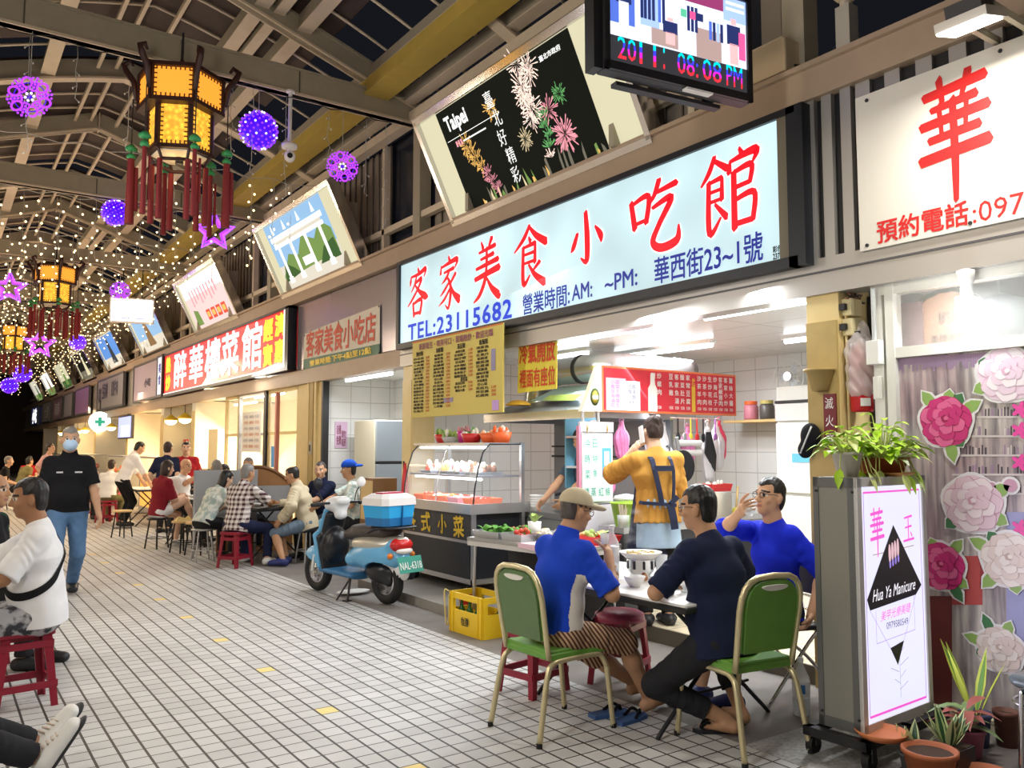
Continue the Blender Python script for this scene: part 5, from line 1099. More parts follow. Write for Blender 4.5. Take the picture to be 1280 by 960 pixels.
def add_cap(D, t, m, brim_dir=None, back=False):
    hc, hr, hf, hu, s, rot = D['hc'], D['hr'], D['hf'], D['hu'], D['s'], D['rot']; c = SDF(hc - .3, hc + .3, .006); f = -1 if back else 1
    c.ell(hc + hu * .045 * s - hf * .010, V(.092, .110, .094) * s, .01, rot); c.plane(hc + hu * .035 * s, -hu); 
    c.build('cap', m, t)
    k = SDF(hc - .3, hc + .3, .005); k.ell(hc + hu * .042 * s + hf * .115 * f, V(.072, .085, .022) * s, .01, rot); k.plane(hc + hu * .026 * s, -hu); k.plane(hc + hf * .06 * f, -hf * f); k.build('cap_brim', m, t)
def add_glasses(D, t, m=dark):
    hc, hr, hf, hu, s = D['hc'], D['hr'], D['hf'], D['hu'], D['s']; k = MB()
    P = lambda x, y, z: hc + (hr * x + hf * y + hu * z) * s
    for sg in (-1, 1):
        k.tube([P(sg * .033 + .024 * math.cos(a), .096 - .3 * abs(.024 * math.cos(a)), .002 + .018 * math.sin(a)) for a in np.linspace(0, 2 * PI, 17)[:-1]], .0022, m, closed=True, n=5); k.tube([P(sg * .058, .088, .008), P(sg * .079, .03, .008), P(sg * .081, -.02, .0)], .002, m, n=5)
    k.tube([P(-.01, .1, .004), P(.01, .1, .004)], .002, m, n=5); k.build('glasses', t)
add_cap(D, cap_man, C_khaki); add_glasses(D, cap_man)
navy_man, D = person('person in navy T-shirt and charcoal trousers, back turned, on the green chair nearest the lightbox', (3.50, 3.06, 0), 4, 1.70, seat=.45, lean=11, twist=-6, head=(-22, -6), skin='tan', hair='black', hairstyle='short', shirt=C_navy, sleeve=.95, sleeve_r=1.1, hem=.09, trousers=C_char, leg_to=.86,
    LH=(3.36, 3.36, .80), RH=(3.78, 3.46, .80), lp=V(-1, .1, -.8), rp=V(1, 0, -.6), LF=(3.60, 3.14, .085), RF=(3.80, 3.22, .085), lk=V(-1, .7, .8), rk=V(.4, 1, .7), res=.0055, fat=1.08, toes=(V(.2, 1, 0), V(-.25, 1, -.1)), palm={'L': V(0, 0, -1), 'R': V(0, 0, -1)})
add_glasses(D, navy_man)
blue_man, D = person('person in vivid blue T-shirt drinking from a glass, facing the table beside the lightbox', (4.46, 3.45, 0), -72, 1.70, seat=.45, lean=2, head=(-8, 6), skin='warm', hair='black', hairstyle='short', shirt=C_blue2, sleeve=1.0, sleeve_r=1.15, hem=.06, trousers=C_navy, leg_to=.56,
    RH=(4.12, 3.46, 1.15), LH=(4.44, 3.19, .56), rp=V(-.5, .9, -.35), lp=V(.5, -.4, -.1), RF=(3.92, 3.62, .085), LF=(3.95, 3.40, .085), res=.0055, fat=1.03, curl=1.1, palm={'R': V(.7, -.6, .2), 'L': V(-.5, .5, 0)}, shoes=S_navy)
add_glasses(D, blue_man); GLASS_HAND = D['WR'] + nrm(D['WR'] - D['ER']) * .09 + V(4.46, 3.45, 0)
# --- waitress and cook
wa, D = person('person in mustard top, navy apron and denim skirt standing with a phone at the ear', (4.90, 4.97, .12), 26, 1.70, lean=2, head=(-10, 0), skin='fair', hair='brown', hairstyle='bun', shirt=C_must, sleeve=1.12, sleeve_r=1.45, hem=.02, trousers=C_black, leg_to=.98,
    LH=(4.81, 5.16, 1.52), RH=(5.10, 5.21, 1.08), lp=V(-.5, 0, -1), rp=V(.9, -.3, -.6), res=.0075, palm={'L': V(.8, -.2, .1)}, shoes=S_black, wr=.006)
c = SDF(D['pel'] - .4, D['pel'] + .4, .008); c.cone(D['pel'] + V(0, 0, .10), D['pel'] - V(0, 0, .25), .122, .146, .02, flat=True, sq=(D['Rt'], 1.42)); c.build('denim_skirt', C_denim, wa)
c = SDF(D['pel'] - .45, D['pel'] + .5, .008); c.cone(D['wai'] + D['u'] * .03, D['pel'] - D['u'] * .05, .116, .142, .03, flat=True, sq=(D['Rt'], 1.45)); c.g += (.004 * np.sin(np.arctan2(c.grids()[1][None, :, None] - D['pel'][1], c.grids()[0][:, None, None] - D['pel'][0]) * 17)).astype(np.float32); c.build('blouse_tail', C_must, wa)
k = MB(); B = lambda r, f, z: D['pel'] + D['tr'] * r + D['tf'] * f + D['u'] * z; AP = M('navy_apron', (.012, .018, .05), .8)
def strap(pts, w_=.02):
    for a, b in zip(pts[:-1], pts[1:]):
        a, b = Vector(a), Vector(b); d = (b - a).normalized(); n_ = Vector(D['tf']); sd = d.cross(n_).normalized() * w_; q = n_ * .006; k.raw([a - sd - q, a + sd - q, b + sd - q, b - sd - q, a - sd + q, a + sd + q, b + sd + q, b - sd + q], [(0, 3, 2, 1), (4, 5, 6, 7), (0, 1, 5, 4), (2, 3, 7, 6), (1, 2, 6, 5), (3, 0, 4, 7)], AP)
strap([B(-.075, .02, .53), B(-.07, -.115, .46), B(-.06, -.148, .38), B(-.02, -.145, .2), B(.0, -.135, .10)]); strap([B(.085, .02, .53), B(.09, -.11, .46), B(.10, -.145, .38), B(.10, -.145, .25), B(.09, -.14, .10)], .012); strap([B(-.06, -.147, .385), B(.10, -.147, .385)], .022)
strap([B(-.175, .0, .12), B(-.15, -.1, .11), B(0, -.158, .10), B(.12, -.13, .09), B(.175, .0, .09)], .014); strap([B(.06, -.165, .1), B(.08, -.175, -.02), B(.09, -.17, -.10)], .03); strap([B(.06, -.17, .10), B(.12, -.17, .16)], .02); k.build('apron_strap', wa)
c = SDF(D['pel'] - .6, D['pel'] + .6, .009); c.cone(D['che'] - D['u'] * .08 + D['tf'] * .03, D['pel'] - D['u'] * .36 + D['tf'] * .05 - D['tr'] * .03, .112, .150, .03, flat=True, sq=(D['Rt'], 1.5)); c.plane(D['pel'] - D['tf'] * .0, -D['tf'] * 1.0 + D['tr'] * .45); c.build('apron', AP, wa)
k = MB(); e = D['hc'] - D['hr'] * .098 - D['hu'] * .03 + D['hf'] * .01; k.rbox((0, 0, 0), (.012, .07, .145), M('phone_white', (.75, .73, .75), .3), .006, X=Matrix.Translation(e) @ Matrix.Rotation(-rad(16), 4, 'Z') @ Matrix.Rotation(rad(-14), 4, 'X')); ph = k.build('mobile_phone'); ph.location = (4.90, 4.97, .12); tag(ph, 'pale mobile phone held to the ear of the person in mustard top', 'phone')
person('person in slate T-shirt standing behind the whiteboard, bare arm reaching to the wok', (5.50, 6.52, .12), -100, 1.66, lean=6, skin='warm', shirt=C_teal, sleeve=.75, trousers=C_black, LH=(5.18, 6.55, 1.03), RH=(5.05, 6.75, 1.0), lp=V(-.5, -.8, -.6), res=.009, shoes=S_black, head=(0, -20))
# --- left foreground
wt_man, D = person('person in white T-shirt with black shoulder strap sitting at the left edge', (0.60, 5.95, 0), -80, 1.70, seat=.46, lean=4, head=(-3, -6), skin='brown', hair='black', hairstyle='short', shirt=C_white, sleeve=.95, sleeve_r=1.2, hem=.08, trousers=C_camo, leg_to=.60,
    LH=(0.14, 5.72, .70), RH=(.12, 6.12, .78), lp=V(.4, -.5, -1), rp=V(.3, .5, -1), LF=(.26, 5.78, .085), RF=(.28, 6.12, .085), res=.006, fat=1.18, shoes=S_black)
from mathutils.bvhtree import BVHTree
k = MB(); sm = [o for o in KD[wt_man.name] if o.name.startswith('shirt')][0].data; bv = BVHTree.FromPolygons([v.co for v in sm.vertices], [p.vertices for p in sm.polygons]); rings = []
for a in np.linspace(0, 2 * PI, 61)[:-1]:
    d = Vector(D['tr'] * math.cos(a) + D['tf'] * math.sin(a)); row = []
    for e in (-.024, 0, .024):
        c = Vector(D['pel'] + D['u'] * (.29 + .17 * math.cos(a + .5) + e)); q = bv.ray_cast(c + d * .6, -d)[0]; row.append((q or c + d * .2) + d * .006)
    rings.append(row)
for i in range(60):
    A, B_ = rings[i], rings[(i + 1) % 60]
    if max((A[j] - B_[j]).length for j in range(3)) < .12: k.raw(A + B_, [(0, 3, 4, 1), (1, 4, 5, 2)], C_black)
k.build('shoulder_strap', wt_man)
person('person in dark jacket with green sleeve cut by the left edge, beyond the white T-shirt', (0.30, 7.15, 0), 120, 1.70, seat=.46, lean=6, skin='tan', hair='stubble', hairstyle='bald', shirt=[C_black, C_dgreen], pull=lambda cc, D: (np.linalg.norm(np.cross(cc - D['SLh'], nrm(D['EL'] - D['SLh'])), axis=1) < .072).astype(int), sleeve=1.9, sleeve_r=1.2, hem=.1, trousers=C_char, shoes=S_black, LH=(.55, 6.95, .72), RH=(.30, 6.75, .72), res=.008, fat=1.15, collar=True)
person('person in purple top standing at the left edge, behind the dark jacket', (0.27, 8.5, 0), 10, 1.56, skin='fair', hairstyle='bob', shirt=C_purple, sleeve=.8, trousers=C_char, shoes=S_black, res=.012)
person('person stretching out legs in dark grey trousers and pale sneakers at the lower left corner', (-0.28, 4.32, 0), 86, 1.70, seat=.46, lean=-4, skin='tan', shirt=C_grey, sleeve=.6, trousers=C_char, leg_to=.96, shoes=S_white, sole=S_black, RF=(.50, 4.42, .13), LF=(.47, 4.56, .17), rk=V(0, 0, 1), lk=V(0, 0, 1), toes=(V(.55, -.05, .85), V(.6, .15, .8)), res=.008)
mask_man, D = person('person in black polo, pale blue face mask and jeans walking towards the viewer', (1.20, 9.95, 0), 184, 1.78, lean=2, head=(0, -3), skin='warm', hair='grey', hairstyle='short', shirt=C_black, sleeve=.8, sleeve_r=1.2, hem=.03, collar=True, trousers=C_jeans, shoes=S_black, LH=(1.50, 9.85, .80), RH=(.92, 9.9, .80), RF=(1.10, 9.72, .085), LF=(1.30, 10.2, .10), res=.008, fat=1.1, rp=V(-.4, .9, 0), lp=V(.4, .9, 0))
c = SDF(D['hc'] - .2, D['hc'] + .2, .006); c.ell(D['hc'] + D['hf'] * .052 - D['hu'] * .055, V(.070, .078, .068), .01, D['rot']); c.plane(D['hc'] + D['hf'] * .03, -D['hf']); c.build('face_mask', M('mask_blue', (.45, .62, .82), .7), mask_man)
k = MB()
for x_, w_ in ((-.085, .07), (.09, .06)): k.box(Vector(D['che'] + D['u'] * .04 + D['tr'] * x_ + D['tf'] * .128), (w_, .006, .016), M('white_stitching', (.6, .6, .62), .6), rz=-rad(184))
k.build('chest_badge', mask_man)
# --- around the second table
person('person in plaid shirt seen from behind on the red stool before the grey partition', (3.33, 11.15, 0), 55, 1.68, seat=.46, lean=14, head=(15, -10), skin='tan', hair='grey', hairstyle='short', shirt=C_plaid, sleeve=.95, sleeve_r=1.2, hem=.1, collar=True, trousers=C_navy, shoes=S_white, RH=(3.85, 11.35, .78), LH=(3.6, 11.65, .78), RF=(3.72, 11.05, .085), LF=(3.55, 11.5, .085), res=.008, rp=V(.6, -1, -.5))
person('person in pale grey shirt with long black hair leaning in front of the grey partition', (3.12, 11.95, 0), 70, 1.62, seat=.46, lean=30, head=(10, -20), skin='fair', hair='black', hairstyle='long', shirt=C_pale, sleeve=.9, hem=.06, trousers=C_char, shoes=S_black, RH=(3.6, 11.95, .78), LH=(3.6, 12.15, .78), res=.010)
person('person in beige jacket and blue-grey shorts bending to the table beside the scooter', (4.28, 11.05, 0), -48, 1.68, seat=.44, lean=18, head=(-6, -14), skin='tan', hair='black', hairstyle='thin', shirt=C_beige, sleeve=1.92, sleeve_r=1.35, hem=.1, collar=True, trousers=C_short, leg_to=.5, shoes=S_navy, LH=(3.86, 10.98, .58), RH=(4.0, 11.5, .78), LF=(3.85, 10.80, .085), RF=(3.98, 11.05, .085), lp=V(-.2, -1, -.3), res=.008, fat=1.05, wr=.006)
person('person in navy polo facing left at the cream pillar, behind the scooter handlebar', (4.76, 11.62, 0), -115, 1.70, seat=.46, lean=10, head=(-25, -6), skin='warm', hair='stubble', hairstyle='buzz', shirt=C_navy, sleeve=.9, collar=True, trousers=C_char, shoes=S_black, LH=(4.3, 11.4, .76), RH=(4.35, 11.75, .76), res=.008, fat=1.12)
bc, D = person('person in blue cap and pale printed shirt behind the scooter seat', (4.70, 10.42, 0), -62, 1.66, seat=.50, lean=6, head=(-5, -4), skin='tan', hair='black', hairstyle='short', shirt=C_pale, sleeve=.9, sleeve_r=1.3, hem=.08, trousers=C_char, shoes=S_black, RH=(4.3, 10.75, .78), LH=(4.35, 10.35, .80), res=.008)
add_cap(D, bc, cloth('cap_blue', (.01, .07, .45)), back=True)
person('person with grey hair looking over the arched brown board', (4.02, 12.95, 0), 190, 1.66, seat=.52, hair='grey', skin='tan', shirt=C_grey, trousers=C_char, res=.011)
# --- third table and the restaurant
person('person in maroon top and white shorts sitting with crossed bare legs on a dark stool', (2.93, 13.88, 0), 72, 1.66, seat=.48, lean=8, head=(8, -10), skin='fair', hair='brown', hairstyle='bob', shirt=C_maroon, sleeve=.95, sleeve_r=1.3, hem=.08, trousers=C_white, leg_to=.2, shoes=S_white, RH=(3.28, 13.92, .78), LH=(3.3, 14.15, .78), RF=(3.50, 13.95, .36), LF=(3.25, 14.05, .085), res=.009)
person('person with shaved head in white T-shirt raising a hand to the face', (3.42, 14.65, 0), 130, 1.68, seat=.48, lean=6, head=(10, -6), skin='warm', hairstyle=None, shirt=C_white, sleeve=.9, sleeve_r=1.2, trousers=C_char, shoes=S_black, LH=(3.66, 14.42, 1.10), RH=(3.2, 14.45, .8), res=.010, fat=1.1)
person('person in dark T-shirt standing with back turned behind the maroon top', (3.55, 16.3, 0), 35, 1.68, skin='fair', hair='brown', hairstyle='short', shirt=C_navy, sleeve=.9, trousers=C_char, shoes=S_black, res=.012)
person('person in red top with glasses and tied hair standing at the restaurant front', (3.98, 16.6, 0), 195, 1.68, skin='fair', hair='black', hairstyle='bun', shirt=C_redc, sleeve=.9, trousers=C_char, shoes=S_black, RH=(3.85, 16.4, 1.15), res=.012)
person('person with black hair bowing over the third table beside the grey hair', (3.93, 15.05, 0), 120, 1.66, seat=.46, lean=24, head=(0, -30), skin='tan', hair='black', hairstyle='short', shirt=C_white, sleeve=.9, trousers=C_char, shoes=S_black, res=.011)
person('person with grey hair and white shirt seen from behind, over the grey partition', (3.70, 13.45, 0), 10, 1.66, seat=.48, lean=6, skin='tan', hair='grey', hairstyle='short', shirt=C_white, sleeve=.9, trousers=C_char, shoes=S_black, res=.010)
person('person in white shirt and black trousers standing bent over a table', (3.16, 18.2, 0), 80, 1.76, lean=22, head=(5, -25), skin='warm', hair='black', hairstyle='short', shirt=C_white, sleeve=1.2, collar=True, trousers=C_black, shoes=S_black, RH=(3.65, 18.1, .85), LH=(3.6, 18.5, .85), res=.011)
person('person in pink top facing the viewer beside the standing white shirt', (2.86, 20.6, 0), 150, 1.6, seat=.46, skin='fair', hair='brown', hairstyle='bob', shirt=C_pink, trousers=C_char, shoes=S_black, res=.013)
person('person in white shirt with dark red hair seen from behind on the red stool', (3.05, 19.2, 0), 30, 1.62, seat=.46, lean=16, skin='fair', hair='brown', hairstyle='short', shirt=C_white, sleeve=.9, trousers=C_olive, shoes=S_black, res=.012)
person('person in pinkish shirt with dark straps standing beside the mask wearer', (2.30, 23.6, 0), 120, 1.68, lean=10, skin='fair', hair='brown', hairstyle='bun', shirt=C_pink, sleeve=.9, trousers=C_char, shoes=S_black, res=.013)
person('person in bright red top seated far down the row', (2.35, 28.2, 0), 170, 1.6, seat=.46, skin='fair', shirt=C_redc, trousers=C_char, res=.015)
person('person in olive top bending at a table far down the row', (2.0, 26.4, 0), 60, 1.66, seat=.46, lean=24, skin='tan', shirt=C_olive, trousers=C_char, res=.015)
person('person in black with pale cap seated near the left edge, far down the row', (1.45, 24.5, 0), 100, 1.68, seat=.46, lean=12, skin='fair', hair='grey', shirt=C_black, trousers=C_char, res=.015)
person('person in black standing farthest away at the left edge', (1.25, 27.5, 0), 160, 1.7, skin='tan', shirt=C_black, trousers=C_char, res=.015)
# ------------------------------------------------------------------ chairs, tables, stools
gold = M('champagne_tube', (0.68, 0.58, 0.34), .32, .6); greenv = M('green_vinyl', (0.13, 0.31, 0.045), .42, noise=.12, nscale=12); greenb = M('green_back_vinyl', (0.10, 0.17, 0.065), .45, noise=.15, nscale=10); rubber = M('black_rubber', (.012, .012, .012), .7)
def arc(p, n=8):
    """rounded polyline: catmull-rom through the given points"""
    P = [np.array(q, float) for q in p]; return [tuple(q) for q in _cr3(P, n)]
def _cr3(P, n):
    out = []
    for i in range(len(P) - 1):
        a, b, c, d = P[max(i - 1, 0)], P[i], P[i + 1], P[min(i + 2, len(P) - 1)]
        for k in range(n): t = k / n; out.append(.5 * (2 * b + (c - a) * t + (2 * a - 5 * b + 4 * c - d) * t * t + (3 * b - a - 3 * c + d) * t ** 3))
    out.append(P[-1]); return out
def banquet_chair(label, loc, rz, backm):
    t = thing('banquet_chair', label, 'chair', loc, rz, 'green banquet chairs at the near table')
    k = MB(); k.rbox((0, .005, .438), (.40, .42, .035), greenv, .09, seg=6); k.rbox((0, .005, .455), (.385, .405, .035), greenv, .10, seg=6); k.build('seat', t)
    BT = Matrix.Translation((0, -.20, .43)) @ Matrix.Rotation(rad(10), 4, 'X')
    def outline(w0, w1, h, ins=0.0, n=10):
        pts = [(-w0 + ins, ins)]
        for i in range(n + 1): a = PI - PI * i / n; pts.append(((w1 - ins) * math.copysign(abs(math.cos(a)) ** .55, math.cos(a)), h - .17 + (.17 - ins) * math.sin(a) ** .8))
        pts.append((w0 - ins, ins)); return pts
    XZ = BT @ Matrix(((1, 0, 0, 0), (0, 0, -1, 0), (0, 1, 0, 0), (0, 0, 0, 1)))
    k = MB(); k.prism([(x, y + .08) for x, y in outline(.17, .185, .40, .012)], .022, greenv, XZ, -.024); k.prism([(x, y + .08) for x, y in outline(.168, .183, .398, .014)], .014, backm, XZ, 0.0)
    bk = k.build('backrest', t)
    k = MB(); k.prism([(.085 * math.cos(a), .435 + (.022 if math.sin(a) < 0 else .008) * math.sin(a)) for a in np.linspace(0, 2 * PI, 21)[:-1]], .05, M('handle_slot', (.75, .72, .64), .5), XZ, -.028); k.build('hand_hole', bk)
    k = MB(); pts = [XZ @ Vector((x, y, 0)) for x, y in [(-.19, -.0)] + [(x * 1.06, y + .08) for x, y in outline(.18, .19, .405)] + [(.19, -.0)]]; k.tube(pts, .016, gold, n=8); k.build('back_frame', t)
    for sx in (-1, 1):
        k = MB(); x = .195 * sx
        k.tube(arc([(x * 1.12, -.29, .01), (x * 1.04, -.225, .33), (x, -.18, .402), (x, -.10, .415), (x, .10, .415), (x, .17, .402), (x * 1.03, .205, .34)], 5), .0148, gold, n=8); k.build('side_rail', t)
        for nm, a, b in (('rear', (x * 1.04, -.225, .33), (x * 1.12, -.29, .0)), ('front', (x * 1.03, .205, .34), (x * 1.08, .245, .0))):
            k = MB(); k.cyl(b, a, .0148, gold, n=10); lg = k.build('leg', t); k = MB(); k.cyl((b[0], b[1], 0), (b[0], b[1], .025), .0165, rubber, n=10); k.build('foot_cap', lg)
    k = MB()
    for y in (-.1, .1): k.cyl((-.195, y, .412), (.195, y, .412), .009, gold, n=6)
    k.build('cross_rod', t); return t
banquet_chair('green banquet chair with champagne tube frame, carrying the khaki cap, nearest the yellow crate', (2.93, 3.79, 0), rad(-88), greenb)
banquet_chair('green banquet chair with champagne tube frame under the navy T-shirt, nearest the lightbox', (3.56, 3.03, 0), rad(-8), greenv)
def tube_chair(label, loc, rz):
    t = thing('folding_chair', label, 'chair', loc, rz); k = MB(); k.rbox((0, 0, .445), (.40, .38, .03), M('dark_vinyl', (.02, .02, .025), .4), .05); k.build('seat', t)
    k = MB(); k.rbox((0, -.215, .72), (.38, .025, .2), MATS['dark_vinyl'], .02); k.build('backrest', t)
    for sx in (-1, 1):
        x = .205 * sx; k = MB(); k.tube(arc([(x, -.24, .86), (x, -.22, .70), (x, -.20, .50), (x * 1.0, -.06, .36), (x * 1.02, .24, .0)], 5), .011, chrome, n=8); k.build('leg', t)
        k = MB(); k.tube(arc([(x * .93, .16, .43), (x * .95, -.05, .28), (x, -.30, .0)], 5), .011, chrome, n=8); k.build('leg', t)
    k = MB(); k.cyl((-.2, -.21, .52), (.2, -.21, .52), .009, chrome, n=6); k.cyl((-.2, -.225, .6), (.2, -.225, .6), .009, chrome, n=6); k.build('cross_rod', t); return t
tube_chair('chrome folding chair carrying the drinker in vivid blue', (4.47, 3.45, 0), rad(72))
stool_red = M('maroon_plastic', (0.26, 0.012, 0.030), .35); stool_pink = M('pink_plastic_top', (0.50, 0.08, 0.14), .35)
def plastic_stool(label, loc, rz, top=None, round_=False, h=.46):
    t = thing('plastic_stool', label, 'stool', loc, rz, 'red plastic stools'); k = MB(); m = stool_red
    if round_: k.lathe([(.0001, h), (.14, h), (.165, h - .015), (.17, h - .04), (.165, h - .06)], (0, 0, 0), top or m, 24)
    else: k.rbox((0, 0, h - .02), (.31, .28, .04), top or m, .06)
    k.build('seat', t); W = .135; S = .175
    for sx in (-1, 1):
        for sy in (-1, 1):
            k = MB(); a = Vector((sx * W, sy * W * .92, h - .03)); b = Vector((sx * S, sy * S * .92, 0)); d = b - a
            vs = []
            for p, w_ in ((a, .052), (b, .038)):
                vs += [p, p - Vector((sx * w_, 0, 0)), p - Vector((sx * w_, 0, 0)) - Vector((0, sy * .012, 0)), p - Vector((sx * .012, sy * .012, 0)), p - Vector((sx * .012, sy * w_, 0)), p - Vector((0, sy * w_, 0))]
            n = 6; k.raw(vs, [tuple(range(n)), tuple(range(n, 2 * n))[::-1]] + [(i, (i + 1) % n, n + (i + 1) % n, n + i) for i in range(n)], m); k.build('leg', t)
    for z, f in ((h - .09, .14), (.13, .163)):
        for ax in (0, 1):
            for sg in (-1, 1):
                k = MB(); y = sg * f * (.92 if ax == 0 else 1)
                if ax == 0: k.bb((-f, y - .008, z - .02), (f, y + .008, z + .02), m)
                else: k.bb((y - .008, -f * .92, z - .02), (y + .008, f * .92, z + .02), m)
                k.build('brace', t)
    return t
plastic_stool('maroon plastic stool behind the green chair, next to the yellow crate', (3.24, 4.42, 0), rad(10))
plastic_stool('round maroon plastic stool with pink top under the dining table', (3.84, 4.26, 0), rad(25), stool_pink, True)
plastic_stool('maroon plastic stool under the person in white T-shirt at the left edge', (0.50, 5.95, 0), rad(8))
plastic_stool('maroon plastic stool under the person in plaid shirt', (3.33, 11.15, 0), rad(35))
plastic_stool('maroon plastic stool beside the standing white shirt, under the dark red hair', (3.05, 19.2, 0), rad(20))
plastic_stool('maroon plastic stool half hidden behind the standing white shirt', (3.0, 20.6, 0), rad(50))
plastic_stool('maroon plastic stool under the dark jacket at the left edge', (0.30, 7.15, 0), rad(30)); plastic_stool('maroon plastic stool at the lower left corner, outside the frame edge', (-.28, 4.32, 0), 0)
wood_seat = M('blond_plywood', (.66, .46, .20), .45, noise=.1, nscale=8); dleg = M('black_leg_tube', (.02, .02, .022), .4, .4)
def bar_stool(label, loc, h=.47, seatm=wood_seat, legm=dleg, r=.16):
    t = thing('round_stool', label, 'stool', loc, R.uniform(0, 1), 'round stools along the food stalls'); k = MB(); k.lathe([(.0001, h), (r - .01, h), (r, h - .012), (r - .005, h - .03), (.0001, h - .03)], (0, 0, 0), seatm, 22); k.build('seat', t)
    for i in range(4): a = PI / 4 + i * PI / 2; k = MB(); k.cyl((.11 * math.cos(a), .11 * math.sin(a), h - .03), (.17 * math.cos(a), .17 * math.sin(a), 0), .012, legm, n=8); k.build('leg', t)
    k = MB(); k.tube([(.148 * math.cos(a), .148 * math.sin(a), .16) for a in np.linspace(0, 2 * PI, 21)[:-1]], .007, legm, closed=True, n=6); k.build('foot_ring', t); return t
bar_stool('empty plywood stool with a yellow cushion beside the grey partition', (3.12, 13.1, 0))
bar_stool('empty plywood stool on black legs between maroon top and partition', (3.24, 12.75, 0)); bar_stool('dark stool under the maroon top', (2.93, 13.88, 0), .47, dleg)
bar_stool('plywood stool on black legs in front of the standing white shirt', (2.78, 15.9, 0)); bar_stool('steel stool under the pale grey shirt at the partition', (3.12, 11.95, 0), .45, inox, inox); bar_stool('steel stool under the beige jacket', (4.28, 11.05, 0), .44, dleg, inox)
bar_stool('dark stool under the blue cap', (4.70, 10.42, 0), .49, dleg, inox); bar_stool('dark stool under the navy polo by the pillar', (4.76, 11.62, 0), .45, dleg); bar_stool('dark stool under the shaved head', (3.42, 14.65, 0), .47, dleg); bar_stool('dark stool under the grey hair behind the partition', (3.70, 13.45, 0), .47, dleg); bar_stool('dark stool behind the arched board', (4.02, 12.95, 0), .51, dleg); bar_stool('dark stool under the bowing black hair', (3.93, 15.05, 0), .45, dleg)
for x, y, n_ in ((2.86, 20.6, 'pink top'), (2.35, 28.2, 'bright red top'), (2.0, 26.4, 'olive top'), (1.45, 24.5, 'pale cap')):
    if n_ != 'pink top': bar_stool('far stool under the ' + n_ + ' down the row', (x, y, 0), .45, dleg)
# tables
tabletop = M('white_laminate', (.78, .77, .74), .3); tedge = M('table_edge', (.02, .02, .02), .4)
def table(label, loc, rz, w_, d_, h=.74, top=tabletop, name='folding_table', legm=dark):
    t = thing(name, label, 'table', loc, rz); k = MB(); k.rbox((0, 0, h - .014), (w_, d_, .026), top, .05, seg=5); k.build('tabletop', t)
    k = MB(); k.rbox((0, 0, h - .032), (w_ + .012, d_ + .012, .036), tedge, .055, seg=5); k.build('table_edge', t)
    for sy in (-1, 1):
        for sx in (-1, 1): k = MB(); y = sy * (d_ / 2 - .2); k.tube([(sx * (w_ / 2 - .12), y, h - .05), (-sx * (w_ / 2 - .04), y + .03 * sx, .02), (-sx * (w_ / 2 - .02), y + .03 * sx, .0)], .0125, legm, n=8); k.build('leg', t)
        k = MB(); k.cyl((-w_ * .32, sy * (d_ / 2 - .2), .2), (w_ * .32, sy * (d_ / 2 - .2), .2), .008, legm, n=6); k.build('cross_rod', t)
    return t
table('white topped folding table with dark edge, set with the steaming pot between the three diners', (3.66, 3.80, 0), rad(2), .92, 1.42)
table('dark table with bottles between plaid shirt and beige jacket', (3.95, 11.75, 0), rad(10), .8, .9, .74, tedge)
table('pale table with dishes in front of the shaved head', (3.50, 14.25, 0), rad(5), .7, .6, .74); table('table before the standing white shirt', (3.75, 18.3, 0), 0, .8, 1.2, .74); table('far wooden table beside the bright red top', (2.75, 27.6, 0), 0, .9, 1.4, .74, wood_seat)
# --- what stands on the near table
porc = M('porcelain', (.80, .79, .76), .2); soup = M('stew', (.62, .47, .22), .5, noise=.5, nscale=60); steelpot = M('burner_steel', (.70, .70, .70), .2, 1.0); TZ = .74
def bowl(label, x, y, z, r, h, food=None, name='bowl', cat='bowl', m=porc, group=None):
    t = thing(name, label, cat, (x, y, z), group=group); k = MB(); k.lathe([(r * .45, 0), (r * .5, .004), (r * .85, h * .6), (r, h), (r * .95, h), (r * .8, h * .62), (r * .42, .012), (.0001, .01)], (0, 0, 0), m, 22); k.build('vessel', t)
    if food: k = MB(); k.ell((0, 0, h * .62), (r * .8, r * .8, h * .3), food, 14, 6); k.build('contents', t)
    return t
t = thing('hot_pot', 'steel tabletop burner with a shallow pan of steaming stew', 'hot pot', (3.66, 3.86, TZ))
k = MB(); k.lathe([(.085, 0), (.09, .005), (.085, .03), (.11, .06), (.112, .13), (.12, .135)], (0, 0, 0), steelpot, 26); bs = k.build('burner', t)
k = MB()
for i in range(9): a = i * 2 * PI / 9; k.box((.112 * math.cos(a), .112 * math.sin(a), .095), (.006, .02, .05), black, rz=a)
k.build('vent_slot', bs); k = MB(); k.cyl((-.05, -.09, .02), (-.05, -.105, .02), .025, M('copper_cap', (.5, .22, .1), .4, .6)); k.build('fuel_tin', t)
k = MB(); k.lathe([(.0001, .12), (.10, .125), (.15, .16), (.172, .175), (.172, .18), (.145, .166), (.10, .14)], (0, 0, 0), porc, 28); k.build('pan', t); k = MB(); k.ell((0, 0, .16), (.13, .13, .018), soup, 18, 6)
for i in range(26): a, r_ = R.uniform(0, 6.3), R.uniform(0, .11); k.ell((r_ * math.cos(a), r_ * math.sin(a), .175), (.018, .014, .010), R.choice([soup, porc, M('scallion', (.3, .42, .1), .5), M('noodle', (.75, .62, .35), .5)]), 7, 5)
k.build('stew', t); t.scale = (.78, .78, .92)
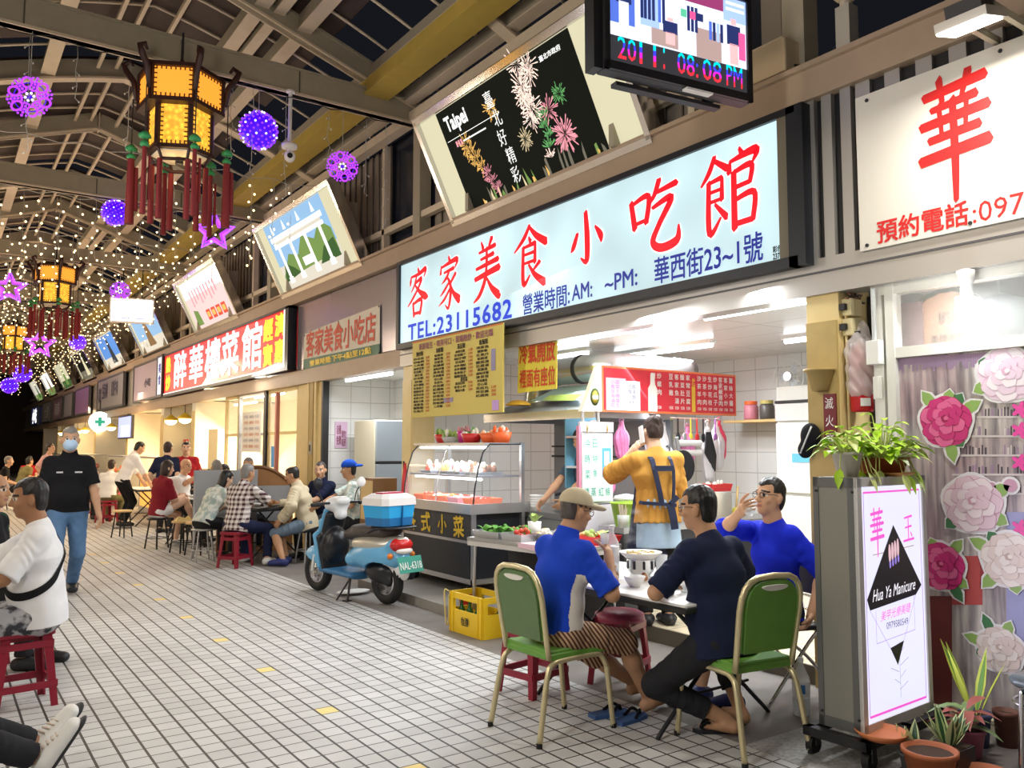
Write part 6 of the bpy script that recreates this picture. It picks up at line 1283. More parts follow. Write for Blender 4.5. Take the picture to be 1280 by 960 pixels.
def steam():
    m = bpy.data.materials.new('steam'); m.use_nodes = True; nt = m.node_tree; nt.nodes.clear(); o = nt.nodes.new('ShaderNodeOutputMaterial'); v = nt.nodes.new('ShaderNodeVolumePrincipled'); v.inputs['Color'].default_value = (1, 1, 1, 1)
    tc = nt.nodes.new('ShaderNodeTexCoord'); n = nt.nodes.new('ShaderNodeTexNoise'); n.inputs['Scale'].default_value = 14; n.inputs['Detail'].default_value = 4; r = nt.nodes.new('ShaderNodeMapRange'); r.inputs[1].default_value = .5; r.inputs[2].default_value = .75; r.inputs[3].default_value = 0; r.inputs[4].default_value = 5
    nt.links.new(tc.outputs['Object'], n.inputs[0]); nt.links.new(n.outputs[0], r.inputs[0]); nt.links.new(r.outputs[0], v.inputs['Density']); nt.links.new(v.outputs[0], o.inputs['Volume']); return m
k = MB(); k.lathe([(.0001, .20), (.06, .22), (.08, .32), (.07, .42), (.0001, .48)], (-.04, .03, 0), steam(), 12); tag(k.build('steam'), 'thin steam rising over the pan of stew', 'steam', kind='stuff').location = (3.66, 3.86, TZ)
pet = M('clear_plastic', (.90, .94, .95), .08, alpha=.38); water = M('water', (.75, .82, .9), .05, alpha=.4); label_w = M('bottle_label', (.85, .86, .88), .5); label_b = M('label_blue', (.05, .2, .5), .5)
def pet_bottle(label, x, y, z, h, r, lab, cap):
    t = thing('plastic_bottle', label, 'bottle', (x, y, z)); k = MB(); k.lathe([(r * .8, 0), (r, .01), (r, h * .62), (r * .95, h * .68), (r * .35, h * .86), (r * .32, h * .93), (r * .34, h * .935)], (0, 0, 0), pet, 20); k.build('body', t)
    k = MB(); k.cyl((0, 0, .006), (0, 0, h * .5), r * .93, water, n=18); k.build('water', t); k = MB(); k.lathe([(r * 1.01, h * .32), (r * 1.012, h * .33), (r * 1.012, h * .60), (r * 1.01, h * .61)], (0, 0, 0), lab, 20); k.build('paper_label', t); k = MB(); k.cyl((0, 0, h * .93), (0, 0, h), r * .37, cap, n=14); k.build('cap', t); return t
pet_bottle('large clear plastic bottle standing on the dining table by the khaki cap', 3.50, 3.95, TZ, .33, .048, label_w, white)
b2 = pet_bottle('clear plastic water bottle with blue and white label on the floor beside the lightbox', 4.22, 3.12, 0, .33, .05, label_w, white)
k = MB(); k.box((-.035, -.036, .16), (.03, .004, .05), label_b, rz=rad(-45)); k.build('label_print', b2)
tglass = M('tumbler_glass', (.92, .95, .97), .02, alpha=.38, spec=.8)
def tumbler(label, x, y, z, h, r, fill=.5, tilt=None, group='glasses of the near table'):
    t = thing('drinking_glass', label, 'glass', (x, y, z), group=group); k = MB(); k.lathe([(.0001, 0), (r * .8, 0), (r, h), (r * .92, h), (r * .74, .015), (.0001, .015)], (0, 0, 0), tglass, 18); k.build('tumbler', t)
    if fill: k = MB(); k.cyl((0, 0, .016), (0, 0, h * fill), r * .75, water, r * .85, n=16); k.build('drink', t)
    if tilt: t.rotation_euler = tilt
    return t
tumbler('tall glass half full beside the hot pot', 3.74, 3.76, TZ, .15, .038); tumbler('small glass before the navy T-shirt', 3.54, 3.38, TZ, .09, .03, .4); tumbler('small glass at the table corner near the navy elbow', 3.60, 3.34, TZ, .075, .028, .6); tumbler('glass tilted to the lips of the drinker in vivid blue', GLASS_HAND[0] - .0, GLASS_HAND[1] - .03, GLASS_HAND[2] - .04, .10, .034, .3, (rad(-20), rad(48), 0)); tumbler('small glass held by the khaki cap', 3.14, 3.60, 1.01, .06, .026, 0)
bowl('white bowl by the elbow of the khaki cap', 3.42, 3.66, TZ, .065, .06); bowl('white plate of food between the small glasses and the pot', 3.62, 3.52, TZ, .11, .022, soup, 'plate', 'plate'); bowl('white plate of leftovers behind the small glasses', 3.82, 3.55, TZ, .10, .03, soup, 'plate', 'plate'); bowl('small white bowl beside the navy forearm', 3.66, 3.42, TZ, .05, .045)
k = MB()
for i in (0, 1): k.cyl((-.11, .004 * i, .006), (.11, .02 * i, .006), .0035, porc, n=6)
ch = k.build('chopsticks'); ch.location = (3.46, 3.50, TZ); ch.rotation_euler = (0, 0, .4); tag(ch, 'pair of pale chopsticks lying on the near table', 'chopsticks')
# second table dishes
amber = M('brown_bottle_glass', (.05, .018, .008), .12, spec=.7)
def beer(label, x, y, z, m=amber, h=.24, group='brown beer bottles on the second table'):
    t = thing('beer_bottle', label, 'bottle', (x, y, z), group=group); k = MB(); k.lathe([(.0001, 0), (.032, 0), (.034, .01), (.034, h * .58), (.015, h * .74), (.013, h * .94), (.016, h * .95), (.015, h), (.0001, h)], (0, 0, 0), m, 14); k.build('body', t); k = MB(); k.lathe([(.0346, h * .2), (.0348, h * .5)], (0, 0, 0), M('beer_label', (.45, .30, .12), .5), 14); k.build('paper_label', t); return t
beer('brown beer bottle on the second table, left one of the pair', 3.70, 11.75, .74); beer('brown beer bottle on the second table, right one of the pair', 3.84, 11.72, .74); bowl('white dish on the second table before the beige jacket', 3.95, 11.5, .74, .09, .03, soup, 'plate', 'plate'); bowl('white bowl on the second table near the plaid shirt', 3.72, 11.52, .74, .06, .05)
bowl('white bowl on the table of the shaved head', 3.36, 14.2, .74, .08, .05); bowl('stacked white dish on the table of the shaved head', 3.56, 14.3, .74, .1, .04, soup, 'plate', 'plate')
t = thing('paper_packet', 'yellow pointed paper packet lying on the empty plywood stool', 'packet', (3.12, 13.1, .47)); k = MB(); k.raw([(-.1, -.06, 0), (.12, -.07, 0), (.13, .07, 0), (-.11, .06, 0), (-.06, 0, .07), (.03, .02, .03), (.08, 0, .08)], [(0, 1, 6, 5, 4), (1, 2, 6), (2, 3, 4, 5, 6), (3, 0, 4), (0, 3, 2, 1)], M('yellow_paper', (.75, .58, .25), .7)); k.build('wrapper', t)
# partition, arched board
t = thing('folding_partition', 'grey metal partition board standing between plaid shirt and third table', 'partition', (3.12, 12.45, 0), rad(-14)); k = MB(); k.rbox((.42, 0, .80), (.88, .025, .86), M('grey_board', (.36, .37, .39), .35, .3), .012); k.build('panel', t)
for x in (0, .84):
    k = MB(); k.tube([(x, -.16, 0), (x, 0, .45), (x, .0, 1.2)], .014, inox, n=7); k.build('leg', t); k = MB(); k.cyl((x, .18, 0), (x, 0, .5), .012, inox, n=7); k.build('leg', t)
t = thing('arched_board', 'brown wooden board with an arched top standing behind the second table', 'board', (4.05, 12.62, 0), rad(-10)); k = MB(); k.prism([(-.55, .0), (-.55, .95)] + [(-.55 + 1.1 * i / 14, .95 + .32 * math.sin(PI * i / 14) ** .8) for i in range(1, 14)] + [(.55, .95), (.55, 0)], .04, M('brown_board', (.30, .14, .05), .4, noise=.2, nscale=6), FY(0, 0, 0)); k.build('panel', t)
k = MB(); k.tube([(-.55 + 1.1 * i / 20, -.045, .95 + .32 * math.sin(PI * i / 20) ** .8) for i in range(21)], .025, M('brown_rim', (.18, .08, .03), .4), n=7); k.build('rim', t); k = MB(); k.bb((-.4, -.06, .45), (.5, -.045, .98), MATS['grey_board']); k.build('steel_plate', t)
# ------------------------------------------------------------------ yellow crate with bottles
cy = M('crate_yellow', (.80, .52, .01), .4); gbot = M('green_bottle_glass', (.01, .10, .02), .1, spec=.7)
t = thing('bottle_crate', 'yellow plastic bottle crate standing on the pavement beside the green chair', 'crate', (3.86, 6.02, 0), rad(2)); w2, d2, hh = .145, .245, .33
k = MB(); k.bb((-w2, -d2, 0), (w2, d2, .02), cy)
for sx in (-1, 1):
    k.bb((sx * w2 - .008, -d2, 0), (sx * w2 + .008, d2, .19), cy); k.bb((sx * w2 - .010, -d2, hh - .05), (sx * w2 + .010, d2, hh), cy)
    for y in (-d2 + .03, d2 - .03): k.bb((sx * w2 - .010, y - .03, .19), (sx * w2 + .010, y + .03, hh - .05), cy)
    for y in (-d2 + .012, -d2 + .06, d2 - .012, d2 - .06): k.bb((sx * w2 - .014, y - .006, 0), (sx * w2 + .014, y + .006, hh), cy)
for sy in (-1, 1):
    k.bb((-w2, sy * d2 - .008, 0), (w2, sy * d2 + .008, .19), cy); k.bb((-w2, sy * d2 - .010, hh - .05), (w2, sy * d2 + .010, hh), cy)
    for x in (-w2 + .02, w2 - .02): k.bb((x - .02, sy * d2 - .010, .19), (x + .02, sy * d2 + .010, hh - .05), cy)
for i in range(1, 4): k.bb((-w2, -d2 + i * d2 / 2 - .004, .02), (w2, -d2 + i * d2 / 2 + .004, .17), cy)
k.bb((-.004, -d2, .02), (.004, d2, .17), cy); k.build('basket', t)
k = MB(); k.text('台酒', black, FX(-w2 - .016, .0, .115), w=.11, h=.055, bold=.01); k.bb((-w2 - .0165, -.05, .075), (-w2 - .016, .05, .082), black); k.build('lettering', t)
k = MB(); k.tube(arc([(-.17, .235, .33), (-.2, .25, .34), (-.19, .26, .2), (-.18, .25, .05), (-.16, .245, .1), (-.165, .235, .3)], 6), .006, M('yellow_cord', (.72, .58, .2), .7), n=6); k.build('cord', t)
for x, y, n_ in ((-.07, .06, 'second from the far end'), (-.07, -.06, 'in the near side row'), (.07, .06, 'in the rear row'), (-.07, .18, 'at the far end'), (.07, -.18, 'in the near rear corner')):
    p_ = Matrix.Translation((3.86, 6.02, 0)) @ Matrix.Rotation(rad(2), 4, 'Z') @ Vector((x, y, .022)); beer('green beer bottle standing in the yellow crate, ' + n_, p_.x, p_.y, p_.z, gbot, .25, 'green bottles in the crate')
t = thing('plastic_pot', 'small red plastic tub wedged behind the yellow crate', 'tub', (3.98, 6.42, 0)); k = MB(); k.lathe([(.05, 0), (.085, .27), (.092, .28), (.08, .27), (.045, .01)], (0, 0, 0), M('red_plastic', (.55, .03, .02), .35), 18); k.build('vessel', t)
# ------------------------------------------------------------------ scooter
t = thing('motor_scooter', 'light blue and black motor scooter with white handlebar cover parked beside the food stall', 'scooter', (3.655, 8.20, 0), math.atan2(1.15, -.26))
sky = M('scooter_light_blue', (.13, .40, .66), .22, spec=.6); sky2 = M('scooter_mid_blue', (.05, .18, .36), .3); silv = M('scooter_silver', (.50, .47, .40), .3, .4); sblk = M('scooter_black', (.014, .014, .017), .3); wht = M('scooter_white', (.74, .73, .72), .3); seatb = M('scooter_seat', (.055, .045, .04), .55)
def wheel(x):
    k = MB(); k.tube([(x + .175 * math.cos(a), 0, .225 + .175 * math.sin(a)) for a in np.linspace(0, 2 * PI, 33)[:-1]], .05, rubber, closed=True, n=10); w_ = k.build('wheel', t)
    k = MB(); Xw = Matrix.Translation((x, 0, .225)) @ Matrix.Rotation(PI / 2, 4, 'X'); k.lathe([(.125, -.035), (.14, -.03), (.14, .03), (.125, .035), (.115, 0), (.125, -.035)], (x, 0, .225), chrome, 26, X=Matrix.Rotation(PI / 2, 4, 'X')); k.cyl((x, -.05, .225), (x, .05, .225), .03, silv)
    for i in range(5): a = i * 2 * PI / 5; k.cyl((x + .03 * math.cos(a), 0, .225 + .03 * math.sin(a)), (x + .125 * math.cos(a), 0, .225 + .125 * math.sin(a)), .014, silv, n=6)
    k.build('rim', w_)
wheel(.59); wheel(-.59)
def sd(name, mat, fn, lo=(-1, -.35, 0), hi=(1.0, .35, 1.2), res=.011):
    c = SDF(lo, hi, res); fn(c); return c.build(name, mat, t)
Y_ = V(0, 1, 0)
def f_fender(c): c.ell((.60, 0, .36), (.22, .085, .13), 0); c.ell((.60, 0, .30), (.20, .065, .14), 0, op='c'); c.plane((.60, 0, .33), (.35, 0, -1))
sd('front_fender', sky, f_fender)
def shield(c): c.cone((.36, 0, .30), (.44, 0, .62), .05, .05, .03, sq=(Y_, 3.6)); c.cone((.44, 0, .62), (.34, 0, .88), .05, .045, .03, sq=(Y_, 2.6)); c.cone((.46, 0, .50), (.52, 0, .75), .05, .04, .05, sq=(Y_, 1.3))
sd('leg_shield', sky, shield)
def inner(c): c.cone((.30, 0, .28), (.37, 0, .60), .045, .05, .03, sq=(Y_, 3.6)); c.cone((.37, 0, .60), (.28, 0, .84), .05, .05, .03, sq=(Y_, 2.7)); c.ell((.26, 0, .52), (.10, .15, .18), .04)
sd('storage_panel', sblk, inner)
def floorb(c): c.cone((.36, 0, .27), (-.18, 0, .25), .05, .05, .02, sq=(Y_, 3.2)); c.plane((0, 0, .285), (0, 0, 1))
sd('floorboard', sky2, floorb)
def side_(c): c.ell((-.48, 0, .47), (.40, .19, .17), 0); c.cone((-.15, 0, .42), (-.75, 0, .60), .10, .07, .05, sq=(Y_, 1.8)); c.ell((-.59, 0, .22), (.26, .3, .25), 0, op='c')
sd('side_panel', sky, side_)
def upper(c): c.ell((-.45, 0, .585), (.38, .175, .10), 0); c.cone((-.2, 0, .56), (-.82, 0, .64), .06, .04, .05, sq=(Y_, 2.0))
sd('upper_panel', silv, upper)
def rear_in(c): c.ell((-.50, 0, .32), (.22, .12, .12), .02); c.cone((-.35, .0, .3), (-.66, .02, .24), .07, .06, .03)
sd('engine', sblk, rear_in)
def seat_(c): c.cone((-.05, 0, .66), (-.62, 0, .73), .065, .075, .03, sq=(Y_, 2.1)); c.ell((-.36, 0, .73), (.33, .14, .05), .03)
sd('seat', seatb, seat_)
def headset(c): c.ell((.27, 0, .95), (.09, .15, .085), 0); c.cone((.24, 0, .95), (.17, 0, .99), .06, .05, .03, sq=(Y_, 1.9)); c.cone((.22, .0, .93), (.20, 0, .84), .055, .05, .03, sq=(Y_, 1.5))
sd('handlebar_cover', wht, headset)
k = MB(); k.tube(arc([(.2, -.36, .96), (.22, -.2, .97), (.24, 0, .96), (.22, .2, .97), (.2, .36, .96)], 5), .014, sblk, n=8); k.build('handlebar', t)
for sy in (-1, 1):
    k = MB(); k.cyl((.2, sy * .24, .96), (.195, sy * .37, .96), .02, rubber, n=10); k.tube([(.24, sy * .2, .96), (.27, sy * .3, .955), (.25, sy * .37, .95)], .006, silv, n=6); k.build('grip', t)
    k = MB(); k.tube(arc([(.23, sy * .2, .97), (.25, sy * .24, 1.08), (.22, sy * .27, 1.14)], 5), .006, dark, n=6); mi = k.build('mirror', t); k = MB(); k.lathe([(.0001, -.016), (.05, -.014), (.058, 0), (.054, .006)], (0, 0, 0), white if sy < 0 else dark, 20, X=Matrix.Translation((.22, sy * .28, 1.18)) @ Matrix.Rotation(PI / 2, 4, 'Y')); k.lathe([(.0001, .0062), (.054, .006)], (0, 0, 0), chrome if sy > 0 else white, 20, X=Matrix.Translation((.22, sy * .28, 1.18)) @ Matrix.Rotation(-PI / 2, 4, 'Y')); k.build('mirror_glass', mi)
k = MB(); k.cyl((.60, -.0, .225), (.37, 0, .66), .03, wht, n=8); k.cyl((.6, .07, .225), (.56, .07, .40), .02, wht, n=8); k.cyl((.6, -.07, .225), (.56, -.07, .40), .02, wht, n=8); k.build('fork', t)
k = MB(); k.ell((-.80, 0, .60), (.09, .13, .075), M('tail_red', (.55, .02, .02), .2), 16, 10); k.build('tail_light', t); k = MB(); k.ell((-.85, 0, .545), (.05, .10, .035), M('tail_white', (.75, .70, .66), .2), 14, 8); k.build('reflector', t)
k = MB()
for sy in (-1, 1): k.ell((-.80, sy * .14, .50), (.03, .03, .03), M('indicator_orange', (.75, .20, .02), .3), 10, 8)
k.build('indicator', t)
def rfend(c): c.ell((-.66, 0, .36), (.26, .075, .17), 0); c.ell((-.62, 0, .26), (.24, .09, .2), 0, op='c'); c.plane((-.62, 0, .3), (1, 0, -.2))
sd('rear_fender', wht, rfend)
k = MB(); Xp = Matrix.Translation((-.92, -.02, .42)) @ Matrix.Rotation(rad(-90), 4, 'Z') @ Matrix.Rotation(rad(90 - 18), 4, 'X'); k.rbox((0, 0, -.002), (.30, .16, .004), M('plate_green', (.06, .34, .26), .4), .01, X=Xp); k.text('NAL-6318', M('plate_white', (.85, .88, .85), .5), Xp @ Matrix.Translation((0, -.01, .004)), .27, .07, .01); k.build('licence_plate', t)
k = MB(); k.tube(arc([(-.45, -.16, .70), (-.62, -.16, .76), (-.85, -.14, .77), (-.88, 0, .77), (-.85, .14, .77), (-.62, .16, .76), (-.45, .16, .70)], 4), .012, dark, n=7); k.bb((-.82, -.14, .755), (-.5, .14, .775), dark); k.build('rack', t)
k = MB(); k.cyl((-.12, .10, .22), (-.17, .17, .0), .012, dark, n=7); k.cyl((-.12, .1, .22), (-.05, .22, .0), .010, dark, n=7); k.bb((-.20, .14, 0), (-.12, .2, .012), dark); k.build('kickstand', t)
k = MB(); k.cyl((-.35, -.12, .22), (-.78, -.15, .30), .05, sblk, .055, n=14); k.build('exhaust', t)
t2 = thing('cooler_box', 'blue and white cooler box strapped on the scooter rack', 'cooler box', t.location + Vector((.135, -.59, .785)), math.atan2(1.15, -.26) + rad(4)); k = MB()
def oct_(w_, d_, c_=.05): return [(w_ - c_, -d_), (w_, -d_ + c_), (w_, d_ - c_), (w_ - c_, d_), (-w_ + c_, d_), (-w_, d_ - c_), (-w_, -d_ + c_), (-w_ + c_, -d_)]
def loft(k, rings, m):
    vs = [(x, y, z) for poly, z in rings for x, y in poly]; n = 8
    k.raw(vs, [tuple(range(n))[::-1], tuple(range(n * (len(rings) - 1), n * len(rings)))] + [(r * n + i, r * n + (i + 1) % n, (r + 1) * n + (i + 1) % n, (r + 1) * n + i) for r in range(len(rings) - 1) for i in range(n)], m)
loft(k, [(oct_(.17, .20), 0), (oct_(.175, .21), .08)], M('cooler_deep_blue', (.02, .15, .38), .35)); loft(k, [(oct_(.175, .21), .08), (oct_(.185, .225), .20)], M('cooler_blue', (.03, .36, .72), .35)); k.build('tub', t2); k = MB(); loft(k, [(oct_(.195, .235), .20), (oct_(.19, .23), .27), (oct_(.13, .17), .31)], M('cooler_white', (.75, .72, .70), .4)); k.build('lid', t2); k = MB(); k.bb((-.05, -.14, .305), (.05, .14, .325), M('cooler_red', (.4, .03, .06), .4)); k.build('handle', t2)
k = MB(); k.bb((-.2, -.004, .0), (-.17, .004, .2), MATS['cooler_deep_blue']); k.build('strap', t2)
k = MB(); k.lathe([(.0001, 0), (.14, 0), (.16, .01), (.14, .02)], (0, 0, 0), M('paper_white', (.8, .8, .78), .7), 12); o = k.build('newspaper'); o.location = (3.75, 8.35, .02); o.scale = (1.2, .7, 1); tag(o, 'crumpled white paper under the scooter', 'paper')
# ------------------------------------------------------------------ food stall in front of the snack shop
def clump(k, c, r, m, n=14, s=.5):
    """a heap of small lumps"""
    for i in range(n):
        a, q = R.uniform(0, 2 * PI), R.random() ** .5; k.ell((c[0] + r[0] * q * math.cos(a), c[1] + r[1] * q * math.sin(a), c[2] + R.uniform(0, r[2])), (r[0] * s * R.uniform(.3, .55), r[1] * s * R.uniform(.3, .55), r[2] * R.uniform(.4, .7)), m[R.randrange(len(m))], 7, 5)
def leaf(k, base, d, L, w_, m, droop=.3, fold=.25):
    d = Vector(d).normalized(); up = Vector((0, 0, 1)); s = d.cross(up); s = s.normalized() if s.length > .05 else Vector((1, 0, 0)); pts = []
    for i, (t_, ww) in enumerate(((0, .08), (.22, .75), (.45, 1), (.7, .7), (1, .02))):
        p = Vector(base) + d * L * t_ + up * (-droop * L * t_ * t_); n_ = s.cross(d); pts += [p - s * w_ * ww * .5 + n_ * fold * w_ * ww * .5, p, p + s * w_ * ww * .5 + n_ * fold * w_ * ww * .5]
    k.raw(pts, [f for i in range(4) for f in ((3 * i, 3 * i + 1, 3 * i + 4, 3 * i + 3), (3 * i + 1, 3 * i + 2, 3 * i + 5, 3 * i + 4))], m, True)
veg = M('leaf_green', (.09, .28, .03), .5, noise=.4, nscale=30); veg2 = M('light_green', (.38, .52, .14), .5, noise=.3, nscale=20); redf = M('red_food', (.55, .06, .03), .4, noise=.3, nscale=30); orf = M('orange_tray', (.85, .14, .03), .4); palef = M('pale_food', (.75, .70, .60), .5, noise=.2, nscale=25); yelf = M('yellow_food', (.75, .55, .22), .5, noise=.2, nscale=25); brf = M('brown_food', (.28, .12, .07), .45, noise=.4, nscale=30); redpl = M('red_bowl', (.60, .03, .03), .3)
mb = MB(); mb.bb((3.98, 6.35, 0), (4.86, 8.75, .09), M('stall_plinth', (.26, .24, .21), .6, noise=.2, nscale=6)); structure(mb.build('floor_plinth'))
SX, SY, SB = 4.46, 7.86, .09
t = thing('food_stall', 'stainless food stall with glass cabinet, dark panel and yellow characters', 'food stall', (SX, SY, SB))
k = MB()
for y in (-.74, .74):
    for x in (.02, .62): k.bb((x - .02, y - .02, .10), (x + .02, y + .02, .80), inox)
k.bb((0, -.75, .10), (.64, .75, .15), inox); k.bb((0, -.75, .50), (.02, .75, .53), inox); k.build('frame', t)
k = MB(); k.bb((-.005, -.72, .53), (.01, .72, .79), M('sign_slate', (.035, .036, .04), .4)); k.build('sign_panel', t)
k = MB()
for c_, y in (('各', .52), ('式', .19), ('小', -.16), ('菜', -.50)):
    if c_ == '小': brush(k, '小', M('sign_gold', (.80, .52, .03), .5), FX(-.010, y, .66), .20, .20, 1.1)
    else: k.text(c_, MATS['sign_gold'] if 'sign_gold' in MATS else M('sign_gold', (.80, .52, .03), .5), FX(-.010, y, .66) @ Matrix.Rotation(.06, 4, 'Z'), .20, .21, .014)
k.build('lettering', t)
k = MB(); k.bb((.0, -.70, .15), (.012, .70, .50), M('lower_panel', (.018, .02, .026), .35)); k.bb((.02, -.72, .15), (.6, -.70, .79), MATS['lower_panel']); k.build('lower_panel', t)
k = MB(); k.bb((-.06, -.80, .80), (.68, .80, .84), inox); k.bb((-.06, -.80, .84), (-.04, .80, .90), inox); k.bb((-.04, -.80, .84), (.68, -.78, .90), inox); k.build('counter_top', t)
k = MB(); prof = [(.0, .86), (.02, 1.05), (.06, 1.25), (.12, 1.42), (.20, 1.50), (.60, 1.50)]
for y in (-.76, -.0, .74):
    k.tube([(x, y, z) for x, z in prof] + [(.60, y, .86)], .008, dark if y else inox, n=6)
k.bb((.58, -.78, .86), (.62, -.74, 1.52), inox); k.bb((.58, .72, .86), (.62, .76, 1.52), inox); k.bb((.14, -.76, 1.49), (.62, .76, 1.515), inox); k.build('cabinet_frame', t)
k = MB(); vs = [(x, y, z) for y in (-.75, .74) for x, z in prof]; n = len(prof); k.raw(vs, [(i, i + 1, n + i + 1, n + i) for i in range(n - 2)], glass, True); k.raw([(x, -.76, z) for x, z in prof] + [(.60, -.76, .86)], [tuple(range(n + 1))], glass); k.raw([(x, .75, z) for x, z in prof] + [(.60, .75, .86)], [tuple(range(n + 1))], glass); k.build('glass_front', t)
k = MB(); k.bb((.07, -.74, 1.16), (.58, .72, 1.18), M('shelf_blue_grey', (.28, .30, .36), .3, .6)); k.build('shelf', t)
k = MB(); k.cyl((.14, -.7, 1.14), (.14, .7, 1.14), .012, tube_lit, n=8); k.cyl((.2, -.7, 1.465), (.2, .7, 1.465), .012, tube_lit, n=8); k.build('lamp_tube', t)
for y in (-.6, .6):
    for x in (.08, .56): k = MB(); k.cyl((x, y - .02, .05), (x, y + .02, .05), .05, rubber, n=14); k.bb((x - .02, y - .03, .05), (x + .02, y + .03, .10), dark); k.build('caster', t)
area('cabinet_lamp_light', (SX + .2, SY, SB + 1.44), .1, 9, COOL, None, 1.3); area('cabinet_lamp_light', (SX + .2, SY, SB + 1.12), .1, 9, COOL, None, 1.3)
def tray(label, x, y, z, dx, dy, h, m, foods, group=None, rz=0, name='food_tray', cat='tray', heap=.05, n=16):
    t = thing(name, label, cat, (x, y, z), rz, group); k = MB()
    vs = [(sx * dx * f / 2, sy * dy * f / 2, zz) for f, zz in ((.88, 0), (1, h), (.95, h), (.84, .008)) for sx, sy in ((-1, -1), (1, -1), (1, 1), (-1, 1))]
    k.raw(vs, [(3, 2, 1, 0), (12, 13, 14, 15)] + [(r * 4 + i, r * 4 + (i + 1) % 4, r * 4 + 4 + (i + 1) % 4, r * 4 + 4 + i) for r in range(3) for i in range(4)], m); k.build('dish', t)
    if foods: k = MB(); clump(k, (0, 0, h * .5), (dx * .42, dy * .42, heap), foods, n); k.build('food', t)
    return t
CT = SB + .84
for i, (y, m_, f, lab) in enumerate(((.55, orf, [redf], 'orange tray at the far end'), (.30, orf, [palef, yelf], 'orange tray of pale slices'), (.05, orf, [redf, orf], 'orange tray of red food'), (-.20, M('pink_tray', (.6, .2, .25), .4), [palef, M('pink_food', (.6, .25, .28), .5)], 'pink tray of shellfish'), (-.52, orf, [redf], 'red tray at the near end'))):
    tray('lower shelf of the glass cabinet, ' + lab, SX + .27, SY + y, CT, .36, .22, .10, m_, f, 'trays in the glass cabinet')
for i, (y, f, lab) in enumerate(((.50, [redf, palef], 'small dish of red meat at the far end'), (.15, [palef, yelf], 'fish and squid in plastic wrap'), (-.12, [palef, MATS['pink_food']], 'pale wrapped seafood'), (-.45, [brf, palef], 'brown offal at the near end'))):
    tray('upper shelf of the glass cabinet, ' + lab, SX + .32, SY + y, SB + 1.18, .36, .26, .03, inox, f, 'plates on the cabinet shelf', heap=.09, n=22)
top = SB + 1.515
def veg_bowl(label, x, y, m, foods, leafy=0, r=.11, h=.10):
    t = thing('vegetable_bowl', label, 'bowl', (SX + x, SY + y, top), group='bowls on top of the glass cabinet'); k = MB(); k.lathe([(.0001, 0), (r * .7, 0), (r, h), (r * .94, h), (r * .66, .01), (.0001, .01)], (0, 0, 0), m, 18); k.build('vessel', t); k = MB(); clump(k, (0, 0, h * .7), (r * .8, r * .8, .07), foods, 14)
    for i in range(leafy): a = R.uniform(0, 6.28); leaf(k, (.04 * math.cos(a), .04 * math.sin(a), h * .8), (math.cos(a) * .5, math.sin(a) * .5, 1), R.uniform(.08, .16), .05, foods[0], .4)
    k.build('vegetables', t)
veg_bowl('red bowl of light green leaves on the cabinet top, far end', .40, .52, redpl, [veg2, veg], 16)
veg_bowl('clear bowl heaped with sliced green gourd on the cabinet top', .34, .24, pet, [veg2, palef, veg2], 0, .12, .07); veg_bowl('magenta bowl with a pale sheet on the cabinet top', .38, .04, M('magenta_bowl', (.55, .03, .25), .35), [MATS['pink_food']], 0, .08, .13); veg_bowl('red bowl with dark green cucumbers on the cabinet top', .32, -.22, redpl, [veg, palef], 6, .12, .10); veg_bowl('wide orange-rimmed bowl of shrimp on the cabinet top', .42, -.48, orf, [M('shrimp', (.8, .4, .22), .4), palef], 0, .15, .10); veg_bowl('orange bowl with a pale radish on the cabinet top, near end', .40, -.66 - .02, orf, [palef, orf], 0, .11, .11)
# preparation table with trays
t = thing('preparation_table', 'steel topped folding table with vegetable trays in front of the stall', 'table', (4.28, 5.72, 0), rad(9)); k = MB(); k.rbox((0, 0, .755), (.58, 1.28, .03), M('worn_steel_top', (.42, .41, .39), .35, .7), .03); k.bb((-.285, -.63, .70), (.285, .63, .74), M('table_skirt', (.55, .53, .5), .5)); k.build('tabletop', t)
for sx in (-1, 1):
    for sy in (-1, 1): k = MB(); k.cyl((sx * .25, sy * .56, .74), (sx * .26, sy * .58, 0), .016, inox, n=8); k.build('leg', t)
k = MB(); k.bb((.18, -.6, .05), (.20, .6, .7), M('black_sheet', (.015, .015, .018), .6)); k.build('dark_back_sheet', t)
k = MB(); k.raw([(-.30, -.64, .772), (.05, -.64, .772), (.05, -.1, .772), (-.30, -.02, .772), (-.305, -.64, .70), (-.305, -.03, .735)], [(0, 1, 2, 3), (0, 3, 5, 4)], M('pink_sheet', (.75, .50, .58), .5)); k.build('pink_cover', t)
def pt(x, y): v = Matrix.Rotation(rad(9), 4, 'Z') @ Vector((x, y, 0)); return 4.28 + v.x, 5.72 + v.y
for (x, y, dx, dy, h, m, f, lab, lf) in ((-.10, .44, .30, .34, .06, inox, [veg], 'steel tray heaped with dark green herbs, nearest the stall', 30), (-.12, .12, .26, .26, .06, inox, [redf, M('chili', (.5, .05, .03), .4), veg], 'steel tray of red peppers', 0), (.08, -.02, .28, .26, .06, inox, [yelf, palef], 'steel tray of yellow sprouts', 0), (.16, .40, .24, .3, .05, inox, [brf, redf, veg], 'steel tray of mixed vegetables at the rear', 4), (.14, -.42, .30, .44, .07, redpl, [veg2, yelf], 'bright red tray of pale green vegetables', 6)):
    px_, py_ = pt(x, y); t = tray(lab, px_, py_, .77, dx, dy, h, m, f, 'trays on the preparation table', rad(9))
    if lf:
        k = MB()
        for i in range(lf): a = R.uniform(0, 6.28); leaf(k, (R.uniform(-dx, dx) * .3, R.uniform(-dy, dy) * .3, h), (math.cos(a), math.sin(a), R.uniform(.4, 1.4)), R.uniform(.07, .13), .05, veg if f[0] is veg else veg2, .5)
        k.build('leaves', t)
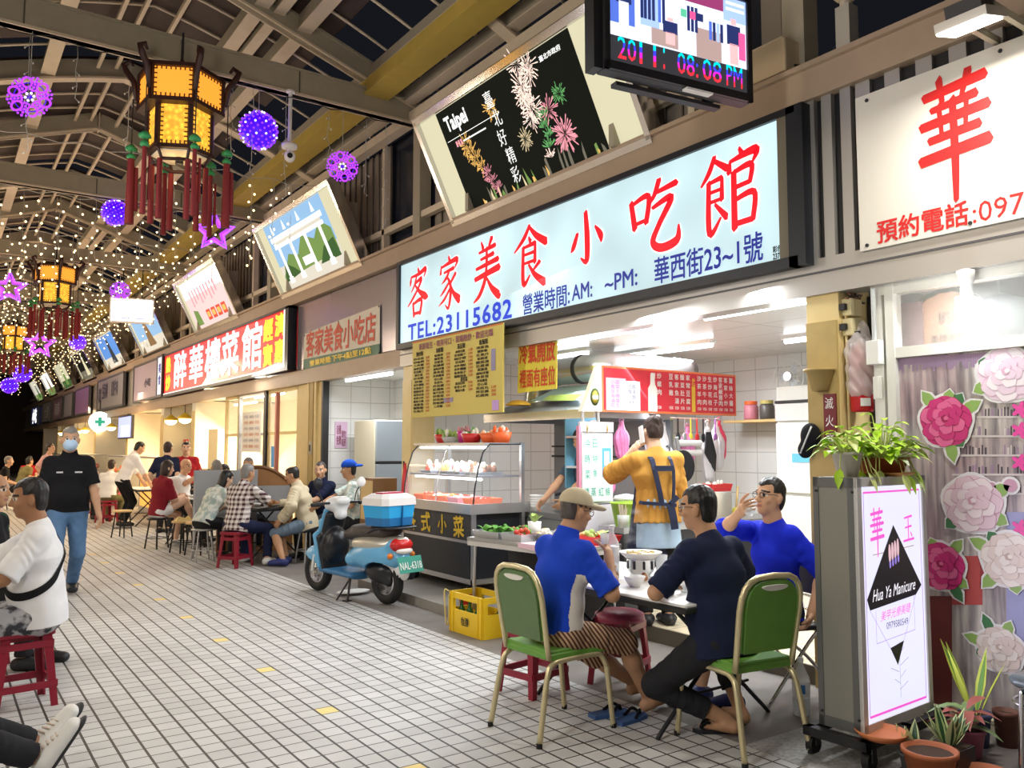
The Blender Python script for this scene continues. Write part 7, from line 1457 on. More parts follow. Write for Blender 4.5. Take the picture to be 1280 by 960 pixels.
px_, py_ = pt(.1, .18); t = thing('steel_beaker', 'tall pale cup with greens standing among the trays', 'cup', (px_, py_, .77)); k = MB(); k.lathe([(.0001, 0), (.05, 0), (.06, .14), (.055, .14), (.0001, .02)], (0, 0, 0), M('milky_plastic', (.72, .72, .70), .3), 16); k.build('vessel', t); k = MB(); [leaf(k, (0, 0, .12), (R.uniform(-1, 1), R.uniform(-1, 1), 1.5), .14, .05, veg2) for _ in range(9)]; k.build('leaves', t)
# ------------------------------------------------------------------ hanging menus
ymenu = M('menu_yellow', (.58, .46, .10), .5); inkb = M('menu_ink', (.03, .025, .01), .6); inkr = M('menu_red_ink', (.60, .16, .04), .6); inkv = M('menu_violet_ink', (.30, .08, .14), .6)
t = thing('menu_board', 'yellow hanging menu board with columns of black dishes and orange prices', 'menu', (4.60, 7.71, 2.345)); k = MB(); k.rbox((0, 0, 0), (.02, 1.90, .89), ymenu, .008); k.bb((-.012, -.95, .43), (-.009, .95, .445), inkr); k.build('panel', t)
k = MB(); k.text('新鮮衛生・味美可口・現場熱炒・歡迎光臨', inkv, FX(-.014, 0, .37), 1.55, .075, .01); dishes = '炒青菜,炒花枝,炒蛤蜊,三杯雞,麻婆豆腐,宮保雞丁,蚵仔煎,炒米粉,炒飯,炒麵,魚香茄子,糖醋排骨,蒜泥白肉,客家小炒,薑絲大腸,清蒸魚,鹽酥蝦,生魚片,蛤蜊湯,酸菜湯,豆腐湯,菜脯蛋,滷味拼盤,燙青菜,炒高麗菜,空心菜,花枝丸,炸豆腐,紅燒魚,梅干扣肉'.split(',')
q = 0
for ci, (y, head, n0) in enumerate(((.70, '熱炒類', 17), (.24, '海鮮類', 16), (-.22, '湯品類', 12), (-.66, '飯麵類', 14))):
    k.text(head, inkb, FX(-.014, y + .06, .29), .16, .055, .015)
    for r in range(n0):
        z = .235 - r * .038
        if ci == 2 and r == 8: k.text('燙青菜', inkb, FX(-.014, y, z), .14, .05, .012); continue
        k.text(dishes[(q := q + 1) % len(dishes)], inkb, FX(-.014, y + .08, z), R.choice((.19, .24, .24)), .029, .012)
        if ci < 3 or r > 10: k.text(R.choice(('100', '120', '150', '80', '200')), inkr, FX(-.014, y - .13, z), .08, .026, .012)
k.build('lettering', t); k = MB(); k.bb((-.0135, -.88, -.42), (-.0132, -.76, -.32), M('violet_sticker', (.50, .30, .62), .5)); k.bb((-.0135, .0, -.30), (-.0132, .2, -.25), M('grey_sticker', (.25, .22, .35), .5)); k.bb((-.0135, -.82, -.02), (-.0132, -.74, .2), MATS['grey_sticker']); k.build('stickers', t)
k = MB(); k.cyl((.02, .8, .43), (.12, .8, .5), .005, dark, n=5); k.cyl((.02, -.8, .43), (.12, -.8, .5), .005, dark, n=5); k.build('hook', t)
t = thing('hanging_banner', 'small yellow hanging banner with two rows of bold red characters under the lintel', 'banner', (4.83, 6.51, 2.36)); k = MB(); k.prism([(-.33, -.26), (.31, -.25), (.32, .25), (-.31, .27)], .008, M('banner_yellow', (.72, .58, .06), .6), FX(0, 0, 0)); k.build('cloth', t); k = MB(); k.text('冷氣開放', M('banner_red', (.62, .06, .02), .6), FX(-.012, 0, .125), .58, .20, .015); k.text('裡面有座位', MATS['banner_red'], FX(-.012, 0, -.12), .58, .18, .012); k.build('lettering', t); k = MB(); k.cyl((0, -.2, .26), (0, -.2, .30), .006, dark, n=5); k.cyl((0, .2, .26), (0, .2, .30), .006, dark, n=5); k.build('hook', t)
t = thing('wall_menu', 'wide red menu board with white columns of dish names over the kitchen', 'menu', (6.15, 5.98, 2.12)); k = MB(); k.bb((-.95, 0, -.225), (.95, .08, .215), M('orange_rim', (.75, .22, .08), .5)); k.build('frame', t); k = MB(); k.bb((-.93, -.006, -.205), (.93, 0, .195), M('menu_red', (.62, .025, .045), .45)); k.build('panel', t)
k = MB(); wht_i = M('menu_white_ink', (.85, .82, .80), .5)
for i, s in enumerate('薑絲大腸,客家小炒,客家鹹豬肉,炒海瓜子,生炒花枝,沙茶牛肉,沙茶羊肉,,家常豆腐,酸菜肚片,客家魚湯,豆乳雞,,炒螺肉,鹽酥蝦'.split(',')):
    x = .86 - i * .082
    for j, c_ in enumerate(s): k.text(c_, wht_i, FY(x, -.009, .150 - j * (.26 / max(3.2, len(s) - .8)), 0), .058, .056, .008)
    if s: k.text('150', wht_i, FY(x, -.009, -.165), .05, .03, .01)
k.text('本店招牌', M('menu_gold_ink', (.80, .55, .05), .5), FY(.285, -.009, .05, 0) @ Matrix.Rotation(-PI / 2, 4, 'Z'), .2, .05, .01); k.build('lettering', t)
k = MB(); k.bb((-.91, -.012, -.21), (-.66, -.006, .10), M('pink_list', (.75, .55, .68), .5)); k.bb((-.66, -.011, -.21), (-.47, -.006, .08), M('white_list', (.75, .80, .82), .5)); k.bb((.26, -.008, -.2), (.31, -.006, .06), MATS['menu_gold_ink']); k.prism([(-.36, -.21), (-.24, -.21), (-.24, .02), (-.27, .06), (-.275, .17), (-.325, .17), (-.33, .06), (-.36, .02)], .005, wht_i, FY(0, -.007, 0)); k.text('小菜\n青菜\n豆干\n海帶\n滷蛋\n花生', M('violet_print', (.4, .15, .4), .5), FY(-.80, -.014, -.05), .12, .26); k.text('白飯\n酸湯\n炒麵\n米粉', MATS['grey_sticker'], FY(-.58, -.013, -.05), .1, .2); k.build('price_lists', t)
k = MB(); k.cyl((-.97, .04, -1.0), (-.97, .04, .2), .015, inox, n=8); k.build('post', t); k = MB(); k.cyl((-1.16, .04, -1.0), (-1.16, .04, -.2), .015, inox, n=8); k.build('post', t)
k = MB(); k.prism([(-1.20, -.23), (-.955, -.225), (-.955, .21), (-1.0, .2)], .06, M('beige_lightbox', (.74, .70, .62), .5), FY(0, .06, 0)); k.lathe([(.0001, 0), (.052, .0), (.055, .004), (.0001, .006)], (0, 0, 0), M('emblem_green', (.10, .18, .05), .5), 22, X=FY(-1.045, -.001, -.09) @ Matrix.Diagonal((1, 1.5, 1, 1))); k.lathe([(.0001, .006), (.042, .007), (.0001, .009)], (0, 0, 0), M('emblem_yellow', (.72, .60, .10), .5), 22, X=FY(-1.045, -.001, -.09) @ Matrix.Diagonal((1, 1.5, 1, 1))); k.bb((-1.08, -.012, -.11), (-1.01, -.009, -.075), wht_i); k.build('side_panel', t)
t = thing('whiteboard', 'upright whiteboard with green handwriting, hung beside the red menu board', 'whiteboard', (5.03, 5.86, 1.37)); k = MB(); k.rbox((0, .02, 0), (.40, .03, .66), inox, .015); k.build('frame', t); k = MB(); k.rbox((0, .001, 0), (.37, .006, .62), M('whiteboard_face', (.62, .70, .67), .2), .012); k.build('panel', t)
k = MB(); gi = M('green_marker', (.03, .32, .22), .5)
for s, x, z, ww, hh in (('今', -.12, .22, .07, .08), ('日', -.03, .22, .05, .08), ('時', -.12, .08, .06, .08), ('特', -.03, .08, .06, .07), ('菜', -.12, -.06, .06, .08), ('魚', -.03, -.05, .05, .07), ('清', -.13, -.22, .06, .08), ('蒸', -.05, -.22, .06, .08), ('紅', .04, -.22, .06, .08), ('條', .12, -.22, .06, .08)): k.text(s, gi, FY(x, -.004, z), ww, hh, -.005)
k.build('handwriting', t); k = MB(); k.bb((.04, -.006, -.10), (.17, -.003, .26), M('paper_pale', (.72, .76, .80), .5)); k.bb((.05, -.008, -.09), (.16, -.006, .18), M('poster_blue', (.08, .32, .62), .5)); k.bb((.075, -.010, .02), (.135, -.008, .15), MATS['paper_pale']); k.build('blue_notice', t); k = MB(); k.bb((-.225, -.01, -.6), (-.2, .03, .38), M('pink_edge', (.62, .22, .32), .5)); k.bb((-.2, .0, -.9), (.2, .03, -.34), M('pale_board', (.62, .58, .62), .5)); k.bb((-.2, 0, .33), (.2, .03, .42), M('pale_pink_board', (.72, .62, .62), .5)); k.build('backing_board', t)
k = MB()
for x in (-.12, .12): k.tube([(x, .01, .32), (x, -.012, .36), (x, .01, .40)], .008, M('brass_clip', (.5, .35, .12), .4, .6), n=6)
k.build('clip', t)
# ------------------------------------------------------------------ kitchen
t = thing('exhaust_hood', 'stainless exhaust hood with a bright front edge over the wok', 'hood', (5.72, 7.05, 1.84)); k = MB(); k.bb((-.52, -.95, 0), (-.49, 1.0, .09), M('bright_steel', (.72, .72, .74), .25, .8)); k.raw([(-.5, -.95, .09), (-.5, 1.0, .09), (.5, 1.0, .42), (.5, -.95, .42), (-.5, -.95, 0), (-.5, 1.0, 0), (.5, 1.0, 0), (.5, -.95, 0)], [(0, 1, 2, 3), (0, 3, 7, 4), (1, 5, 6, 2), (2, 6, 7, 3)], M('hood_grey', (.30, .31, .33), .4, .5)); k.build('canopy', t); k = MB(); k.bb((.5, -.95, -.95), (.54, 1.0, .0), M('splash_steel', (.22, .22, .23), .35, .7)); k.bb((.46, -.95, -.28), (.5, 1.0, -.26), black); k.bb((.46, -.95, -.40), (.5, 1.0, -.375), black); k.build('back_panel', t)
duct = M('silver_duct', (.58, .60, .63), .25, .9)
t = thing('ventilation_duct', 'silver ventilation duct running behind the yellow banner', 'duct', (5.75, 6.6, 2.40)); k = MB(); k.tube(arc([(0, .75, 0), (0, .2, 0), (.02, .0, 0), (.2, -.08, .0), (1.2, -.08, 0)], 6), .15, duct, n=24); k.build('pipe', t); k = MB(); k.cyl((0, .3, 0), (0, .35, 0), .16, dark, n=24); k.build('clamp_ring', t); k = MB(); k.tube(arc([(0, .75, 0), (0, 1.05, -.06), (0, 1.15, -.25), (0, 1.15, -.36)], 6), .15, duct, n=20); k.build('elbow', t)
t = thing('wok_counter', 'steel kitchen counter with burner under the exhaust hood', 'counter', (5.55, 7.0, .12)); k = MB(); k.bb((-.42, -.95, .72), (.62, .98, .78), inox); k.bb((-.40, -.93, 0), (.60, .96, .72), M('counter_front', (.30, .31, .30), .4, .4)); k.build('body', t); k = MB(); k.lathe([(.12, 0), (.14, .06), (.11, .06)], (0, -.35, .78), dark, 18); k.build('burner', t)
t = thing('wok', 'black wok standing on the kitchen counter', 'wok', (5.50, 6.68, .96)); k = MB(); k.lathe([(.0001, 0), (.1, .02), (.17, .07), (.2, .12), (.195, .12), (.0001, .03)], (0, 0, 0), black, 22); k.build('pan', t); k = MB(); k.tube(arc([(-.19, 0, .11), (-.26, 0, .13), (-.32, 0, .12)], 4), .014, dark, n=7); k.build('handle', t)
for i in range(5):
    bowl('stack of white bowls on the counter beside the stall, ' + ('lowest', 'second', 'third', 'fourth', 'top')[i] + ' bowl', 5.20, 7.02, .90 + i * .026, .085, .06, group='white bowls stacked beside the stall')
t = thing('refrigerator', 'tall white refrigerator with grey control strip beside the pillar', 'refrigerator', (6.85, 4.62, .12)); frw = M('fridge_white', (.72, .72, .68), .3); k = MB(); k.rbox((0, 0, 1.0), (.68, .78, 2.0), frw, .02); k.build('body', t); k = MB(); k.rbox((-.35, 0, .50), (.04, .76, .98), frw, .015); k.build('door', t); k = MB(); k.rbox((-.35, 0, 1.34), (.04, .76, .64), frw, .015); d_ = k.build('door', t); k = MB(); k.bb((-.376, .02, 1.30), (-.371, .2, 1.5), M('notice_blue', (.12, .42, .68), .5)); k.bb((-.377, .06, 1.38), (-.372, .22, 1.58), M('notice_cream', (.78, .66, .55), .5)); k.build('notice', d_); k = MB(); k.rbox((-.35, 0, 1.76), (.04, .76, .16), M('fridge_strip', (.60, .60, .58), .35), .01); k.build('control_strip', t); k = MB(); k.bb((-.372, -.38, 1.845), (-.34, .38, 1.87), black); k.build('gap', t)
t = thing('wall_fan', 'small white fan on the back wall above the refrigerator', 'fan', (8.05, 5.95, 2.36)); k = MB()
for r_ in (.07, .13, .2): k.tube([(-.08, r_ * math.cos(a), r_ * math.sin(a)) for a in np.linspace(0, 2 * PI, 25)[:-1]], .005, white, closed=True, n=5)
for i in range(16): a = i * PI / 8; k.cyl((-.1, .03 * math.cos(a), .03 * math.sin(a)), (-.08, .2 * math.cos(a), .2 * math.sin(a)), .003, white, n=4)
k.build('guard', t); k = MB(); k.cyl((-.11, 0, 0), (-.02, 0, 0), .05, chrome, n=16); k.build('motor', t); k = MB()
for i in range(3): a = i * 2 * PI / 3; k.ell((-.06, .09 * math.cos(a), .09 * math.sin(a)), (.008, .07, .05), M('fan_blade', (.68, .70, .74), .3), 10, 6, X=Matrix.Rotation(a, 4, 'X'))
k.build('blade', t); k = MB(); k.bb((-.02, -.03, -.05), (.14, .03, .05), white); k.build('bracket', t)
t = thing('wall_shelf', 'wooden shelf on the back wall carrying two jars', 'shelf', (7.95, 6.35, 1.88)); k = MB(); k.bb((-.12, -.45, -.03), (.25, .45, 0), wood_seat); k.build('board', t)
def jar(label, y, body, lid): t = thing('food_jar', label, 'jar', (7.92, y, 1.88), group='jars on the wall shelf'); k = MB(); k.lathe([(.0001, 0), (.08, 0), (.085, .03), (.085, .15), (.07, .18)], (0, 0, 0), body, 16); k.build('vessel', t); k = MB(); k.cyl((0, 0, .18), (0, 0, .22), .075, lid, n=16); k.build('lid', t)
jar('jar of pink pickles with orange lid on the wall shelf', 6.45, M('pickle_pink', (.60, .22, .28), .4), orf); jar('jar of dark preserves with yellow lid on the wall shelf', 6.22, M('preserve_dark', (.10, .09, .08), .3), M('lid_yellow', (.6, .5, .15), .4))
t = thing('side_counter', 'dark counter behind the person in mustard top', 'counter', (5.75, 5.62, .12)); k = MB(); k.bb((-.75, -.14, .68), (1.5, .20, .73), inox); k.bb((-.73, -.12, 0), (1.48, .18, .68), M('counter_dark', (.04, .042, .05), .5)); k.build('body', t)
t = thing('bucket', 'lime green bucket on the counter left of the mustard top', 'bucket', (5.16, 5.62, .85)); k = MB(); k.lathe([(.0001, 0), (.10, 0), (.14, .20), (.148, .20), (.148, .215), (.13, .215), (.09, .01)], (0, 0, 0), M('lime_plastic', (.38, .62, .04), .35), 22); k.build('vessel', t); k = MB(); k.lathe([(.0001, .22), (.12, .24), (.1, .27), (.0001, .29)], (0, 0, 0), M('white_bag', (.8, .8, .82), .4), 14); k.build('white_bag', t)
t = thing('chopstick_holder', 'glass full of pale chopsticks at the counter edge', 'holder', (5.05, 5.54, .85)); k = MB(); k.lathe([(.0001, 0), (.05, 0), (.055, .11), (.05, .11), (.0001, .01)], (0, 0, 0), pet, 14); k.build('vessel', t); k = MB()
for i in range(26): a = R.uniform(0, 6.28); r_ = R.uniform(0, .035); k.cyl((r_ * math.cos(a) * .6, r_ * math.sin(a) * .6, .01), (r_ * math.cos(a) * 1.3, r_ * math.sin(a) * 1.3, R.uniform(.17, .21)), .004, M('bamboo', (.66, .58, .42), .6), n=5)
k.build('chopsticks', t)
t = thing('wire_basket', 'red plastic basket on the counter by the chopsticks', 'basket', (5.27, 5.5, .85)); k = MB(); k.lathe([(.05, 0), (.07, .09), (.075, .09), (.055, .0)], (0, 0, 0), M('crimson_plastic', (.42, .02, .10), .4), 16); k.build('vessel', t); k = MB(); k.tube([(.07 * math.cos(a), .02, .09 + .07 * math.sin(a)) for a in np.linspace(0, PI, 12)], .006, MATS['crimson_plastic'], n=6); k.build('handle', t)
t = thing('stock_pot', 'large pale steel pot on the counter right of the mustard top', 'pot', (6.32, 5.62, .85)); k = MB(); k.lathe([(.0001, 0), (.17, 0), (.17, .27), (.18, .28), (.165, .28), (.16, .02)], (0, 0, 0), M('pale_steel', (.70, .70, .70), .3, .6), 26); k.build('vessel', t)
tray('red plastic tray resting on the large pale steel pot', 6.32, 5.62, 1.131, .30, .22, .07, redpl, [palef])
t = thing('ladle', 'wooden handled yellow scoop beside the red tray on the pot', 'scoop', (6.60, 5.60, .85)); k = MB(); k.cyl((0, 0, 0), (.05, 0, .32), .012, wood_seat, n=7); k.build('handle', t); k = MB(); k.ell((0, 0, .06), (.05, .04, .05), M('scoop_yellow', (.7, .62, .06), .4), 12, 8); k.build('scoop', t)
t = thing('hanging_rail', 'steel rail hung with bags and kitchen tools under the red menu board', 'rail', (6.15, 6.18, 1.86)); k = MB(); k.cyl((-.95, 0, 0), (.95, 0, 0), .01, inox, n=8); k.build('bar', t); k = MB(); k.cyl((-.9, 0, 0), (-.9, -.1, .1), .008, inox, n=6); k.build('hook', t); k = MB(); k.cyl((.9, 0, 0), (.9, -.1, .1), .008, inox, n=6); k.build('hook', t)
pkb = M('pink_bag', (.72, .22, .45), .35, alpha=.9, noise=.25, nscale=18); whb = M('white_plastic_bag', (.80, .78, .80), .35, alpha=.88, noise=.15, nscale=14); rdb = M('red_bag', (.70, .05, .12), .4, noise=.2, nscale=16)
def bag(label, x, y, z, w_, h, m, seed):
    t = thing('plastic_bag', label, 'bag', (x, y, z), group='plastic bags hanging in the kitchen'); c = SDF((-.25, -.2, -.65), (.25, .2, .08), .012); c.cone((0, 0, 0), (0, 0, -h * .45), .022, w_ * .36, .03, sq=(V(0, 1, 0), .6)); c.cone((0, 0, -h * .45), (.01, 0, -h + w_ * .3), w_ * .38, w_ * .34, .04, sq=(V(0, 1, 0), .65)); G = c.grids(); X, Y, Z = G[0][:, None, None], G[1][None, :, None], G[2][None, None, :]
    c.g += (.010 * np.sin(np.arctan2(Y, X) * 9 + seed + 14 * Z)).astype(np.float32); c.build('sack', m, t); k = MB(); k.tube([(-.02, 0, -.02), (-.03, 0, .03), (0, 0, .05), (.03, 0, .03), (.02, 0, -.02)], .006, m, n=6); k.build('loop', t)
bag('large pink bag hanging left of the mustard top, by the whiteboard', 5.36, 6.12, 1.56, .26, .46, pkb, 1); bag('pink bag with pointed paper behind the phone hand', 5.62, 6.18, 1.80, .22, .36, pkb, 2); bag('white bag hanging right behind the mustard sleeve', 6.22, 6.18, 1.80, .22, .44, whb, 3); bag('pink bag hanging in the middle of the rail', 6.55, 6.18, 1.76, .24, .38, pkb, 4); bag('white bag with tied top at the right end of the rail', 7.0, 6.18, 1.82, .26, .5, whb, 5); bag('red bag beside the white bag at the right end', 7.07, 6.2, 1.84, .22, .42, rdb, 6); bag('pale bag hanging lowest by the refrigerator', 6.82, 6.14, 1.80, .20, .6, whb, 7); bag('white bag stuffed above the red tray', 6.02, 6.18, 1.78, .20, .3, whb, 8)
for i, z in enumerate((1.60, 1.50)): k = MB(); k.cyl((-.18, 0, 0), (.18, 0, 0), .035, white, n=16); o = k.build('paper_roll'); o.location = (6.52, 6.14, z); h_ = MB(); [h_.cyl((x_, .04, 0), (x_, .04, 1.86 - z), .004, inox, n=5) for x_ in (-.17, .17)]; h_.build('hanger', o); tag(o, 'white paper roll on the rack under the red menu board, ' + ('upper' if i == 0 else 'lower') + ' one', 'paper roll', 'paper rolls under the menu board')
t = thing('pan_lid', 'dark round pan hanging behind the navy T-shirt head', 'pan', (6.38, 6.1, 1.36)); k = MB(); k.lathe([(.0001, -.02), (.15, -.01), (.17, .02), (.165, .025), (.0001, .0)], (0, 0, 0), dark, 24, X=FY(0, 0, 0)); k.build('pan', t); k = MB(); k.cyl((-.03, 0, .12), (-.08, -.01, .30), .02, M('grey_handle', (.35, .36, .37), .5), n=8); k.build('handle', t)
t = thing('hanging_cloth', 'black funnel-shaped cloth hanging beside the dark pan', 'cloth', (6.78, 6.1, 1.52)); k = MB(); k.prism([(-.03, .2), (.03, .2), (.11, -.05), (.09, -.22), (-.06, -.02)], .02, black, FY(0, 0, 0)); k.build('cloth', t)
tl = [('green frying spatula', veg2), ('dark ladle', dark), ('steel skimmer', inox), ('yellow strainer', MATS['scoop_yellow']), ('red brush', redpl), ('black tongs', dark), ('brown brush', brf), ('violet whisk', M('violet_tool', (.35, .12, .4), .5))]
for i, (nm, m) in enumerate(tl):
    t = thing('kitchen_tool', nm + ' hanging under the red menu board', 'kitchen tool', (6.28 + i * .095, 6.14, 1.86), group='tools hanging under the menu board'); k = MB(); k.cyl((0, 0, 0), (0, 0, -.16), .008, m, n=6); k.build('handle', t); k = MB(); k.ell((0, 0, -.2), (.032, .012, .05), m, 10, 7); k.build('head', t)
t = thing('plate_rack', 'rack with green plates and blue panel behind the whiteboard', 'rack', (5.45, 6.40, 1.45)); k = MB(); k.bb((-.2, 0, .2), (.2, .2, .22), inox); k.bb((-.2, 0, -.1), (.2, .2, -.08), inox); k.bb((-.2, .2, -.3), (.2, .22, .5), M('blue_panel', (.12, .32, .45), .5)); k.build('shelf', t)
for i in range(2): k = MB(); k.lathe([(.0001, 0), (.06, .0), (.09, .02), (.085, .02), (.0001, .006)], (0, 0, 0), M('lime_plate', (.30, .52, .10), .3), 20, X=Matrix.Rotation(rad(75), 4, 'X')); k.lathe([(.082, .02), (.092, .024), (.088, .016)], (0, 0, 0), porc, 20, X=Matrix.Rotation(rad(75), 4, 'X')); o = k.build('plate'); o.location = (5.30 + i * .13, 6.38, 1.72 + .02 * i); tag(o, 'green plate with white rim standing on the rack behind the whiteboard, ' + ('left' if i == 0 else 'right') + ' one', 'plate', 'green plates behind the whiteboard')
for i in range(4): bowl('dark green bowl on the rack behind the whiteboard, number ' + ('one', 'two', 'three', 'four')[i] + ' from below', 5.42, 6.5, 1.37 + i * .03, .07, .04, None, 'bowl', 'bowl', M('dark_green_bowl', (.03, .14, .06), .3), 'green bowls behind the whiteboard')
t = thing('plastic_sheet', 'folded pale blue and green sheet lying on the exhaust hood', 'sheet', (5.62, 6.75, 2.12)); k = MB(); k.raw([(-.2, .7, -.05), (-.3, -.5, -.1), (.1, -.5, .08), (.15, .6, .12)], [(0, 1, 2, 3)], M('pale_blue_sheet', (.38, .55, .60), .5)); k.raw([(-.205, .5, -.06), (-.3, -.2, -.09), (-.25, -.3, -.02), (-.15, .4, .0)], [(0, 1, 2, 3)], veg2); k.build('sheet', t)
t = thing('serving_dish', 'orange-yellow round dish lying on the hood near the yellow menu', 'dish', (5.3, 7.5, 2.02)); k = MB(); k.lathe([(.0001, .06), (.08, .05), (.14, .01), (.15, 0), (.0001, 0)], (0, 0, 0), M('orange_dish', (.75, .42, .04), .5), 20); k.build('dish', t)
# doorway: fridge, notice, red parasol, wooden box
t = thing('refrigerator', 'cream and blue-grey refrigerator in the tiled doorway behind the blue cap', 'refrigerator', (5.50, 11.2, .05)); k = MB(); k.rbox((0, 0, .95), (.68, .70, 1.9), M('fridge_cream', (.62, .58, .44), .4), .02); k.build('body', t); k = MB(); k.rbox((.0, -.37, .64), (.66, .04, 1.26), M('fridge_steel', (.34, .39, .44), .3, .5), .015); k.build('door', t); k = MB(); k.rbox((.0, -.37, 1.60), (.66, .04, .58), MATS['fridge_steel'], .015); k.build('door', t); k = MB(); k.bb((-.33, -.388, 1.27), (.33, -.36, 1.31), black); k.build('gap', t)
mb = MB(); mb.bb((5.02, 11.935, 1.55), (5.22, 11.945, 1.95), M('pink_notice', (.70, .48, .66), .5)); o = mb.build('paper_notice'); tag(o, 'pink paper notice with dark characters on the tiled doorway wall', 'notice')
k = MB(); k.text('自備\n免費', inkv, FY(5.08, 11.93, 1.75), .07, .3, .01); k.text('請勿\n吸菸', inkv, FY(5.16, 11.93, 1.7), .07, .24, .01); k.build('lettering', o)
t = thing('parasol', 'closed red parasol leaning by the cream pillar behind the cooler box', 'parasol', (4.72, 9.0, .09)); k = MB(); k.cyl((0, 0, 0), (-.02, .06, 1.3), .012, dark, n=7); k.build('shaft', t); k = MB(); k.lathe([(.02, .75), (.05, .85), (.035, 1.1), (.012, 1.28)], (-.012, .04, 0), M('parasol_red', (.55, .03, .03), .5), 10); k.build('canopy', t)
t = thing('wooden_crate', 'small yellow wooden box behind the cooler box', 'box', (4.70, 9.75, .05)); k = MB(); k.bb((-.16, -.2, 0), (.16, .2, 1.12), M('box_brown', (.20, .10, .04), .5)); k.bb((-.165, -.17, .6), (-.16, .17, 1.09), wood_seat); k.build('body', t)
t = thing('steel_drum', 'dull steel drum standing between scooter and food stall', 'drum', (4.62, 8.80, .09)); k = MB(); k.lathe([(.0001, 0), (.16, 0), (.17, .5), (.16, .7), (.0001, .7)], (0, 0, 0), inox, 20); k.build('body', t); k = MB(); k.tube([(.17 * math.cos(a), .17 * math.sin(a), .45) for a in np.linspace(0, 2 * PI, 21)[:-1]], .008, inox, closed=True, n=5); k.build('hoop', t)
t = thing('switch_box', 'grey switch box on the cream pillar over the beige jacket', 'switch', (4.80, 12.31, 1.55)); k = MB(); k.rbox((0, 0, 0), (.06, .12, .2), M('switch_grey', (.45, .40, .30), .5), .01); k.build('body', t); k = MB(); k.bb((-.036, -.02, -.05), (-.03, .02, .05), black); k.build('toggle', t); k = MB(); k.cyl((0, .0, .1), (0, 0, 1.0), .012, cream_d, n=6); k.build('conduit', t)
# ------------------------------------------------------------------ pillar beside the salon
def wbox(label, z): t = thing('socket_box', label, 'electric box', (4.885, 3.165, z), group='electric boxes on the cream pillar'); k = MB(); k.rbox((0, -.02, 0), (.13, .07, .11), M('box_cream', (.72, .62, .36), .5), .01); k.build('body', t); k = MB(); k.bb((-.1, -.03, -.02), (-.07, .01, .02), black); k.build('plug', t)
wbox('upper cream electric box on the lit side of the pillar', 2.46); wbox('lower cream electric box on the lit side of the pillar', 2.33)
k = MB()
for i in range(9): p0 = Vector((4.84 + R.uniform(-.02, .1), 3.15, 2.56)); k.tube(arc([p0, p0 + Vector((R.uniform(-.06, .06), -.03, -R.uniform(.03, .08))), p0 + Vector((R.uniform(-.08, .12), -.02, -R.uniform(.0, .06)))], 4), .006, R.choice([dark, dark, rdb, brf]), n=5)
k.tube([(4.84, 3.16, 2.5), (4.84, 3.16, 1.4)], .010, cream, n=6); tag(k.build('cable_bundle'), 'tangle of dark and red cables at the top of the cream pillar', 'cable')
t = thing('fire_extinguisher', 'red fire extinguisher wrapped in a clear plastic bag on the pillar', 'fire extinguisher', (4.88, 3.09, 1.78)); k = MB(); k.lathe([(.0001, 0), (.065, .0), (.07, .02), (.07, .36), (.05, .42), (.02, .44), (.02, .48)], (0, 0, 0), M('extinguisher_red', (.55, .015, .02), .25), 20); k.build('cylinder', t); k = MB(); k.box((-.05, -.055, .06), (.06, .008, .05), white, rz=rad(-40)); k.build('paper_label', t); k = MB(); k.bb((-.03, -.02, .47), (.05, .02, .52), dark); k.build('valve', t)
c = SDF((-.15, -.15, -.02), (.15, .15, .62), .01); c.cone((0, 0, .15), (0, 0, .40), .088, .09, .03); c.cone((0, 0, .40), (.03, 0, .56), .09, .03, .03); G = c.grids(); c.g += (.010 * np.sin(G[0][:, None, None] * 60 + G[2][None, None, :] * 40) * np.sin(G[1][None, :, None] * 70 - G[2][None, None, :] * 25)).astype(np.float32); c.build('plastic_bag', M('clear_wrap', (.80, .74, .74), .15, alpha=.55), t)
t = thing('wall_sign', 'dark red upright plate with three white characters on the pillar', 'sign', (4.765, 3.25, 1.72)); k = MB(); k.bb((0, -.045, -.18), (.012, .045, .18), M('plate_dark_red', (.16, .012, .02), .4)); k.build('panel', t); k = MB(); [k.text(c_, wht_i, FX(-.003, 0, .12 - i * .115), .06, .075, .005) for i, c_ in enumerate('滅火器')]; k.build('lettering', t)
t = thing('wire_basket', 'small brown half-round basket fixed on the pillar', 'basket', (4.765, 3.30, 2.02)); k = MB(); k.lathe([(.05, -.10), (.09, .03), (.105, .03), (.105, .045), (.085, .045), (.045, -.10)], (-.02, 0, 0), cream_d, 16); k.build('body', t)
t = thing('meter_box', 'white box and conduit on the salon window frame', 'electric box', (4.80, 2.93, 2.14)); k = MB(); k.rbox((-.02, 0, 0), (.06, .09, .15), white, .008); k.build('body', t); k = MB(); k.cyl((-.02, 0, .07), (-.02, 0, .40), .014, M('grey_conduit', (.5, .52, .52), .4), n=7); k.build('conduit', t); k = MB(); k.rbox((-.02, -.01, -.22), (.04, .04, .14), wfr, .006); k.build('handle', t)
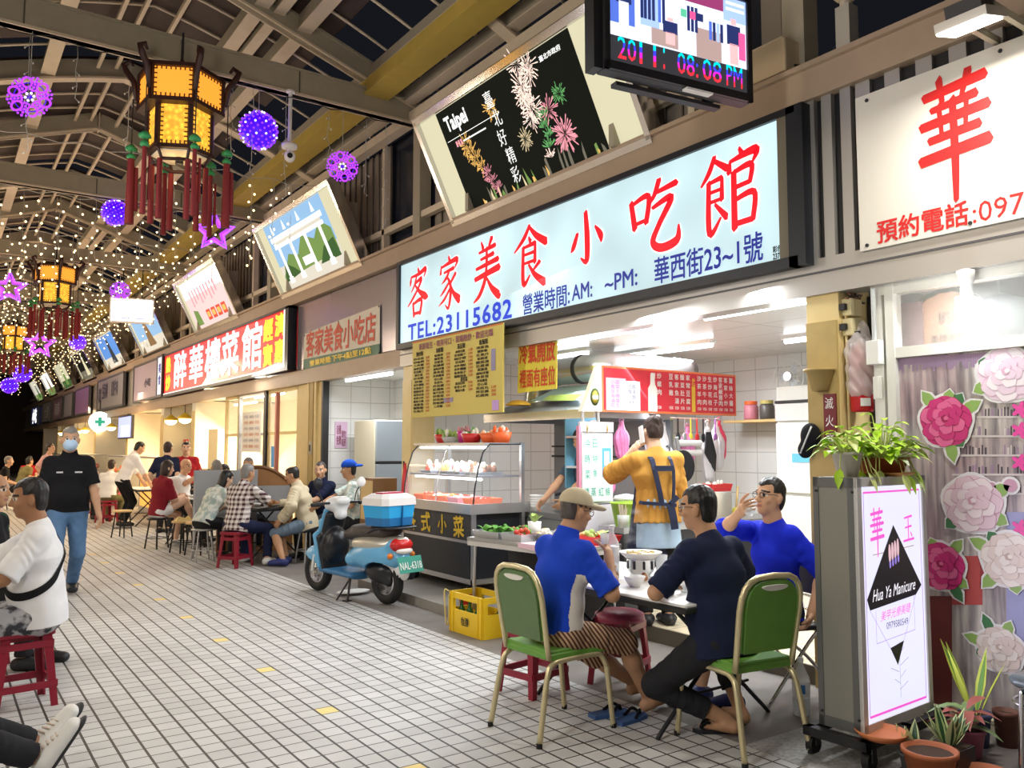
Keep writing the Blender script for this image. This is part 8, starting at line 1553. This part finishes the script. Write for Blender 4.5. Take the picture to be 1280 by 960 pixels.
# ------------------------------------------------------------------ salon window: roses, poster, striped film bits
def fx(px, py, X):
    q = at(px, py, 1.0); d = q - Vector((0, 0, 1.55)); return Vector((0, 0, 1.55)) + d * (X / d.x)
lf1 = M('decal_leaf', (.28, .45, .12), .4); lf2 = M('decal_leaf_dark', (.06, .20, .08), .4); dw = M('decal_white', (.82, .80, .82), .4)
def rose(label, px, py, r, tones, leaves, seed):
    p = fx(px, py, 4.843); t = thing('rose_decal', label, 'window decal', p, group='rose decals on the salon window'); RR = random.Random(seed); X = FX(0, 0, 0)
    k = MB()
    def blob(cx, cy, rx, ry, m, z, n=22, wob=.10, a0=0): k.raw([X @ Vector((cx + rx * math.cos(a) * (1 + wob * math.sin(5 * a + a0)), cy + ry * math.sin(a) * (1 + wob * math.sin(5 * a + a0)), z)) for a in np.linspace(0, 2 * PI, n + 1)[:-1]], [tuple(range(n))], m)
    def lshape(a, L, w_, m, z, o=0): k.raw([X @ Vector((math.cos(a) * (r * .8 + L * u) - math.sin(a) * v, math.sin(a) * (r * .8 + L * u) + math.cos(a) * v, z)) for u, v in ((-.1 - o, 0), (.25, -w_ * .5 - o * L), (.6, -w_ * .45 - o * L), (1 + o, 0), (.6, w_ * .45 + o * L), (.25, w_ * .5 + o * L))], [(0, 1, 2, 3, 4, 5)], m)
    for a, L in leaves: lshape(a, L * r, .55 * r * .8, dw, .0005, .12)
    blob(0, 0, r * 1.10, r * 1.06, dw, .001, 30, .04)
    for i, (a, L) in enumerate(leaves): lshape(a, L * r, .55 * r * .8, lf1 if (i + seed) % 3 else lf2, .002)
    k.build('outline_and_leaves', t); k = MB()
    blob(0, 0, r * .98, r * .95, tones[1], .003, 30, .05)
    for ring, (rr_, n_) in enumerate(((.72, 7), (.52, 6), (.34, 5), (.18, 3))):
        for i in range(n_):
            a = i * 2 * PI / n_ + ring * .5 + RR.random() * .3; s_ = r * (.36 - ring * .055); cx, cy = r * rr_ * math.cos(a) * .85, r * rr_ * math.sin(a) * .85 + ring * r * .03
            blob(cx, cy, s_ * 1.12, s_ * 1.02, tones[0], .004 + ring * .002 + i * .0001, 16, .06, a); blob(cx + r * .03 * math.cos(a), cy + r * .03 * math.sin(a), s_, s_ * .9, tones[(i % 2) + 1], .0045 + ring * .002 + i * .0001, 16, .06, a)
    blob(0, r * .12, r * .14, r * .13, tones[0], .0125); blob(.01, r * .13, r * .09, r * .08, tones[2], .013); k.build('petals', t)
mag = [M('rose_deep', (.34, .01, .09), .4), M('rose_mid', (.62, .03, .20), .4), M('rose_light', (.78, .14, .34), .4)]; pk = [M('rose_pink_shade', (.62, .34, .46), .4), M('rose_pink_mid', (.80, .60, .68), .4), M('rose_pink_light', (.88, .76, .80), .4)]; ivory = [M('rose_ivory_shade', (.55, .42, .38), .4), M('rose_ivory_mid', (.76, .64, .60), .4), M('rose_ivory_light', (.84, .76, .72), .4)]; lil = [M('rose_lilac_shade', (.72, .45, .62), .4), M('rose_lilac_mid', (.84, .66, .80), .4), M('rose_lilac_light', (.92, .84, .90), .4)]
rose('deep magenta rose decal highest on the glass, beside the potted plants', 1182, 527, .152, mag, [(2.2, .7), (1.4, .45), (1.0, .45), (.5, .75), (-1.4, .8), (-1.0, .35)], 1)
rose('lilac-white rose decal at the upper right edge of the glass', 1258, 468, .155, lil, [(3.6, .5), (2.6, .3)], 2)
rose('pale pink rose decal with two pink buds', 1216, 630, .165, pk, [(-2.4, .5), (-.5, .45), (.5, .6)], 3)
rose('magenta rose decal half hidden by the edge of the lightbox', 1176, 708, .14, mag, [(.9, .7), (-.6, .5), (-1.0, .8), (1.9, .4)], 4)
rose('ivory rose decal at the right edge, middle height', 1262, 700, .15, ivory, [(2.7, .75), (2.2, .4), (-2.3, .7), (-1.4, .4)], 5)
rose('lowest ivory rose decal, above the chrome stool', 1250, 812, .125, ivory, [(2.0, .8), (1.2, .6), (2.9, .8), (-2.8, .3)], 6)
for i, (px, py, r_, lab) in enumerate(((1240, 608, .022, 'small pink bud decal beside the pale pink rose'), (1263, 607, .036, 'larger round pink bud decal right of the pale pink rose'))):
    k = MB(); X = FX(0, 0, 0); k.raw([X @ Vector((1.4 * r_ * math.cos(a), 1.4 * r_ * math.sin(a), 0)) for a in np.linspace(0, 2 * PI, 17)[:-1]], [tuple(range(16))], dw); k.raw([X @ Vector((r_ * math.cos(a), r_ * math.sin(a), .002)) for a in np.linspace(0, 2 * PI, 17)[:-1]], [tuple(range(16))], pk[0]); o = k.build('bud_decal'); o.location = fx(px, py, 4.843); tag(o, lab, 'window decal')
# things printed on the film: bottle shelves, red and purple patches (pattern of the window)
mb = MB(); fm = [M('film_red', (.50, .08, .08), .5), M('film_dark_red', (.16, .03, .03), .5), M('film_violet', (.36, .24, .38), .5), M('film_shelf', (.66, .60, .60), .5), M('film_dark', (.10, .08, .10), .5), M('film_blue', (.36, .36, .62), .5)]
def patch(x0, y0, x1, y1, m, X=4.8505): mb.raw([fx(x0, y1, X), fx(x1, y1, X), fx(x1, y0, X), fx(x0, y0, X)], [(0, 1, 2, 3)], m)
for i in range(64): x = 1122 + i * 2.6; patch(x, 448 - (x - 1122) * .07, x + 2.4, 456 + R.uniform(0, 12) - (x - 1122) * .07, fm[2])
patch(1190, 695, 1228, 756, fm[0]); patch(1160, 745, 1190, 880, fm[1]); patch(1225, 705, 1240, 735, fm[0]); patch(1258, 640, 1280, 830, fm[5], 4.8507)
for r in range(5):
    y = 508 + r * 24; patch(1190, y + 12, 1280, y + 14.5, fm[3], 4.8503)
    for i in range(22):
        x = 1195 + i * 4.0
        if R.random() < .7: patch(x, y + R.uniform(0, 4), x + R.uniform(1.4, 3), y + 12, R.choice([fm[4], fm[4], fm[2], fm[3]]), 4.8502)
structure(mb.build('window_print'))
for i, (y, z) in enumerate(((512, 0), (538, 0), (578, 0), (660, 0))): k = MB(); k.raw([FX(0, 0, 0) @ Vector((.035 * math.cos(a) * (1 + .4 * math.cos(5 * a)), .035 * math.sin(a) * (1 + .4 * math.cos(5 * a)), 0)) for a in np.linspace(0, 2 * PI, 41)[:-1]], [tuple(range(40))], M('hot_pink_decal', (.85, .08, .40), .4)); o = k.build('flower_decal'); o.location = fx(1275, y, 4.843); tag(o, 'hot pink five-petalled decal at the right edge, ' + ('topmost', 'second from top', 'third from top', 'lowest')[i] + ' one', 'window decal', 'hot pink decals on the salon window')
t = thing('round_poster', 'orange round-edged poster with dark characters behind the upper salon pane', 'poster', (5.02, 2.60, 2.24)); k = MB(); n = 40; k.prism([(.25 * math.cos(a) * (1 + .03 * (i % 2)), .25 * math.sin(a) * (1 + .03 * (i % 2))) for i, a in enumerate(np.linspace(0, 2 * PI, n + 1)[:-1])], .004, M('poster_orange', (.72, .40, .24), .6), FX(0, 0, 0)); k.prism([(.28 * math.cos(a) * (1 + .04 * (i % 2)), .28 * math.sin(a) * (1 + .04 * (i % 2))) for i, a in enumerate(np.linspace(0, 2 * PI, n + 1)[:-1])], .002, M('poster_rim', (.14, .13, .10), .6), FX(.006, .01, 0)); k.build('panel', t); k = MB(); k.text('接技', inkb, FX(-.007, 0, .10), .1, .08); k.text('美睫美甲', inkb, FX(-.007, 0, -.03), .2, .06); k.build('lettering', t)
t = thing('wall_poster', 'brown and pink picture poster at the left end of the upper salon pane', 'poster', (5.0, 2.84, 2.26)); k = MB(); k.bb((0, -.10, -.14), (.004, .10, .2), M('poster_mauve', (.42, .26, .26), .6, noise=.5, nscale=9)); k.build('panel', t)
t = thing('salon_shade', 'white dome lamp shade hanging inside the upper salon pane', 'lamp', (5.35, 2.45, 2.30)); k = MB(); k.lathe([(.02, .2), (.15, .15), (.2, 0), (.17, -.06), (.0001, -.08)], (0, 0, 0), M('shade_grey', (.5, .52, .52), .4), 20); k.build('shade', t); k = MB(); k.cyl((0, 0, .2), (0, 0, .3), .01, white, n=6); k.build('cord', t)
# ------------------------------------------------------------------ lightbox on its cart
LX, LY, LR = 4.13, 2.585, rad(3)
t = thing('lightbox_sign', 'tall grey lightbox with white lit front, pink characters and black diamond on a wheeled cart', 'lightbox', (LX, LY, .15), LR)
gb = M('lightbox_grey', (.25, .24, .20), .45); gb2 = M('lightbox_rim', (.15, .15, .145), .4, .3); alw = M('white_rim', (.66, .65, .62), .4)
k = MB(); k.bb((-.345, -.105, 0), (.345, .115, 1.25), gb)
for a, b in (((-.35, -.12, 0), (-.342, -.07, 1.25)), ((-.35, .09, 0), (-.342, .12, 1.25)), ((-.35, -.12, 0), (-.342, .12, .05)), ((-.35, -.12, 1.2), (-.342, .12, 1.25))): k.bb(a, b, gb2)
k.build('casing', t); k = MB()
for y in (-.1, .1):
    for z in (.07, 1.18): k.cyl((-.356, y, z), (-.35, y, z), .007, dark, n=7)
k.build('screws', t)
k = MB(); Xf = FY(0, -.118, 0)
for a, b in (((-.35, -.125, 0), (-.31, -.105, 1.25)), ((.31, -.125, 0), (.35, -.105, 1.25)), ((-.35, -.125, 0), (.35, -.105, .045)), ((-.35, -.125, 1.205), (.35, -.105, 1.25))): k.bb(a, b, alw)
k.build('front_rim', t)
k = MB(); k.bb((-.31, -.118, .045), (.31, -.108, 1.205), M('lightbox_face', (.78, .78, .92), .3, emit=.80, ecol=(.80, .80, 1.0))); k.build('lit_panel', t)
k = MB(); Xp = FY(0, -.1195, 0); pkl = M('pink_lit', (.8, .08, .55), .4, emit=.8, ecol=(.85, .10, .60)); lil2 = M('lilac_line', (.6, .35, .75), .4, emit=.6, ecol=(.5, .3, .75)); blk2 = M('black_lit_print', (.01, .01, .012), .4)
def ln(x0, y0, x1, y1, w_, m, z=0.0):
    d = Vector((x1 - x0, y1 - y0, 0)).normalized(); s_ = Vector((-d.y, d.x, 0)) * w_; k.raw([Xp @ (Vector((x0, y0, z)) - s_), Xp @ (Vector((x1, y1, z)) - s_), Xp @ (Vector((x1, y1, z)) + s_), Xp @ (Vector((x0, y0, z)) + s_)], [(0, 1, 2, 3)], m)
for a in ((-.285, .075, .285, .075, .006), (-.285, 1.175, .285, 1.175, .005), (-.285, .075, -.285, 1.175, .003), (.285, .075, .285, 1.175, .003)): ln(*a, pkl if a[1] == a[3] else lil2)
k.build('printed_border', t); k = MB()
brush(k, '華', pkl, Xp @ L2(-.165, .98), .14, .22, .8); brush(k, '玉', pkl, Xp @ L2(.155, .975), .12, .15, .8); k.build('pink_lettering', t); k = MB()
k.raw([Xp @ Vector(p) for p in ((-.255, .59, .0002), (.21, .62, .0002), (.275, .665, .0002), (0, 1.0, .0002), (-.28, .645, .0002))], [(0, 1, 2, 3, 4)], blk2); k.raw([Xp @ Vector(p) for p in ((-.07, .38, .0002), (.07, .40, .0002), (0, .285, .0002))], [(0, 1, 2)], blk2)
ln(-.255, .59, -.07, .38, .0015, lil2); ln(.21, .62, .07, .40, .0015, lil2); ln(-.21, .86, .21, .88, .002, M('gold_line', (.6, .4, .1), .4, emit=.4)); ln(-.2, .42, .19, .44, .0015, lil2); ln(-.2, .42, -.2, .58, .0015, lil2); ln(.19, .44, .19, .62, .0015, lil2)
for i in range(7): ln(.02 + R.uniform(-.01, .01), .16 + i * .03, .02 + (-1) ** i * R.uniform(.04, .1), .19 + i * .03, .0015, M('pale_twig', (.5, .52, .62), .5, emit=.4))
ln(.02, .12, .02, .40, .0015, MATS['pale_twig']); k.build('diamond_print', t); k = MB()
for i in range(4): k.ell(Xp @ Vector((-.045 + i * .028, .855 + .008 * i, .0)), (.013, .003, .05), M('finger_pink', (.85, .55, .62), .4, emit=.7), 8, 6); k.ell(Xp @ Vector((-.045 + i * .028, .80 + .008 * i, .001)), (.008, .003, .02), M('nail_violet', (.35, .25, .8), .4, emit=.7), 8, 6)
k.build('hand_emblem', t); k = MB(); SH = Matrix(((1, .28, 0, 0), (.05, 1, 0, 0), (0, 0, 1, 0), (0, 0, 0, 1)))
k.text('Hua Ya Manicure', M('white_lit_script', (.9, .88, .95), .4, emit=.9), Xp @ L2(-.005, .668) @ Matrix.Translation((0, 0, .001)) @ SH, .43, .06, .004); k.text('美甲光療美睫', pkl, Xp @ L2(.0, .555) @ SH, .30, .05, .004); k.text('0979580549', M('violet_lit', (.2, .15, .45), .4, emit=.3), Xp @ L2(.01, .495), .22, .035); k.build('lettering', t)
k = MB(); k.tube(arc([(.36, .0, .62), (.42, -.02, .55), (.44, -.02, .4), (.36, 0, .33)], 5), .007, M('cream_cable', (.72, .64, .45), .5), n=6); k.build('power_cable', t)
area('lightbox_glow', (LX, LY - .14, .8), .5, 5, (.88, .86, 1), (LX, 0, .6), 1.0)
t = thing('cart', 'black wheeled cart carrying the lightbox', 'cart', (LX, LY, 0), LR); k = MB()
for y in (-.15, .15): k.bb((-.42, y - .02, .10), (.42, y + .02, .145), black)
for x in (-.42, -.02, .38): k.bb((x, -.17, .10), (x + .05, .17, .145), black)
k.build('frame', t)
for x in (-.36, .36):
    for y in (-.15, .15): k = MB(); k.cyl((x, y - .018, .045), (x, y + .018, .045), .045, rubber, n=16); w_ = k.build('caster', t); k = MB(); k.bb((x - .02, y - .03, .045), (x + .02, y - .024, .11), dark); k.bb((x - .02, y + .024, .045), (x + .02, y + .03, .11), dark); k.build('fork', w_)
# plants on the lightbox and on the ground
terra = M('terracotta', (.45, .13, .05), .6); soil = M('soil', (.06, .035, .02), .9); poth = M('pothos_leaf', (.42, .68, .02), .4, noise=.35, nscale=14); poth2 = M('pothos_pale', (.62, .70, .22), .4)
LT = 1.40
def pot(k, r0, r1, h, m, c=(0, 0, 0)): k.lathe([(.0001, 0), (r0, 0), (r1, h * .88), (r1 * 1.08, h * .88), (r1 * 1.08, h), (r1 * .96, h), (r1 * .9, h * .8), (.0001, h * .8)], c, m, 20)
def potted(label, x, y, z, r0, r1, h, pm, foliage, name='potted_plant', square=False):
    t = thing(name, label, 'potted plant', (x, y, z)); k = MB()
    if square: k.box((0, 0, h / 2), (r1 * 2, r1 * 2, h), pm, taper=1.0); k.bb((-r1 * .9, -r1 * .9, h), (r1 * .9, r1 * .9, h + .003), soil)
    else: pot(k, r0, r1, h, pm)
    k.build('pot', t)
    if not square: k = MB(); k.cyl((0, 0, h * .8), (0, 0, h * .88), r1 * .9, soil, n=16); k.build('soil', t)
    if foliage: k = MB(); foliage(k, h); k.build('foliage', t)
    return t
def pothos(n, sp, hgt, hang=6):
    def f(k, h):
        for i in range(n):
            a = R.uniform(0, 2 * PI); e = R.uniform(.1, 1.2); r_ = sp * R.uniform(.2, 1); b = Vector((r_ * math.cos(a), r_ * math.sin(a) * .8, h + hgt * R.random() * (1.2 - r_ / sp))); k.cyl((0, 0, h * .8), b, .003, poth2, n=4, caps=False); leaf(k, b, (math.cos(a), math.sin(a), R.uniform(-.3, .7)), R.uniform(.06, .10), R.uniform(.045, .07), poth if R.random() < .75 else poth2, .5)
        for i in range(hang):
            a = R.uniform(-2.8, .2); b = Vector((sp * .75 * math.cos(a), sp * .6 * math.sin(a), h)); e = b + Vector((.03 * math.cos(a), .03 * math.sin(a), -R.uniform(.05, .12))); k.cyl(b, e, .003, poth2, n=4, caps=False); leaf(k, e, (math.cos(a) * .5, math.sin(a) * .5, -.8), .09, .05, poth if i % 2 else poth2, .3)
    return f
potted('white pot of bright trailing leaves on the left end of the lightbox top', LX - .20, LY - .0, LT, .05, .075, .13, M('white_pot', (.74, .68, .62), .5), pothos(70, .14, .15, 6)); potted('brown bowl of bright trailing leaves on the right of the lightbox top', LX + .12, LY + .0, LT, .10, .13, .10, M('brown_pot', (.30, .09, .03), .5), pothos(120, .21, .24, 12))
t = thing('wooden_tray', 'orange-brown round tray under the trailing plants on the lightbox', 'tray', (LX + .12, LY - .0, LT)); k = MB(); k.lathe([(.13, 0), (.16, .014), (.165, .02), (.15, .02), (.13, .012)], (0, 0, 0), M('tray_orange', (.60, .28, .08), .5), 24); k.build('dish', t)
t = thing('baseball_cap', 'black and white cap hanging on the pillar behind the trailing plants', 'cap', (4.74, 3.38, 1.60)); c = SDF((-.15, -.15, -.2), (.15, .15, .2), .01); c.ell((0, 0, .03), (.05, .07, .085), .02); c.ell((-.02, .03, -.06), (.025, .055, .06), .02); c.build('crown', C_black, t); k = MB(); k.tube([(-.052, .018 * i - .045, .09 - .035 * i) for i in range(6)], .006, white, n=5); k.build('piping', t)
def snake(n, L, m1, m2):
    def f(k, h):
        for i in range(n): a = R.uniform(0, 6.28); s_ = R.uniform(.25, .8); b = (.02 * math.cos(a), .02 * math.sin(a), h * .85); ll = L * R.uniform(.7, 1.1); leaf(k, b, (math.cos(a) * s_, math.sin(a) * s_, 1), ll, .05, m1, .05, .2); leaf(k, Vector(b) + Vector((0, -.002, .003)), (math.cos(a) * s_, math.sin(a) * s_, 1), ll * .93, .026, m2, .05, .2)
    return f
def rosette(n, L, cols):
    def f(k, h):
        for i in range(n): a = i * 2.4; leaf(k, (0, 0, h * .9 + .008 * i), (math.cos(a), math.sin(a), R.uniform(.15, .9)), L * R.uniform(.75, 1.1), .06, cols[i % len(cols)], .5, .3)
    return f
slf = M('snake_edge', (.55, .62, .30), .4); sld = M('snake_dark', (.025, .085, .035), .35); bro = M('bromeliad_red', (.34, .10, .08), .4); brg = M('bromeliad_green', (.20, .30, .12), .4)
potted('terracotta pot with bare soil at the bottom edge', 3.86, 2.16, 0, .085, .115, .16, terra, None); potted('black square planter of pale-edged snake plants in front of the lightbox', 4.10, 2.20, 0, .07, .085, .12, M('black_planter', (.05, .055, .06), .5), snake(16, .20, slf, sld), square=True); potted('low snake plant with dark leaves behind the terracotta pot', 3.96, 2.30, 0, .05, .06, .08, M('grey_pot', (.2, .2, .2), .6), snake(7, .18, slf, sld)); potted('pink pot with a reddish star-shaped plant beside the lightbox', 4.36, 2.24, 0, .06, .08, .14, M('pink_pot', (.55, .18, .26), .5), rosette(15, .22, [bro, bro, brg])); potted('blue pot with a tall yellow-edged leaf beside the lightbox', 4.56, 2.30, 0, .06, .075, .17, M('blue_pot', (.07, .09, .20), .5), snake(5, .42, M('yellow_green_edge', (.60, .68, .10), .4), M('mid_green', (.14, .32, .05), .4))); potted('brown clay pot behind the blue pot by the window', 4.68, 2.20, 0, .05, .06, .18, M('clay_brown', (.16, .06, .04), .6), None)
k = MB(); k.lathe([(.0001, 0), (.10, 0), (.125, .03), (.12, .034), (.10, .012), (.0001, .01)], (0, 0, 0), M('orange_saucer', (.62, .20, .07), .55), 24); o = k.build('pot_saucer'); o.location = (3.86, 2.40, .146); tag(o, 'empty orange plant saucer lying on the cart corner', 'saucer'); k = MB(); k.lathe([(.0001, 0), (.09, 0), (.12, .05), (.115, .055), (.09, .012), (.0001, .01)], (0, 0, 0), terra, 22); o = k.build('pot_saucer'); o.location = (4.08, 2.02, 0); tag(o, 'terracotta saucer on the ground at the bottom edge', 'saucer')
t = thing('round_stool', 'chrome stool with dark glossy seat at the lower right edge', 'stool', (4.44, 1.86, 0)); k = MB(); k.lathe([(.0001, .45), (.17, .45), (.19, .435), (.18, .415), (.0001, .41)], (0, 0, 0), M('glossy_seat', (.10, .13, .15), .08, noise=.5, nscale=9), 26); k.build('seat', t)
for i in range(4): a = 2.7 + i * PI / 2; k = MB(); k.tube(arc([(.1 * math.cos(a), .1 * math.sin(a), .405), (.165 * math.cos(a), .165 * math.sin(a), .40), (.18 * math.cos(a), .18 * math.sin(a), .36), (.2 * math.cos(a), .2 * math.sin(a), .02)], 5), .012, chrome, n=8); l_ = k.build('leg', t); k = MB(); k.cyl((.2 * math.cos(a), .2 * math.sin(a), 0), (.2 * math.cos(a), .2 * math.sin(a), .03), .017, rubber, n=8); k.build('foot_cap', l_)
k = MB(); k.tube([(.172 * math.cos(a), .172 * math.sin(a), .33) for a in np.linspace(0, 2 * PI, 25)[:-1]], .008, chrome, closed=True, n=6); k.build('ring', t)
c = SDF((-.2, -.2, 0), (.2, .2, .35), .012); c.ell((0, 0, .12), (.10, .10, .13), .03); c.ell((-.02, .05, .22), (.08, .06, .06), .03); o = c.build('black_bag', C_black); o.location = (4.50, 1.86, 0); tag(o, 'slumped black bag on the ground under the chrome stool', 'bag')
def flipflop(label, x, y, rz, m):
    t = thing('flip_flop', label, 'sandal', (x, y, 0), rz, 'flip-flops on the pavement'); k = MB(); k.prism([(-.04, -.12), (.035, -.12), (.05, .02), (.045, .10), (.0, .13), (-.045, .09), (-.05, 0)], .022, m); k.build('sole', t); k = MB(); k.tube(arc([(-.042, -.01, .02), (-.025, .05, .055), (0, .085, .022)], 4), .009, C_black, n=6); k.tube(arc([(.042, -.01, .02), (.025, .05, .055), (0, .085, .022)], 4), .009, C_black, n=6); k.build('thong', t)
ffb = M('flipflop_blue', (.05, .12, .30), .6); flipflop('blue flip-flop under the green chair of the khaki cap, nearer one', 3.34, 3.62, rad(-80), ffb); flipflop('blue flip-flop under the green chair of the khaki cap, farther one', 3.30, 3.76, rad(-95), ffb); flipflop('black flip-flop under the bare foot of the navy T-shirt', 3.60, 3.22, rad(60), S_black); flipflop('black flip-flop beside the chair leg of the navy T-shirt', 3.80, 3.32, rad(20), S_black)
# ------------------------------------------------------------------ restaurant row, further down the street
def lamp(label, x, y, z): t = thing('pendant_lamp', label, 'lamp', (x, y, z), group='warm pendant lamps of the far stalls'); k = MB(); k.lathe([(.03, .12), (.16, .02), (.18, -.02), (.17, -.02), (.03, .09)], (0, 0, 0), yel_p, 16); k.build('lamp_shade', t); k = MB(); k.ell((0, 0, -.03), (.14, .14, .10), M('warm_bulb', (1, .8, .5), .5, emit=16, ecol=(1, .66, .26)), 12, 8); k.build('bulb', t); k = MB(); k.cyl((0, 0, .12), (0, 0, .33), .008, dark, n=5); k.build('cord', t)
for i, (x, y, z) in enumerate(((4.84, 20.4, 2.25), (4.84, 21.8, 2.25), (4.84, 30.2, 2.25), (4.84, 33.0, 2.25), (4.84, 36.0, 2.25), (4.84, 38.0, 2.25), (4.84, 43.0, 2.25))): lamp('warm glowing pendant lamp over the far stalls, ' + ('nearest', 'second', 'third', 'fourth', 'fifth', 'sixth', 'farthest')[i] + ' along the row', x, y, z)
t = thing('television', 'bright blue-white television under the dark framed sign, far along', 'television', (4.62, 26.6, 2.16)); k = MB(); k.bb((0, -1.0, -.34), (.08, 1.0, .34), black); k.build('housing', t); k = MB(); k.bb((-.006, -.95, -.3), (0, .95, .3), M('tv_blue', (.4, .45, 1), .4, emit=1.1)); k.bb((-.010, -.8, -.28), (-.006, .5, .05), pwhite); k.build('screen', t); k = MB(); k.bb((.08, -.1, .2), (.16, .1, .40), dark); k.build('bracket', t)
t = thing('round_sign', 'round white lit sign with green mark beside the far television', 'sign', (4.55, 30.6, 2.42)); k = MB(); k.lathe([(.0001, -.03), (.34, -.03), (.34, .03), (.0001, .03)], (0, 0, 0), M('white_lit_disc', (.9, 1, 1), .4, emit=1.2, ecol=(.85, 1, 1)), 26, X=FY(0, 0, 0)); k.build('disc', t); k = MB(); k.bb((-.05, -.035, -.15), (.05, -.032, .15), M('green_lit', (.05, .5, .3), .4, emit=.6)); k.bb((-.15, -.035, -.05), (.15, -.032, .05), MATS['green_lit']); k.build('emblem', t); k = MB(); k.cyl((0, 0, .42), (0, 0, .7), .02, dark, n=6); k.build('bracket', t)
def stall(label, y, L, m, lit, x=4.55):
    t = thing('stall_counter', label, 'counter', (x, y, 0)); k = MB(); k.bb((-.3, -L / 2, 0), (.3, L / 2, .85), inox); k.build('body', t); k = MB(); k.bb((-.305, -L * .42, .15), (-.3, L * .42, .75), m); k.build('front_panel', t); k = MB(); k.bb((-.28, -L / 2, .85), (.28, L / 2, 1.3), glass); k.bb((-.3, -L / 2, 1.3), (.3, L / 2, 1.34), inox); k.build('glass_case', t); k = MB(); [clump(k, (0, -L * .35 + i * L * .17, .87), (.2, L * .07, .12), [(redf, yelf, palef, veg2, orf)[i]], 10) for i in range(5)]; k.build('food', t)
stall('orange fronted stall counter behind the standing white shirt', 21.2, 2.2, M('orange_lit_front', (.9, .35, .05), .5, emit=.9, ecol=(1, .45, .08)), 1); stall('red fronted stall counter beside the mask wearer', 25.4, 2.4, M('red_lit_front', (.8, .12, .10), .5, emit=.5), 1, 4.5); stall('stall counter with pale front far down the row', 32.0, 3.0, pcream, 1, 4.5); stall('dark fronted stall counter at the far end', 38.0, 3.0, pbrown, 0, 4.4)
for i, (y0, w_, z, h, col, lab) in enumerate(((15.4, 1.1, 1.85, .75, (.74, .70, .62), 'large printed paper menu on the restaurant window'), (14.2, .16, 1.4, .36, (.10, .35, .70), 'small blue notice on the restaurant door'), (18.2, .7, 1.5, .9, (.78, .66, .40), 'yellowish paper sheets on the restaurant wall'), (20.0, .5, 1.5, .5, (.65, .08, .06), 'round-cornered red hanging on the restaurant wall'))):
    mb = MB(); X_ = 4.835 if i < 2 else 4.9 if i == 2 else 4.78; mb.bb((X_, y0 - w_ / 2, z - h / 2), (X_ + .004, y0 + w_ / 2, z + h / 2), M('paper_' + str(col[0]), col, .6)); o = mb.build('paper_menu'); tag(o, lab, 'paper notice')
    if i == 0:
        k = MB(); [k.text('炒青菜・蛤蜊湯・炒花枝', inkr if r % 2 else MATS['grey_sticker'], FX(X_ - .004, y0, z + .28 - r * .11), .9, .06) for r in range(6)]; k.build('lettering', o)
mb = MB(); mb.bb((4.9, 17.2, .04), (5.3, 19.0, 1.1), M('restaurant_counter', (.66, .58, .40), .5)); structure(mb.build('wall_low_counter'))
